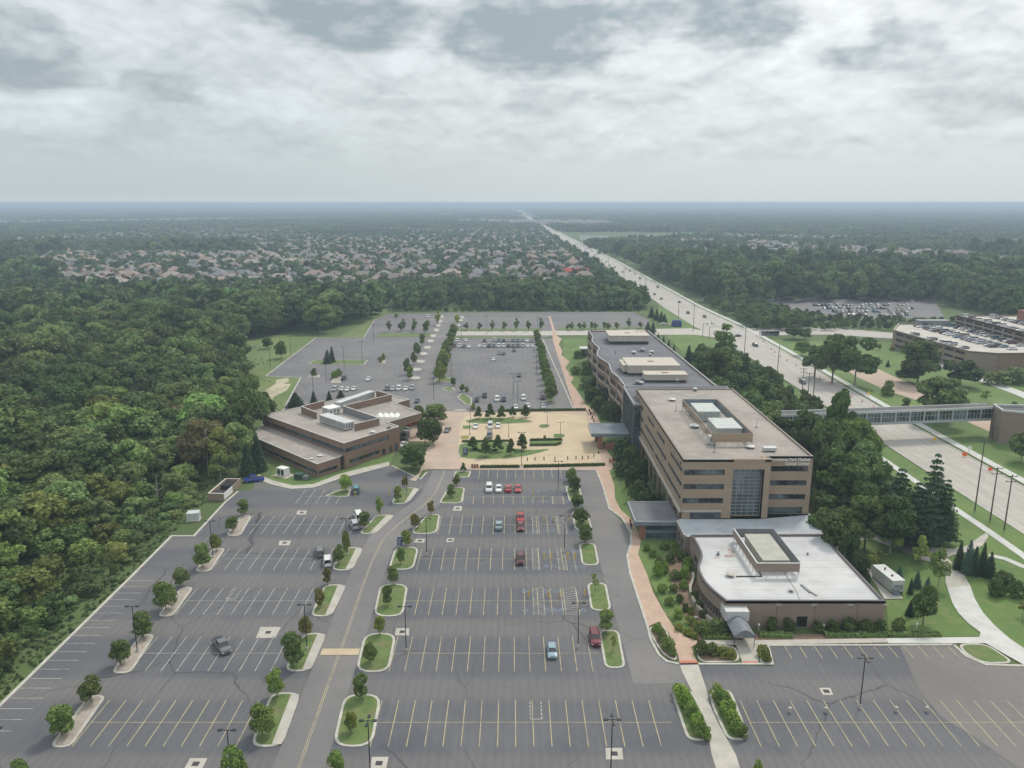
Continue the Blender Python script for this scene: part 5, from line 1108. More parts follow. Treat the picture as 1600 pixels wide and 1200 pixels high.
# --- upper lots
for i in range(10):
    t_=i/9; px=709-t_*22; pb=521+t_*76; ptree(px,pb,pb-(15+t_*17),13+t_*9,'street','green' if i%3 else 'olive',f'crowded green tree in the dense row left of the upper middle lot','tree','dense tree row left of the upper middle lot')
for i in range(12):
    t_=i/11; px=839+t_*22; pb=528+t_*100; ptree(px,pb,pb-(13+t_*18),12+t_*8,'street','green' if i%2 else 'bright','crowded green tree in the dense row right of the upper middle lot','tree','dense tree row right of the upper middle lot')
for x,b_,t_,w_,tt in ((665,521,503,9,'green'),(660,540,522,10,'green'),(652,557,535,12,'green'),(637,585,560,13,'green'),(641,594,572,12,'bright'),(647,570,550,10,'olive'),(668,512,500,8,'green')): ptree(x,b_,t_,w_,'street',tt,'green tree along the left side of the upper access road beside pale pads','tree','trees left of the upper access road')
for x,l in ((684,'left'),(715,'right')): ptree(x,508,485,9,'column','yellow',f'yellowish slim tree at the far end of the upper access road, {l} side')
for i,(x,t_,b_) in enumerate(((728,503,516),(749.5,500,517),(769,500,517),(788,498,517),(807,496,517),(826,496,517),(846,496,517),(887,503,516),(893,502,516),(906,500,516),(912,502,516),(925,499,515),(931,503,516),(945,499,515),(951,504,516),(964,499,515),(982,496,513),(1001,499,513),(608,500,518),(626,500,518),(631,497,516),(646,500,519),(648,497,515),(666,500,520),(620,490,496))): ptree(x,b_,t_,8,'column','green','slim young tree on the verge between the two upper lot rows','tree','slim trees on the upper lot verge')
for i,(x,t_,b_) in enumerate(((1012,502,518),(1020,503,519),(1020,512,531),(1028,520,540),(1036,524,548),(1044,530,556),(1052,538,566),(1018,478,496),(1026,482,500),(1033,486,503),(1038,490,506))): ptree(x,b_,t_,11,'spruce','dark','small dark spruce beyond the far right corner of the office wing','tree','small spruces beyond the office wing')
for a in ((512,568,546,15,'spruce','green','left one of two pointed trees on the long grass island'),(519,566,540,11,'spruce','dark','right, taller one of two pointed trees on the long grass island'),(594,567,557,6,'shrub','olive','yellowish shrub on the tiny kerbed island'),(599,563,552,6,'shrub','olive','upright shrub behind the yellowish one on the tiny island'),(491,587,576,9,'shrub','dark','dark round bush on the thin kerbed strip'),
 (523,591,579,10,'shrub','lime','light green round bush beside the dark parked car'),(530,588,576,9,'shrub','green','darker round bush behind the light green one'),(708,603,590,10,'street','dark','round dark tree on the short grass island'),(722,612,600,9,'street','green','tree on the leaf-shaped island, upper'),(730,615,604,7,'street','bright','small tree on the leaf-shaped island, right'),(740,640,630,8,'shrub','olive','yellowish shrub at the corner of the upper lot'),
 (440,560,533,20,'street','dark','dark bushy tree alone in the meadow near the kerb'),(419,545,527,17,'street','dark','rounder dark tree in the meadow, farther left')): ptree(*a)
# --- right of the offices
for i,a in enumerate(((1303,735,610,42,'wood','fresh','tallest light green tree rising above the skybridge left half'),(1332,755,655,62,'wood','fresh','broad light green tree in front of the skybridge'),(1256,740,642,50,'wood','green','tree tucked behind the office tower right edge'),(1284,765,652,46,'wood','green','tree between tower and the tallest light green tree'),
 (1312,795,702,62,'wood','fresh','yellow-green tree right of the office tower'),(1362,815,722,58,'wood','green','rounded tree left of the layered pines'),(1345,770,690,50,'wood','green','tree behind the yellow-green one, below the skybridge'),(1398,835,728,72,'pine','dark','broad dark layered pine, left of the tallest pine'),
 (1449,845,703,62,'pine','green','tallest layered pine standing out against the road'),(1425,855,750,70,'pine','dark','low dark pine just left of the tallest pine'),(1470,850,745,48,'pine','dark','dark pine right of the tallest pine, near the road verge'),(1390,865,775,66,'wood','dark','very dark tree beneath the layered pines'),(1350,860,775,60,'wood','dark','dark tree at the start of the garden path'),
 (1302,875,790,56,'wood','dark','dark olive tree beside the white roof far corner'),(1283,850,800,40,'wood','dark','dark tree directly behind the white roof corner'),(1328,885,835,34,'scrub','dark','dark shrub mass right of the white roof edge'),(1342,915,870,26,'scrub','dark','dark shrub at the middle of the white roof right edge'),(1360,890,865,20,'sparse','olive','thin bare-looking sapling on the lawn left of the generator'),(1375,880,860,16,'sparse','olive','another thin sapling on the lawn above the generator'),
 (1393,862,800,36,'cone','pale','pale olive conical tree beside the garden path bend'),(1437,880,834,26,'cone','pale','smaller pale olive conical tree on the garden path'),(1466,916,858,30,'airy','olive','airy olive tree at the wide path edge'),(1442,976,915,36,'street','green','round green tree on the lawn right of the clinic'),
 (1404,908,882,15,'spruce','blue','blue spruce just right of the generator'),(1432,918,892,15,'spruce','blue','blue spruce, middle of the three small ones'),(1448,926,901,15,'spruce','blue','blue spruce, right of the three small ones'),(1422,928,902,10,'spruce','dark','narrow dark spruce between blue spruces'),(1421,962,937,14,'spruce','dark','small dark bush-like conifer on the clinic lawn'),
 (1497,890,843,18,'spruce','dark','leftmost of the five tall spruces beside the wide path'),(1511,896,842,22,'spruce','blue','bluish second spruce of the five beside the wide path'),(1521,898,852,20,'spruce','dark','middle spruce of the five beside the wide path'),(1533,897,846,18,'spruce','dark','fourth spruce of the five beside the wide path'),(1545,902,861,20,'spruce','dark','rightmost of the five tall spruces beside the wide path'),
 (1554,930,905,25,'shrub','dark','left of three round dark shrubs at the right edge'),(1569,915,893,24,'shrub','dark','back one of three round dark shrubs at the right edge'),(1588,933,908,24,'shrub','dark','right of three round dark shrubs at the right edge'),(1597,965,935,14,'sparse','red','bare reddish sapling at the right edge'),
 (1130,560,502,30,'column','fresh','tall light poplar standing beside the road junction'),(1142,556,526,20,'column','green','lower poplar stem at the right side of the tall one'),(1075,580,538,22,'spruce','dark','spruce on the lawn edge behind the wing, left'),(1086,584,542,24,'spruce','dark','spruce on the lawn edge behind the wing, right'),(1098,615,550,48,'wood','dark','dark tree right of the wing roof edge, upper'),(1122,620,545,48,'wood','dark','dark tree right of the wing, close to the lawn'),
 (1118,650,590,46,'wood','green','green tree beside the wing and tower joint'),(1145,650,580,44,'wood','green','green tree in the belt between wing and road'),(1162,630,553,36,'pine','dark','dark scots pine in the belt between wing and road'),(1182,655,592,42,'wood','dark','tree at the road side of the belt'),(1168,680,610,46,'wood','green','tree right of the tower far corner'),(1208,672,628,40,'scrub','green','leafy shrub mass near the left end of the skybridge'),(1238,668,628,36,'scrub','green','leafy shrub mass on the road verge left of the tall light green tree'),
 (1200,700,640,50,'wood','green','green tree right of the tower roof middle'),(1228,715,655,48,'wood','dark','dark tree behind the tower roof right edge, below skybridge'),(1140,600,560,30,'wood','green','tree between the poplar and the belt'),(1268,700,650,40,'wood','green','tree under the left part of the skybridge'),
 (1240,530,507,26,'wood','green','round tree beside the cross road, right of the junction'),(1258,531,512,20,'wood','green','smaller round tree touching the one beside the cross road'),(1252,556,532,24,'street','bright','small spreading tree on the lawn right of the road'),(1272,590,540,34,'wood','dark','tree at the left end of the dark clump right of the road'),(1300,598,522,48,'wood','dark','middle tree of the dark clump right of the road'),(1335,603,525,58,'wood','dark','largest dark tree of the clump right of the road'),
 (1388,618,596,18,'shrub','green','round clipped tree on the lawn above the skybridge'),(1467,660,590,66,'wood','green','big green tree above the skybridge right half'),(1433,600,530,54,'wood','green','tree in front of the garage left corner'),(1500,604,562,50,'wood','dark','dark wide tree at the foot of the garage'),(1420,598,572,34,'wood','dark','dark tree in front of the garage drive'),(1367,576,563,9,'spruce','dark','tiny dark conifer beside the garage drive'),(1387,573,562,7,'spruce','dark','second tiny conifer beside the garage drive'),
 (1373,547,536,7,'column','dark','slim small tree at the far lawn edge by the garage'),(1394,548,540,7,'shrub','red','small red shrub at the garage corner'),(1595,722,675,36,'wood','green','tree in front of the bridge tower at the right edge'),(1583,650,628,16,'street','green','small tree behind the bridge tower'),(1540,630,610,14,'sparse','bright','sapling on the lawn below the garage'),
 (1415,640,622,14,'street','green','small round tree just above the skybridge'),(1560,600,580,40,'scrub','green','green shrubs against the brown garage wall'),(1590,598,575,44,'scrub','green','green shrubs at the right end of the garage wall'))): ptree(*a)
# --- shrubs by the offices
for i,(x,b_,t_,w_,k_,tt) in enumerate(((905,560,548,16,'scrub','bright'),(900,585,572,14,'shrub','bright'),(915,608,590,22,'scrub','green'),(925,628,606,26,'scrub','dark'),(938,645,620,26,'scrub','dark'),(952,655,628,26,'scrub','dark'),(966,660,634,24,'scrub','dark'),(915,585,565,16,'scrub','green'),(930,608,590,20,'scrub','dark'),
  (944,628,606,20,'scrub','dark'),(972,720,690,24,'scrub','dark'),(985,730,698,26,'scrub','dark'),(975,745,722,22,'scrub','dark'),(990,760,728,26,'scrub','dark'),(998,785,752,30,'scrub','dark'),(1012,792,765,34,'scrub','dark'),(1025,795,772,26,'scrub','dark'),(985,705,682,24,'scrub','dark'),(1000,740,715,22,'scrub','dark'),(965,738,722,14,'shrub','green'),(1005,765,742,24,'scrub','dark'))):
    ptree(x,b_,t_,w_,k_,tt,'leafy dark shrub in the planting along the left side of the offices','shrub','shrubs along the left side of the offices')
for i,(x,b_,t_,w_,tt,l) in enumerate(((1207,985,966,17,'dark','left of the white globe light pair'),(1232,985,966,17,'dark','left of the dark double door'),(1277,986,970,17,'dark','first right of the dark double door'),(1300,987,970,20,'dark','second right of the dark double door'),(1325,986,966,22,'dark','third right of the dark double door'),(1352,987,968,24,'dark','fourth right of the dark double door'),(1376,987,970,18,'dark','fifth right of the dark double door'),(1405,986,966,20,'green','beyond the right corner of the wall'))):
    ptree(x,b_,t_,w_,'shrub',tt,f'round foundation shrub before the clinic wall, {l}','shrub')
for i,(x,b_,t_,w_,tt) in enumerate(((1026,988,974,16,'lime'),(1034,1000,984,16,'green'),(1044,1014,996,20,'green'),(1050,1024,1010,14,'green'),(1096,1022,1002,20,'green'),(1110,1024,1004,20,'green'),(1128,1024,1010,22,'olive'),(1142,1030,1016,16,'olive'),(1192,1026,1008,16,'olive'),(1198,1034,1020,12,'olive'),
   (1070,905,885,16,'lime'),(1074,890,870,16,'lime'),(1066,875,860,16,'green'),(1056,865,850,18,'green'),(1048,880,862,14,'green'),(1085,935,922,14,'dark'),(1092,950,938,14,'dark'),(1098,965,952,12,'dark'),(1100,990,970,22,'green'),(1118,990,968,24,'green'),(1132,988,972,18,'green'),(1028,900,878,16,'lime'),(1040,858,846,16,'green'),(1090,985,970,14,'olive'),(1080,960,948,10,'olive'),(1030,880,868,14,'green'),(1035,925,912,14,'bright'),(1046,945,932,14,'green'),(1058,965,952,14,'lime'),(1052,925,912,12,'green'),(1062,940,928,12,'dark'),(1070,955,943,12,'dark'),(1078,975,962,14,'olive'),(1068,920,906,14,'lime'),(1020,870,858,12,'bright'),(1060,985,974,12,'olive'),(1075,992,982,14,'olive'),(1085,998,988,12,'olive'),(1010,860,850,12,'bright'),(1055,905,890,16,'green'),(1040,895,880,14,'lime'))):
    ptree(x,b_,t_,w_,'shrub',tt,'low garden shrub in the beds around the clinic entrance','shrub','garden shrubs around the clinic entrance')
for side,pts in (('left',((1066,1092,1072,22),(1072,1105,1086,22),(1080,1120,1100,22),(1088,1135,1116,20),(1095,1150,1130,22),(1104,1154,1138,16),(1060,1084,1070,16))),('right',((1120,1090,1070,20),(1128,1100,1082,24),(1136,1115,1096,24),(1144,1130,1112,22),(1152,1144,1128,22),(1158,1152,1134,20)))):
    for x,b_,t_,w_ in pts: ptree(x,b_,t_,w_,'shrub','lime' if (x%3) else 'bright',f'bright green shrub filling the island {side} of the concrete footpath','shrub',f'shrubs in the {side} footpath island',z=.15)
# hedges
def hedge(pts,wd,h,label,tint=(.8,.9,.8),z0=.05):
    p=gp(pts); rs=np.random.RandomState(int(pts[0][0])); P_=[];N_=[]
    for i in range(len(p)-1):
        a,b_=p[i],p[i+1]; L=hypot(b_[0]-a[0],b_[1]-a[1]); n=int(L*wd*h*90)+40; u_=rs.rand(n); s=rs.uniform(-1,1,n); f=rs.rand(n)
        ex,ey=(b_[0]-a[0])/L,(b_[1]-a[1])/L
        for k_ in range(n):
            x=a[0]+ex*u_[k_]*L; y=a[1]+ey*u_[k_]*L
            if f[k_]<.5: o=s[k_]*wd/2; P_.append((x-ey*o,y+ex*o,z0+h+rs.normal()*.05)); N_.append((rs.normal()*.4,rs.normal()*.4,1))
            else: o=wd/2*(1 if s[k_]>0 else -1); P_.append((x-ey*o,y+ex*o,z0+rs.uniform(0,h))); N_.append((-ey*o*2+rs.normal()*.3,ex*o*2+rs.normal()*.3,.4))
    P_=np.array(P_);N_=np.array(N_);N_/=np.linalg.norm(N_,axis=1)[:,None]
    t=thing('clipped_hedge',label,'hedge'); o=link('foliage',mesh_quads('foliage',quads(P_,N_,rs.uniform(.25,.45,len(P_)),rs),'leaf'),t,color=tint)
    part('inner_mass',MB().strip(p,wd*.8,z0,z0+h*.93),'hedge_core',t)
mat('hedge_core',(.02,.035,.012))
hedge([(778,643),(915,641.5)],1.1,.8,'long low clipped hedge along the top edge of the plaza',(.6,.7,.6))
hedge([(750,731),(812,730.5)],.8,.75,'low clipped hedge along the plaza front, left stretch',(.6,.7,.6)); hedge([(818,730.4),(945,727.5)],.8,.75,'low clipped hedge along the plaza front, right stretch',(.6,.7,.6))
hedge([(828,689),(878,688)],.9,.7,'upper hedge framing the small plaza bed',(.6,.7,.6)); hedge([(828,697),(868,696.4),(876,693.5)],.9,.7,'lower curved hedge framing the small plaza bed',(.6,.7,.6))
hedge([(741,702),(752,707),(764,707.5),(776,704)],.8,.6,'curved low hedge behind the second tree of the largest plaza lawn',(.5,.6,.5)); hedge([(722,691),(795,690)],.8,.6,'thin straight hedge at the top of the largest plaza lawn',(.5,.6,.5))
hedge([(1288,994),(1380,994),(1468,993)],1.3,.6,'low grey-green hedge along the pavement before the clinic, right stretch',(1.5,1.5,1.6)); hedge([(1186,994),(1238,995)],1.3,.6,'low grey-green hedge before the clinic, between awning and door',(1.5,1.5,1.6)); hedge([(1097,997),(1140,997)],1.2,.6,'low hedge left of the awning',(1.3,1.3,1.2))
# ================================================================ woods: the nearest trees are things, the rest of the wood one object
def sample(poly,sp,seed,keep=None):
    rs=random.Random(seed); xs=[p[0] for p in poly]; ys=[p[1] for p in poly]; out=[]; y=min(ys); r=0
    while y<max(ys):
        x=min(xs)+(sp/2 if r%2 else 0)
        while x<max(xs):
            p=(x+rs.uniform(-.38,.38)*sp,y+rs.uniform(-.38,.38)*sp)
            if inside(p,poly) and (keep is None or keep(*p)): out.append(p)
            x+=sp
        y+=sp*.86; r+=1
    return out
def n2(x,y,s): return (math.sin(x/s*1.7+math.sin(y/s*1.3)*1.4)+math.sin(y/s*2.1+math.sin(x/s*.9)*1.7))*.5
def frus(x,y,m=40): return abs(x)<.68*y+m
def hidden_collection(name,objs):
    c=bpy.data.collections.new(name)
    for i,(me,col) in enumerate(objs):
        o=bpy.data.objects.new(f'{name}_{i:02d}',me); o.color=(*col,1); c.objects.link(o)
    return c
def scatter(name,pts,coll,lab=None,kind='stuff'):
    """pts: x,y,z,scale,scale_z,rot,index"""
    P_=np.array(pts,dtype='f'); me=bpy.data.meshes.new(name); me.vertices.add(len(P_)); me.vertices.foreach_set('co',P_[:,:3].ravel())
    a=me.attributes.new('scl','FLOAT_VECTOR','POINT'); a.data.foreach_set('vector',np.stack([P_[:,3],P_[:,3],P_[:,4]],1).ravel())
    a=me.attributes.new('rot','FLOAT','POINT'); a.data.foreach_set('value',P_[:,5].copy()); a=me.attributes.new('idx','INT','POINT'); a.data.foreach_set('value',P_[:,6].astype('i'))
    me.update(); o=link(name,me); o['kind']=kind
    if lab: o['label']=lab
    g=bpy.data.node_groups.new(name,'GeometryNodeTree'); g.interface.new_socket('Geometry',in_out='INPUT',socket_type='NodeSocketGeometry'); g.interface.new_socket('Geometry',in_out='OUTPUT',socket_type='NodeSocketGeometry')
    N=g.nodes.new; i_=N('NodeGroupInput'); o_=N('NodeGroupOutput'); iop=N('GeometryNodeInstanceOnPoints'); ci=N('GeometryNodeCollectionInfo')
    ci.inputs['Collection'].default_value=coll; ci.inputs['Separate Children'].default_value=True; ci.inputs['Reset Children'].default_value=True
    iop.inputs['Pick Instance'].default_value=True
    def attr(n_,t): q=N('GeometryNodeInputNamedAttribute'); q.data_type=t; q.inputs['Name'].default_value=n_; return [s_ for s_ in q.outputs if s_.enabled and s_.name=='Attribute'][0]
    cx=N('ShaderNodeCombineXYZ'); L_=g.links.new
    L_(attr('rot','FLOAT'),cx.inputs[2]); L_(cx.outputs[0],iop.inputs['Rotation']); L_(attr('scl','FLOAT_VECTOR'),iop.inputs['Scale']); L_(attr('idx','INT'),iop.inputs['Instance Index'])
    L_(i_.outputs[0],iop.inputs['Points']); L_(ci.outputs[0],iop.inputs['Instance']); L_(iop.outputs[0],o_.inputs[0])
    md=o.modifiers.new('scatter','NODES'); md.node_group=g; return o
leafmat('wood_leaf_b',(.090,.138,.042),(.150,.195,.068),(.048,.076,.026),False,.6)
def swapmat(me,m): q=me.copy(); q.materials.clear(); q.materials.append(MT[m]); return q
near_c=hidden_collection('near_canopy',[(swapmat(PR[f'wood{i}'][0],'wood_leaf_b'),(1,1,1)) for i in range(5)]+[(swapmat(PR[f'airy{i}'][0],'wood_leaf_b'),(1,1,1)) for i in range(2)])
mid_c=hidden_collection('mid_canopy',[(mesh_quads('mid',crown_pts(80+i,15,5.8,1.5,16,750,1.7,'round',.38),'far_leaf'),(1,1,1)) for i in range(5)])
scr_c=hidden_collection('scrub_canopy',[(swapmat(PR[f'scrub{i}'][0],'wood_leaf_b'),(1,1,1)) for i in range(2)]+[(swapmat(PR['shrub0'][0],'wood_leaf_b'),(1,1,1))])
def clump(seed,R_,n,h,q,size):
    rs=np.random.RandomState(seed); V=[]
    for i in range(n):
        a=rs.uniform(0,2*pi); d=R_*math.sqrt(rs.rand()); hh=h*rs.uniform(.65,1.15); r_=h*.36*rs.uniform(.8,1.3)
        v=crown_pts(int(rs.randint(1e6)),hh,r_,1.0,6,q,size,'round',.5); v[:,0]+=d*cos(a); v[:,1]+=d*sin(a); V.append(v)
    return np.concatenate(V)
far_c=hidden_collection('far_canopy',[(mesh_quads('far',clump(90+i,26,11,14,150,3.0),'far_leaf'),(1,1,1)) for i in range(4)])
vfar_c=hidden_collection('distant_canopy',[(mesh_quads('distant',clump(95+i,90,60,15,34,7.0),'far_leaf'),(1,1,1)) for i in range(3)])
W1=[(-89,60),(-89,232),(-96,262),(-106,300),(-128,360),(-158,418),(-163,455),(-126,486),(-106,520),(-98,560),(-96,585),(-104,700),(-640,700),(-640,500),(-60,40)]
ind=sample([p for p in W1],8.4,3,lambda x,y: frus(x,y) and y<330)+sample(W1,10.8,4,lambda x,y: frus(x,y) and y>=330)
rs=random.Random(11)
RUST=G(320,738)
tint_opts=['green','green','dark','olive','bright','green','dark']
tn={'green':'mid-green','dark':'dark green','olive':'olive-toned','bright':'light green','rust':'rust-brown','pale':'pale greyish'}
lst=[]
for x,y in ind:
    edge=-89-x if y<235 else min(60,hypot(x+110,y-300)*.5+8)
    if hypot(x-RUST[0],y-RUST[1])<9: continue
    if y<240 and edge<2: continue
    lst.append((hypot(x,y),x,y,edge))
lst.sort(); small=[];near=[];mid=[];ni=0
zone=lambda x,y: 'at the lot kerb' if x>-112 and y<240 else 'deep in the left wood' if y>150 else 'at the bottom left corner'
for d,x,y,e in lst:
    f=min(1,max(.30,(e+6)/34)) if y<240 else 1
    f=f*rs.uniform(.78,1.32)
    if y<240 and e>25 and rs.random()<.12: f*=.55
    if y>=330: f*=1.14 if y<560 else .80
    elif x>-150 and y>120: f*=.86
    h=max(3.5,16*f); kind='wood'; 
    if h<7: kind='scrub'
    elif rs.random()<.16: kind='airy'
    if ni<190 and y<300:
        ni+=1; tt=rs.choice(tint_opts if x<-140 else ['olive','green','dark','green','bright','dark'])
        if kind=='scrub': tree(x,y,h*.95,h*1.25,'scrub',rs.choice(['olive','bright','green']),f'leafy undergrowth bush on the wooded slope left of the parking lot','shrub','undergrowth left of the parking lot')
        else: tree(x,y,h,h*.78*rs.uniform(.9,1.15),kind,tt,f'{tn[tt]} {"thin-crowned" if kind=="airy" else "full-crowned"} tree standing {zone(x,y)}','tree',f'{tn[tt]} {"thin" if kind=="airy" else "full"} trees {zone(x,y)}')
    elif d<520: 
        s_=h/15; near.append((x,y,-.3,s_*rs.uniform(.9,1.2),s_,rs.uniform(0,6.3),rs.choice([0,1,2,3,4,0,1,2,3,4,5,6])))
    else:
        s_=h/15*rs.uniform(.9,1.15); mid.append((x,y,-.3,s_,s_,rs.uniform(0,6.3),rs.randrange(5)))
tree(RUST[0],RUST[1],17,12.5,'wood','rust','tall rust-brown tree rising out of the wood left of the brick building')
x,y=G(283,690); tree(x,y,13,8,'airy','rust','thinner rusty brown tree in front left of the tall rust-brown one')
x,y=G(345,700); tree(x,y,14,8,'airy','olive','olive thin tree just right of the tall rust-brown one')
x,y=G(500,520); tree(x,y,17,17,'wood','bright','big bright green tree at the wood edge above the upper left lot')
def snag(px,pb,h,lab):
    x,y=G(px,pb); t=thing('dead_tree',lab,'tree',(x,y,0)); r_=random.Random(px); b=MB().tube((0,0,0),(.3,0,h),.22,.08,6); part('trunk',b,'pale_bark',t)
    for i in range(5): a=r_.uniform(0,6.28); z=h*r_.uniform(.45,.9); part('limb',MB().tube((.1,0,z),(2*cos(a),2*sin(a),z+r_.uniform(.6,2)),.09,.03,5),'pale_bark',t)
for a in ((196,705,15,'pale bare trunk standing upright in the middle of the left wood'),(42,765,13,'pale leaning bare trunk near the left edge of the photo'),(247,790,9,'short pale snag on the slope above the lot kerb'),(326,745,15,'pale bare trunk beneath the rust-brown tree'),(198,785,7,'small pale snag among the undergrowth')): snag(*a)
# undergrowth carpet along the edge
for x,y in sample([(-87.0,90),(-85.5,200),(-93,262),(-110,262),(-125,200),(-125,90)],2.7,5,frus): small.append((x-1.5,y,-.2,rs.uniform(.35,.95),rs.uniform(.3,.75),rs.uniform(0,6),rs.randrange(3)))
for x,y in sample([(-125,90),(-125,262),(-220,300),(-220,110)],7,6,frus): small.append((x,y,-.2,rs.uniform(.8,1.3),rs.uniform(.8,1.3),rs.uniform(0,6),rs.randrange(3)))
W2=[(-92,590),(-92,700),(98,715),(108,600),(96,590)]
for x,y in sample(W2,8.0,8): 
    if abs(x+46)<5 and y<640: continue
    s_=rs.uniform(.8,1.15)*(.6 if y<597 else 1); mid.append((x,y,-.3,s_,s_,rs.uniform(0,6.3),rs.randrange(5)))
for x in range(-85,100,6): small.append((x+rs.uniform(-1,1),588+rs.uniform(-1,1),0,.8,.8,rs.uniform(0,6),rs.randrange(3)))
# belt between the offices and the road, and scrub beyond the cross road
for x,y in sample([(76,268),(112,265),(116,330),(114,400),(92,395),(80,330)],7.5,9): near.append((x,y,-.2,rs.uniform(.5,.75),rs.uniform(.5,.75),rs.uniform(0,6),rs.choice([0,1,2,3,4])))
for x,y in sample([(76,186),(104,186),(112,262),(76,262)],6.5,10): near.append((x,y,-.2,rs.uniform(.42,.6),rs.uniform(.40,.55),rs.uniform(0,6),rs.choice([0,1,2,3,4])))
E1=[(156,494),(360,500),(360,530),(300,530),(230,545),(200,640),(158,640)]
for x,y in sample(E1,6.5,12): s_=rs.uniform(.22,.42) if x>195 else rs.uniform(.4,.7); near.append((x,y,-.2,s_,s_*.9,rs.uniform(0,6),rs.randrange(5)))
for x,y in sample([(345,480),(560,480),(760,720),(345,640)],13,13,frus): s_=rs.uniform(.9,1.5); mid.append((x,y,-.2,s_,s_,rs.uniform(0,6),rs.randrange(5)))
for x,y in sample([(165,650),(345,640),(760,720),(760,760),(165,760)],14,14,frus): s_=rs.uniform(1.0,1.8); mid.append((x,y,-.2,s_,s_,rs.uniform(0,6),rs.randrange(5)))
for x,y in sample([(-89.5,60),(-89.5,232),(-84.3,200),(-84.3,158),(-84.1,60)],1.1,31,frus): 
    if rs.random()<.45 or n2(x,y,6)>.0: small.append((x,y,-.1,rs.uniform(.08,.24),rs.uniform(.05,.17),rs.uniform(0,6),rs.randrange(3)))
for x,y in sample([(-160,418),(-106,300),(-92,262),(-90,255),(-75,262),(-112,355),(-120,440),(-160,450)],3.2,32,frus):
    if n2(x,y,14)>.3: small.append((x,y,-.1,rs.uniform(.1,.22),rs.uniform(.06,.12),rs.uniform(0,6),rs.randrange(3)))
scatter('woodland',near,near_c); scatter('undergrowth',small,scr_c)
# ---- suburb and the wooded plain
EAST=[(*G(a,b),r) for a,b,r in ((1085,381,60),(1112,394,70),(1160,398,70),(1222,390,60),(1238,412,50),(1300,396,60),(1345,401,70),(1365,417,45),(1190,384,60),(1460,400,60),(1075,410,30))]
def eastclear(x,y): return not any(abs(x-a)<r and -r*1.6-30<y-b<r for a,b,r in EAST)
def suburb(x,y):
    if 712<y<2350 and -.61*y+50*math.sin(y/90)<x<118: return n2(x+300,y,240)>-.42 or (y<1000 and n2(x,y,110)>-.75)
    if 2700<y<5200 and x<400: return n2(x,y,500)>.35
    if x>165 and 900<y<1900: return n2(x*.9+120,y,130)>.22
    return False
def roadclear(x,y,m): 
    cx=137.5 if y<420 else 134 if y<1100 else 134-(y-1100)*.0168
    return abs(x-cx)>m
houses=[]; streets=MB()
yr=738; row=0
while yr<2350:
    
    for x0 in range(-1050,118,24):
        x=x0+rs.uniform(-4,4); yy=yr+math.sin(x/90+row)*11
        if not frus(x,yy,60) or not suburb(x,yy) or not roadclear(x,yy,36): continue
        if rs.random()<.22: continue
        houses.append((x,yy+rs.uniform(-3,3),R(rs.choice([0,90,0,0,180]))+math.atan(cos(x/90+row)*11/90)+R(rs.uniform(-8,8))))
    if row%2==0:
        pts=[(x,yr+31+math.sin(x/90+row)*11) for x in range(-1040,120,24) if frus(x,yr,80) and suburb(x,yr)]
        if len(pts)>2:
            run=[pts[0]]
            for p in pts[1:]:
                if p[0]-run[-1][0]>30:
                    if len(run)>2: streets.strip(run,8,.0)
                    run=[p]
                else: run.append(p)
            if len(run)>2: streets.strip(run,8,.0)
    yr+=36 if row%2 else 58; row+=1
for x,y in sample([(170,900),(170,1900),(1300,1900),(650,900)],36,15,lambda x,y: frus(x,y) and suburb(x,y)): houses.append((x,y,rs.uniform(0,3)))
for a,b,r in EAST:
    for x,y in sample([(a-r,b-r),(a+r,b-r),(a+r,b+r),(a-r,b+r)],31,int(abs(a)),lambda x,y: hypot(x-a,y-b)<r): houses.append((x,y,rs.uniform(0,3)))
struct('suburb_street',streets,'concrete')
mat('roof_shingle',(1,1,1),(.8,.8,.8),scale=.6)
for nm,lo_ in (('house_wall',1.0),('house_roof',1.0)):
    m,w,b=newmat(nm); oi=w.n('ShaderNodeObjectInfo'); r=oi.outputs['Random']
    rmp=w.n('ShaderNodeValToRGB'); rmp.color_ramp.interpolation='CONSTANT'; w.put(rmp.inputs[0],w.m('FRACT',w.m('MULTIPLY',r,5.7 if nm=='house_wall' else 13.3)))
    cols=[(.48,.32,.25),(.62,.53,.43),(.75,.69,.57),(.54,.38,.30),(.80,.76,.68),(.48,.42,.36)] if nm=='house_wall' else [(.24,.21,.19),(.19,.19,.205),(.31,.235,.20),(.27,.245,.23),(.34,.29,.255),(.22,.18,.17)]
    el_=rmp.color_ramp.elements
    for i,c in enumerate(cols):
        e=el_[i] if i<2 else el_.new(i/6); e.position=i/6; e.color=(*c,1)
    ps=w.n('ShaderNodeNewGeometry').outputs['Position']
    c=w.mix(w.m('MULTIPLY',w.ss(w.noise(ps,.7,3),.4,.7),.3),rmp.outputs[0],(.1,.09,.08,1)); w.put(b.inputs['Base Color'],c); b.inputs['Roughness'].default_value=.9
def hip(mb,x0,y0,x1,y1,z,rise,gable=False,mi=0,ov=.6):
    x0-=ov;y0-=ov;x1+=ov;y1+=ov; lx,ly=x1-x0,y1-y0; n=0 if gable else min(lx,ly)/2
    if lx>=ly: a=(x0+n,(y0+y1)/2,z+rise); b_=(x1-n,(y0+y1)/2,z+rise); mb.add([(x0,y0,z),(x1,y0,z),(x1,y1,z),(x0,y1,z),a,b_],[(0,1,5,4),(1,2,5),(2,3,4,5),(3,0,4),(3,2,1,0)],mi)
    else: a=((x0+x1)/2,y0+n,z+rise); b_=((x0+x1)/2,y1-n,z+rise); mb.add([(x0,y0,z),(x1,y0,z),(x1,y1,z),(x0,y1,z),a,b_],[(0,1,4),(1,2,5,4),(2,3,5),(3,0,4,5),(3,2,1,0)],mi)
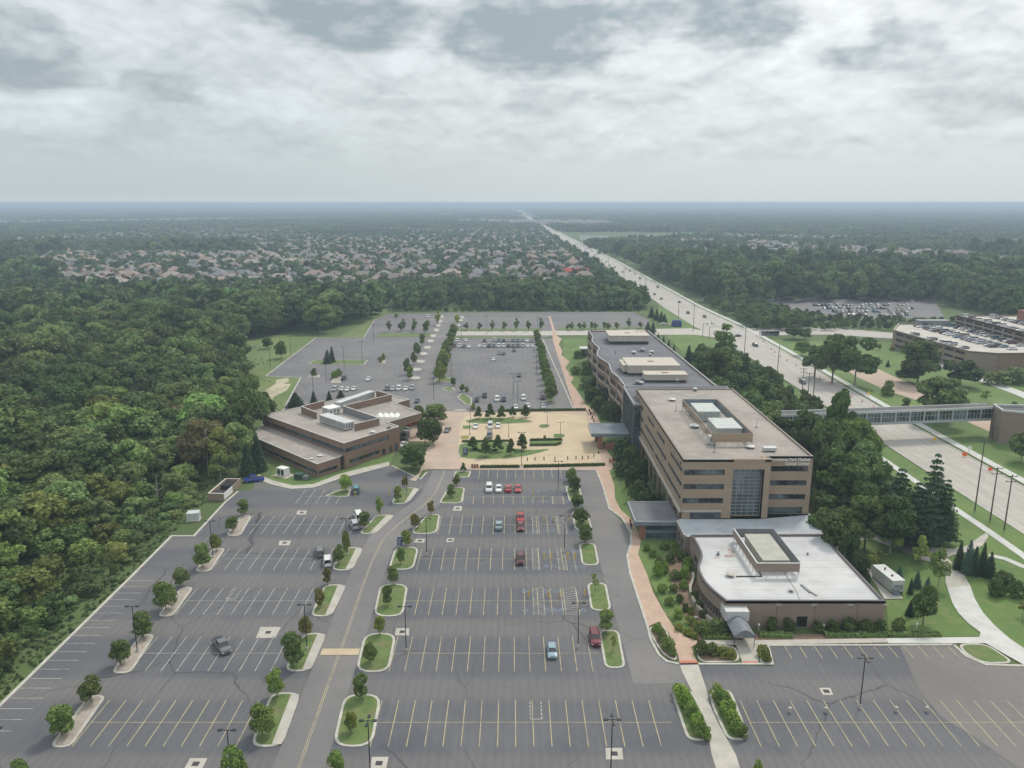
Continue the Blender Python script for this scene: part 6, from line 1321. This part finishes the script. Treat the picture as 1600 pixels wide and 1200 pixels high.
def house_meshes(k):
    r_=random.Random(k+50); L,Wd=r_.uniform(13,17),r_.uniform(9,12); h=5.6; wl=MB();rf=MB();ch=MB();wi=[]
    wl.box(-L/2,-Wd/2,0,L/2,Wd/2,h); hip(rf,-L/2,-Wd/2,L/2,Wd/2,h,3.6)
    s=r_.choice([-1,1]); x0=s*L*.22; wl.box(x0-2.8,-Wd/2-3.4,0,x0+2.8,-Wd/2-.0,h-.1); hip(rf,x0-2.8,-Wd/2-3.4,x0+2.8,-Wd/2+4,h-.05,3.0,True)
    wl.add([(x0-2.8,-Wd/2-3.4,h),(x0+2.8,-Wd/2-3.4,h),(x0,-Wd/2-3.4,h+2.6)],[(0,1,2)])
    gx=-s*(L/2+2.6); wl.box(gx-3.2,-Wd/2-1,0,gx+3.2,Wd/2-2,3); hip(rf,gx-3.2,-Wd/2-1,gx+3.2,Wd/2-2,3,2.2)
    ch.box(s*L*.36-.6,Wd*.1,h,s*L*.36+.6,Wd*.1+1.2,h+4.2)
    for z in (.9,3.6):
        for i in range(4):
            x=-L/2+1.2+i*(L-2.4)/3.4
            for sy in (-1,1):
                if sy<0 and abs(x+.6-x0)<3.6: continue
                y=sy*(Wd/2+.03); wi.append((x,min(y,y+sy*.04),z,x+1.3,max(y,y+sy*.04),z+1.5))
    wi.append((x0-1.2,-Wd/2-3.46,3.4,x0+1.2,-Wd/2-3.42,5.2)); gd=(gx-2.2,-Wd/2-1.06,.1,gx+2.2,-Wd/2-1.02,2.4)
    return wl,rf,ch,wi,gd
HM=[]
mat('garage_door',(.62,.60,.56))
for k in range(6):
    wl,rf,ch,wi,gd=house_meshes(k)
    HM.append((wl.mesh('wall',['house_wall']),rf.mesh('roof',['house_roof']),ch.mesh('chimney',['red_brick']),[MB().box(*q).mesh('window',['dark_glass']) for q in wi],MB().box(*gd).mesh('garage_door',['garage_door'])))
def joined_house(k):
    wl,rf,ch,wi,gd=house_meshes(k); b=MB(); 
    b.add(wl.v,wl.f,0); b.add(rf.v,rf.f,1); b.add(ch.v,ch.f,0)
    for q in wi: b.box(*q,2)
    b.box(*gd,3); return b.mesh('house',['house_wall','house_roof','dark_glass','garage_door'])
HJ=[joined_house(k) for k in range(6)]
houses.sort(key=lambda h:hypot(h[0],h[1]))
def hz(x,y): 
    c='left' if x<-330 else 'middle left' if x<-120 else 'middle' if x<60 else 'right'
    return c
for i,(x,y,a) in enumerate(houses[:290]):
    k=rs.randrange(6); east=x>160
    col={'left':'far left part','middle left':'left middle part','middle':'part above the upper lots','right':'wooded part right of the main road'}[hz(x,y)]
    dep='front rows' if y<900 else 'middle rows' if y<1200 else 'back rows'
    lab=f'hip-roofed suburban house among trees, {dep}, {col}'; grp=f'suburban houses {dep} {col}'
    s=rs.uniform(1.0,1.32)
    if i<110:
        t=thing('suburban_house',lab,'house',(x,y,0),a,grp,s); wa,ro,ch,wi,gd=HM[k]; link('wall',wa,t); r_=link('roof',ro,t); link('chimney',ch,r_); link('garage_door',gd,t)
        if i<45: 
            for q in wi: link('window',q,t)
    else: tag(link('suburban_house',HJ[k],None,(x,y,0),a,None,s),lab,'house',grp)
hc=hidden_collection('house_kinds',[(m,(1,1,1)) for m in HJ])
rest=[(x,y,0,rs.uniform(.92,1.2),rs.uniform(.92,1.15),a,rs.randrange(6)) for x,y,a in houses[290:]]
for x,y in sample([(-3400,2700),(-1700,2350),(700,2700),(700,5200),(-3400,5200)],62,16,lambda x,y: frus(x,y) and suburb(x,y)): rest.append((x,y,0,1.3,1.1,rs.uniform(0,6),rs.randrange(6)))
scatter('distant_houses',rest,hc)
# trees of the suburb
HS=set()
for x,y,a in houses: HS.add((int(x//14),int(y//14)))
def freeh(x,y): return (int(x//14),int(y//14)) not in HS and roadclear(x,y,24)
sub=[]
for x,y in sample([(-1000,708),(118,708),(118,2350),(-1700,2350)],11.5,17,lambda x,y: frus(x,y) and freeh(x,y) and suburb(x,y)):
    if rs.random()<.22: continue
    s_=rs.uniform(.35,.85)*(.95 if y<860 else 1); mid.append((x,y,-.3,s_*1.1,s_,rs.uniform(0,6.3),rs.randrange(5)))
for x,y in sample([(170,850),(170,1900),(1300,1900),(650,850)],17,27,lambda x,y: frus(x,y) and freeh(x,y) and suburb(x,y)):
    s_=rs.uniform(.4,.8); mid.append((x,y,-.3,s_*1.1,s_,rs.uniform(0,6.3),rs.randrange(5)))
for a,b,r in EAST:
    for x,y in sample([(a-r,b-r*1.6-30),(a+r,b-r*1.6-30),(a+r,b+r),(a-r,b+r)],15,int(abs(b)),freeh): s_=rs.uniform(.3,.7); mid.append((x,y,-.3,s_*1.2,s_,rs.uniform(0,6.3),rs.randrange(5)))
# closed canopy between 700 and 1400 m
def canopy(x,y): return eastclear(x,y) and frus(x,y,60) and roadclear(x,y,27 if y<1800 else 34) and not suburb(x,y) and not (y<762 and -560<x<118)
for x,y in sample([(-1100,700),(1100,700),(1100,1250),(-1100,1250)],14,18,canopy): 
    s_=rs.uniform(.85,1.45)*(1.35 if rs.random()<.4 else 1); mid.append((x,y,-.3,s_,s_,rs.uniform(0,6.3),rs.randrange(5)))
scatter('distant_trees',mid,mid_c)
far=[]
def field(x,y): return n2(x*.8+900,y,640)>.72
for x,y in sample([(-2900,1250),(2900,1250),(2900,4000),(-2900,4000)],40,19,lambda x,y:canopy(x,y) and not field(x,y)): far.append((x,y,-.5,1.0,rs.uniform(.8,1.15),rs.uniform(0,6.3),rs.randrange(4)))
for x,y in sample([(-2900,1700),(118,1700),(118,2350),(-2900,2350)],70,20,lambda x,y:frus(x,y) and roadclear(x,y,36)): far.append((x,y,-.5,.7,.8,rs.uniform(0,6.3),rs.randrange(4)))
scatter('wooded_plain',far,far_c)
vf=[]
for x,y in sample([(-11000,3900),(11000,3900),(11000,15500),(-11000,15500)],135,21,lambda x,y:frus(x,y,150) and not field(x*.6,y*.6) and abs(x-(118-(y-2500)*.0092))>115): vf.append((x,y,-.5,rs.uniform(.9,1.15),rs.uniform(.8,1.2),rs.uniform(0,6.3),rs.randrange(3)))
scatter('horizon_woods',vf,vfar_c)
# two commercial buildings by the main road
x,y=G(908,432); t=thing('shop_building','long white building with bright red roof at the suburb edge left of the road','building',(x-6,y,0),R(2)); mat('red_roof',(.36,.05,.05)); part('wall',MB().box(-13,-6,0,13,6,6),'white_paint',t); b=MB(); hip(b,-13,-6,13,6,6,3.6,True); part('roof',b,'red_roof',t); b=MB(); b.box(-12,-6.1,2.0,12,-6.03,3.6); part('window',b,'dark_glass',t)
for px,py,l,lab in ((928,375,60,'long low flat-roofed store right of the far road'),(1010,374,50,'distant pale warehouse roof among the trees right of the road'),(700,338,90,'distant white warehouse near the horizon'),(145,330,120,'white distant industrial roof near the horizon at the left')):
    x,y=G(px,py); t=thing('warehouse',lab,'building',(x,y,0)); part('wall',MB().box(-l/2,-15,0,l/2,15,8 if y<2500 else 16),'white_paint',t); part('roof',MB().box(-l/2+1,-14,8 if y<2500 else 16,l/2-1,14,8.4 if y<2500 else 17),'gravel_roof',t)
# ================================================================ vehicles
m,w,b=newmat('car_paint'); oi=w.n('ShaderNodeObjectInfo'); w.put(b.inputs['Base Color'],oi.outputs['Color']); b.inputs['Roughness'].default_value=.28; b.inputs['Metallic'].default_value=.15; b.inputs['Coat Weight'].default_value=.5
mat('car_glass',(.015,.02,.025),rough=.06,spec=.9); mat('tyre',(.018,.018,.018),rough=.8); mat('wheel_rim',(.35,.35,.36),rough=.4,metal=.6); mat('tail_light',(.35,.02,.02),rough=.3); mat('head_light',(.7,.7,.68),rough=.2)
def loft(mb,secs,mi=0):
    """secs: list of equal-length rings (x,y,z) along the car"""
    n=len(secs[0]); v=[p for s in secs for p in s]; f=[]
    for i in range(len(secs)-1):
        for j in range(n): f.append((i*n+j,i*n+(j+1)%n,(i+1)*n+(j+1)%n,(i+1)*n+j))
    f.append(tuple(range(n))); f.append(tuple(range((len(secs)-1)*n,len(secs)*n))[::-1]); mb.add(v,f,mi)
def ring(x,w_,z0,z1,cr=.12):
    h=w_/2; return [(x,-h*.9,z0),(x,-h,z0+.18),(x,-h,(z0+z1)/2+.1),(x,-h*.9,z1-.02),(x,-h*.5,z1+.03),(x,h*.5,z1+.03),(x,h*.9,z1-.02),(x,h,(z0+z1)/2+.1),(x,h,z0+.18),(x,h*.9,z0)]
KINDS={ # L,W, belt profile [(x frac, z)], glass [xb0,xb1,xr0,xr1], roof z
 'sedan':(4.8,1.85,[(0,.62),(.03,.78),(.28,.95),(.75,1.0),(.97,.95),(1,.7)],(.24,.86,.42,.70),1.45),
 'hatch':(4.3,1.8,[(0,.65),(.03,.82),(.25,.98),(.9,1.05),(1,.75)],(.22,.96,.38,.82),1.55),
 'suv':(4.9,1.95,[(0,.75),(.03,1.0),(.26,1.12),(.95,1.18),(1,.8)],(.23,.985,.36,.93),1.85),
 'van':(5.2,2.0,[(0,.8),(.04,1.05),(.18,1.2),(.97,1.25),(1,.8)],(.14,.99,.28,.96),2.05),
 'pickup':(5.8,2.0,[(0,.8),(.03,1.05),(.25,1.15),(.60,1.18),(.62,1.15),(.98,1.15),(1,.85)],(.22,.60,.33,.57),1.9),
 'bus':(11,2.5,[(0,1.0),(.01,1.3),(.5,1.3),(.99,1.3),(1,1.0)],(.01,.99,.02,.985),3.0)}
def car_mb(k):
    L,Wd,pr,gl,rz=KINDS[k]; X=lambda f:-L/2+L*f
    body=MB(); loft(body,[ring(X(f),Wd*(.86 if f in(0,1) else 1),.28,z) for f,z in pr])
    zb=lambda f:np.interp(f,[p[0] for p in pr],[p[1] for p in pr])
    def g4(a,b_,z0,z1,w_): h=w_/2; return [(X(a),-h,z0),(X(b_),-h,z1),(X(b_),h,z1),(X(a),h,z0)]
    gls=MB(); b0=g4(gl[0],gl[1],float(zb(gl[0]))-.02,float(zb(gl[1]))-.02,Wd*.90); t0=g4(gl[2],gl[3],rz-.06,rz-.06,Wd*.72); gls.add(b0+t0,[(0,1,5,4),(1,2,6,5),(2,3,7,6),(3,0,4,7)])
    rf=MB(); r0=g4(gl[2]-.01,gl[3]+.01,rz-.06,rz-.06,Wd*.75); r1=g4(gl[2]+.02,gl[3]-.02,rz,rz,Wd*.66); rf.add(r0+r1,[(0,1,5,4),(1,2,6,5),(2,3,7,6),(3,0,4,7),(4,5,6,7),(3,2,1,0)])
    for f0,f1 in ((gl[0],gl[2]),(gl[1],gl[3])):   # pillars
        for s in (-1,1):
            a=(X(f0),s*Wd*.45,float(zb(f0))-.02); c=(X(f1),s*Wd*.36,rz-.05); rf.tube(a,c,.05,.05,4)
    if k in('suv','van','sedan','hatch'):
        fm=(gl[0]+gl[1])/2+.02
        for s in (-1,1): rf.tube((X(fm),s*Wd*.452,float(zb(fm))-.02),(X(fm),s*Wd*.362,rz-.05),.05,.05,4)
    if k=='pickup':
        bed=MB().box(X(.63),-Wd*.40,1.0,X(.96),Wd*.40,1.205); 
    else: bed=None
    wh=[]
    for f in (.18,.80):
        for s in (-1,1):
            b_=MB(); r=.34 if k!='bus' else .5; y0=s*(Wd/2-.22); y1=s*(Wd/2+.01); b_.tube((X(f),y0,r),(X(f),y1,r),r,r,12,0); b_.tube((X(f),y1,r),(X(f),y1+s*.015,r),r*.6,r*.55,10,1); wh.append(b_)
    hl=[MB().box(X(0)-.02,s*Wd*.36-.18,.6,X(0.012),s*Wd*.36+.18,.76) for s in (-1,1)]; tl=[MB().box(X(.988),s*Wd*.38-.15,.72,X(1)+.02,s*Wd*.38+.15,.92) for s in (-1,1)]
    return body,gls,rf,wh,hl,tl,bed
CM={};CJ={}
for k in KINDS:
    body,gls,rf,wh,hl,tl,bed=car_mb(k)
    CM[k]=([('body',body.mesh('body',['car_paint'])),('window_band',gls.mesh('window_band',['car_glass'])),('roof',rf.mesh('roof',['car_paint']))]+([('cargo_bed',bed.mesh('cargo_bed',['steel_dark']))] if bed else []),
           [x.mesh('wheel',['tyre','wheel_rim']) for x in wh],[x.mesh('headlight',['head_light']) for x in hl],[x.mesh('tail_light',['tail_light']) for x in tl])
    j=MB(); j.add(body.v,body.f,0).add(gls.v,gls.f,1).add(rf.v,rf.f,0)
    for x in wh: j.add(x.v,x.f,2)
    for x in tl: j.add(x.v,x.f,3)
    if bed: j.add(bed.v,bed.f,2)
    CJ[k]=j.mesh(k,['car_paint','car_glass','tyre','tail_light'])
CC={'white':(.72,.72,.70),'silver':(.42,.43,.44),'grey':(.14,.145,.15),'black':(.018,.018,.02),'dark blue':(.02,.035,.09),'blue':(.10,.19,.28),'light blue':(.24,.33,.38),'red':(.42,.03,.03),'dark red':(.14,.012,.018),'teal':(.06,.22,.24),'tan':(.35,.30,.23),'maroon':(.09,.02,.02),'bright blue':(.02,.06,.35)}
def car(px,py,kind,colr,rot,lab,parts=True,grp=None,z=.02,xy=None,cat=None):
    x,y=xy or G(px,py,z)
    if not xy and abs(rot)>60 and abs(rot)<120 and 755<py<1030 and px>730 and px<940:      # sit between two painted lines
        k_=min(range(6),key=lambda i:abs(Y0[i]-y)); a_=px2x(xr[k_],Y0[k_]); x=a_+(math.floor((x-a_)/2.75)+.5)*2.75
    cat=cat or {'pickup':'pickup truck','van':'van','bus':'bus'}.get(kind,'car')
    nm={'pickup':'pickup_truck','van':'parked_van','bus':'coach_bus'}.get(kind,'parked_car'); rot=R(rot)
    if not parts: return tag(link(nm,CJ[kind],None,(x,y,z),rot,CC[colr]),lab,cat,grp)
    t=thing(nm,lab,cat,(x,y,z),rot,grp); a,wh,hl,tl=CM[kind]
    for n_,me in a: link(n_,me,t,color=CC[colr])
    for me in wh: link('wheel',me,t)
    for me in hl: link('headlight',me,t)
    for me in tl: link('tail_light',me,t)
    return t
UPc,DN=-90,90   # nose away from / towards the camera
for a in ((347,1013,'pickup','grey',128,'dark grey pickup-like car stopped askew across the stall lines in the left lot'),(857,1021,'hatch','light blue',DN,'light blue hatchback parked alone in the second row from the bottom'),(926,1001,'suv','dark red',DN,'dark red SUV parked beside the right-hand grass island'),
 (500,866,'suv','grey',-75,'dark grey SUV parked left of the white one near the access road'),(512,880,'suv','white',-75,'white SUV parked beside the island left of the access road'),(560,810,'van','white',-70,'white van parked behind the dark-windowed SUV near the access road'),(554,823,'suv','silver',-70,'silver SUV with black bonnet in front of the white van'),
 (557,768,'suv','teal',-80,'teal car parked by the sliver-shaped island'),(809,812,'pickup','red',DN,'big red pickup truck in the middle lot, upper of two red vehicles'),(809,826,'hatch','dark red',DN,'dark red car tight in front of the big red pickup truck'),(775,824,'sedan','light blue',UPc,'light blue sedan left of the big red pickup truck'),(807,877,'suv','maroon',DN,'maroon SUV parked alone in the third row'),
 (761,766,'suv','white',DN,'white SUV, leftmost of the four cars in the top row'),(777,766,'sedan','white',DN,'white sedan, second of the four cars in the top row'),(792,766,'sedan','red',UPc,'red sedan, third of the four cars in the top row'),(809,766,'sedan','red',DN,'red sedan, rightmost of the four cars in the top row'),
 (397,752,'pickup','bright blue',20,'bright blue truck half hidden beside the dark conifers'),(699,674,'sedan','grey',80,'grey car driving on the pink paving left of the plaza'),
 (743,668,'sedan','white',DN,'white sedan, leftmost car parked in the plaza'),(766,668,'van','white',DN,'white van, middle vehicle parked in the plaza'),(778,667,'sedan','white',DN,'white sedan, rightmost car parked in the plaza'),(765,683,'van','grey',DN,'dark van between trees in the plaza'),
 (630,697,'sedan','white',75,'white car at the lower end of the queue under the porch'),(633,684,'suv','grey',75,'grey SUV second in the queue under the porch'),(636,674,'sedan','silver',75,'silver car third in the queue under the porch'),(645,664,'pickup','red',60,'red and white truck at the far end of the porch'),
 (652,628,'sedan','dark blue',DN,'dark blue car parked behind the large trees by the porch')): car(*a)
# rows in the upper lots
i=0
cols=['white','silver','grey','black','white','silver','dark blue','white','grey','tan','maroon','white']
rr=random.Random(3); kk=['sedan','suv','hatch','suv','sedan','van','pickup','suv']
for px,py,l in ((523,610,'left lot row nearest the brick building'),(534,610,''),(543,610,''),(553,609,''),(605,609,''),(614,609,''),(623,609,''),(634,609,''),(644,608,'')):
    car(px,py,rr.choice(kk[:5]),rr.choice(['white','silver','grey','white']),DN,f'parked car in the short row behind the brick building, {"left" if px<560 else "right"} part',True,f'cars behind the brick building {"left" if px<560 else "right"}')
for px,py,k,c,l in ((537,593,'suv','black','black SUV beside the round-shrub island'),(576,594,'sedan','white','white sedan parked alone in the upper left lot'),(668,496,'van','white','white van at the far side of the upper lots'),(745,627,'suv','black','black SUV at the near left corner of the upper middle lot'),(757,620,'suv','black','black SUV parked alone just above the plaza trees'),(777,626,'suv','white','white SUV beside a dark one near the plaza trees'),(787,626,'suv','dark blue','dark blue SUV beside a white one near the plaza trees'),
 (818,624,'suv','white','white SUV standing by the tall lamp post in the upper middle lot'),(825,636,'sedan','white','white sedan near the hedge, right of the plaza trees'),(848,623,'suv','maroon','dark maroon SUV at the foot of the right tree row'),(849,637,'sedan','silver','silver sedan at the near right corner of the upper middle lot'),(806,638,'sedan','white','white sedan half hidden behind a plaza tree'),
 (811,588,'sedan','black','black sedan alone in the middle of the upper middle lot'),(771,563,'sedan','white','white sedan alone left of centre in the upper middle lot'),(780,553,'sedan','grey','grey sedan, left of two in the second aisle'),(787,554,'sedan','black','black sedan, right of two in the second aisle'),(803,549,'sedan','black','black sedan just below the full row of cars')): car(px,py,k,c,DN,l)
for px,py in [(710,542),(718,542),(725,543),(733,543)]+[(749+i*7.55,542) for i in range(12)]+[(714,534),(728,533),(757,534)]+[(772+i*7.4,533+(i%3)*.6) for i in range(9)]:
    car(px,py,rr.choice(kk),rr.choice(cols),DN+rr.uniform(-2,2),'parked car in the full double row at the far side of the upper middle lot',True,'cars in the full far row')
# on the roads
for px,py,k,c,l,rt in ((1152,526,'sedan','black','black car crossing the road junction',10),(1180,541,'suv','black','dark SUV driving just below the junction',95),(1254,599,'suv','grey','dark grey SUV driving between the paired poles',90),(1075,490,'suv','dark red','dark red car beyond the junction, left lane',90),(1101,496,'suv','grey','grey car beyond the junction beside the mast',90),(1114,506,'sedan','white','white car waiting at the far side of the junction',90),(1203,524,'bus','grey','long dark coach on the cross road right of the junction',5)): car(px,py,k,c,rt,l)
rd=random.Random(9)
for i in range(34):
    y=640+i*28+rd.uniform(-9,9); ln=rd.choice([-7,-3.6,3.6,7]); cx=134-(max(0,y-1100))*.0168
    car(0,0,rd.choice(kk[:5]),rd.choice(cols),DN if ln>0 else UPc,'tiny vehicle in the stream of traffic on the distant main road',False,'traffic on the distant main road',.15,(cx+ln,y))
# garage roof
def rowcars(x0,y0,x1,y1,n,z,rot,lab,grp,skip=.12):
    for i in range(n):
        if rd.random()<skip: continue
        t_=(i+.5)/n; car(0,0,rd.choice(kk[:6]),rd.choice(cols+['blue','silver']),rot+rd.choice([0,180])+rd.uniform(-2,2),lab,False,grp,z,(x0+(x1-x0)*t_,y0+(y1-y0)*t_))
rowcars(220.5,430,226,378,17,9.25,0,'parked car along the left parapet of the parking garage roof','cars along the left parapet of the garage',.3)
rowcars(238,455,242,378,24,9.25,0,'parked car in the double row on the garage lower roof, left line','left line of the garage roof double row'); rowcars(243.6,455,247.6,378,24,9.25,0,'parked car in the double row on the garage lower roof, right line','right line of the garage roof double row')
rowcars(258,455,258,384,20,9.25,0,'parked car against the upper deck wall on the garage lower roof','cars against the garage upper deck',.25); rowcars(266,455,266,402,16,14.65,0,'parked car on the garage upper deck along its left parapet','cars on the garage upper deck',.4); rowcars(282,455,282,402,16,14.65,0,'parked car in the inner row on the garage upper deck','inner row on the garage upper deck',.3)
# remote lot
for (a,b_) in (((1270,478),(1425,478)),((1285,483),(1428,483)),((1300,488),(1425,488)),((1310,493),(1425,493)),((1330,471),(1450,472))):
    A_=G(*a);B_=G(*b_); n=int((B_[0]-A_[0])/2.9); rowcars(*A_,*B_,n,.05,90,'parked car in the crowded remote lot beyond the trees at right','cars in the remote lot',.3 if a[1]>472 else .85)
# tiny people
def person(px,py,lab,c1,c2):
    x,y=G(px,py); t=thing('person',lab,'person',(x,y,.12),rd.uniform(0,6)); me=bpy.data.meshes.new('body'); V=[(0,0,.95),(0,0,1.2),(0,0,1.45),(0,0,1.58),(0,0,1.70),(.1,0,.9),(.12,.06,.5),(.12,0,.06),(-.1,0,.9),(-.12,-.1,.5),(-.12,-.14,.06),(.2,0,1.42),(.26,.03,1.12),(.25,.12,.88),(-.2,0,1.42),(-.26,0,1.12),(-.25,.1,.88),(.12,.14,.04),(-.12,0,.04)]
    E_=[(0,1),(1,2),(2,3),(3,4),(0,5),(5,6),(6,7),(0,8),(8,9),(9,10),(2,11),(11,12),(12,13),(2,14),(14,15),(15,16),(7,17),(10,18)]; me.from_pydata(V,E_,[])
    o=link('body',me,t); md=o.modifiers.new('skin','SKIN'); rad=[.15,.15,.13,.06,.11,.10,.07,.05,.10,.07,.05,.06,.045,.035,.06,.045,.035,.035,.035]
    for v_,r_ in zip(me.skin_vertices[0].data,rad): v_.radius=(r_,r_)
    me.skin_vertices[0].data[0].use_root=True; mat('cloth_'+c1,CC.get(c1,(.3,.3,.3))); me.materials.append(MT['cloth_'+c1]); o.modifiers.new('sub','SUBSURF').levels=1
    b=MB(); b.tube((0,0,1.72),(0,0,1.84),.11,.06,8); part('hair',b,'steel_dark',t)
person(986,828,'person in dark clothes walking on the brick footpath by the side canopy, nearer','dark blue','grey'); person(985,821,'person in red top walking on the brick footpath by the side canopy, farther','dark red','grey')
# ================================================================ haze
def haze(dens=.00025,far=16000):
    m=bpy.data.materials.new('haze'); m.use_nodes=True; t=m.node_tree; t.nodes.clear()
    v=t.nodes.new('ShaderNodeVolumePrincipled'); o=t.nodes.new('ShaderNodeOutputMaterial'); t.links.new(v.outputs[0],o.inputs['Volume'])
    v.inputs['Color'].default_value=(.63,.79,.95,1); v.inputs['Density'].default_value=dens; v.inputs['Anisotropy'].default_value=.1
    MT['haze']=m
    mb=MB(); mb.box(-far,-600,-1.2,far,far,83)
    struct('haze',mb,'haze','stuff')
haze()
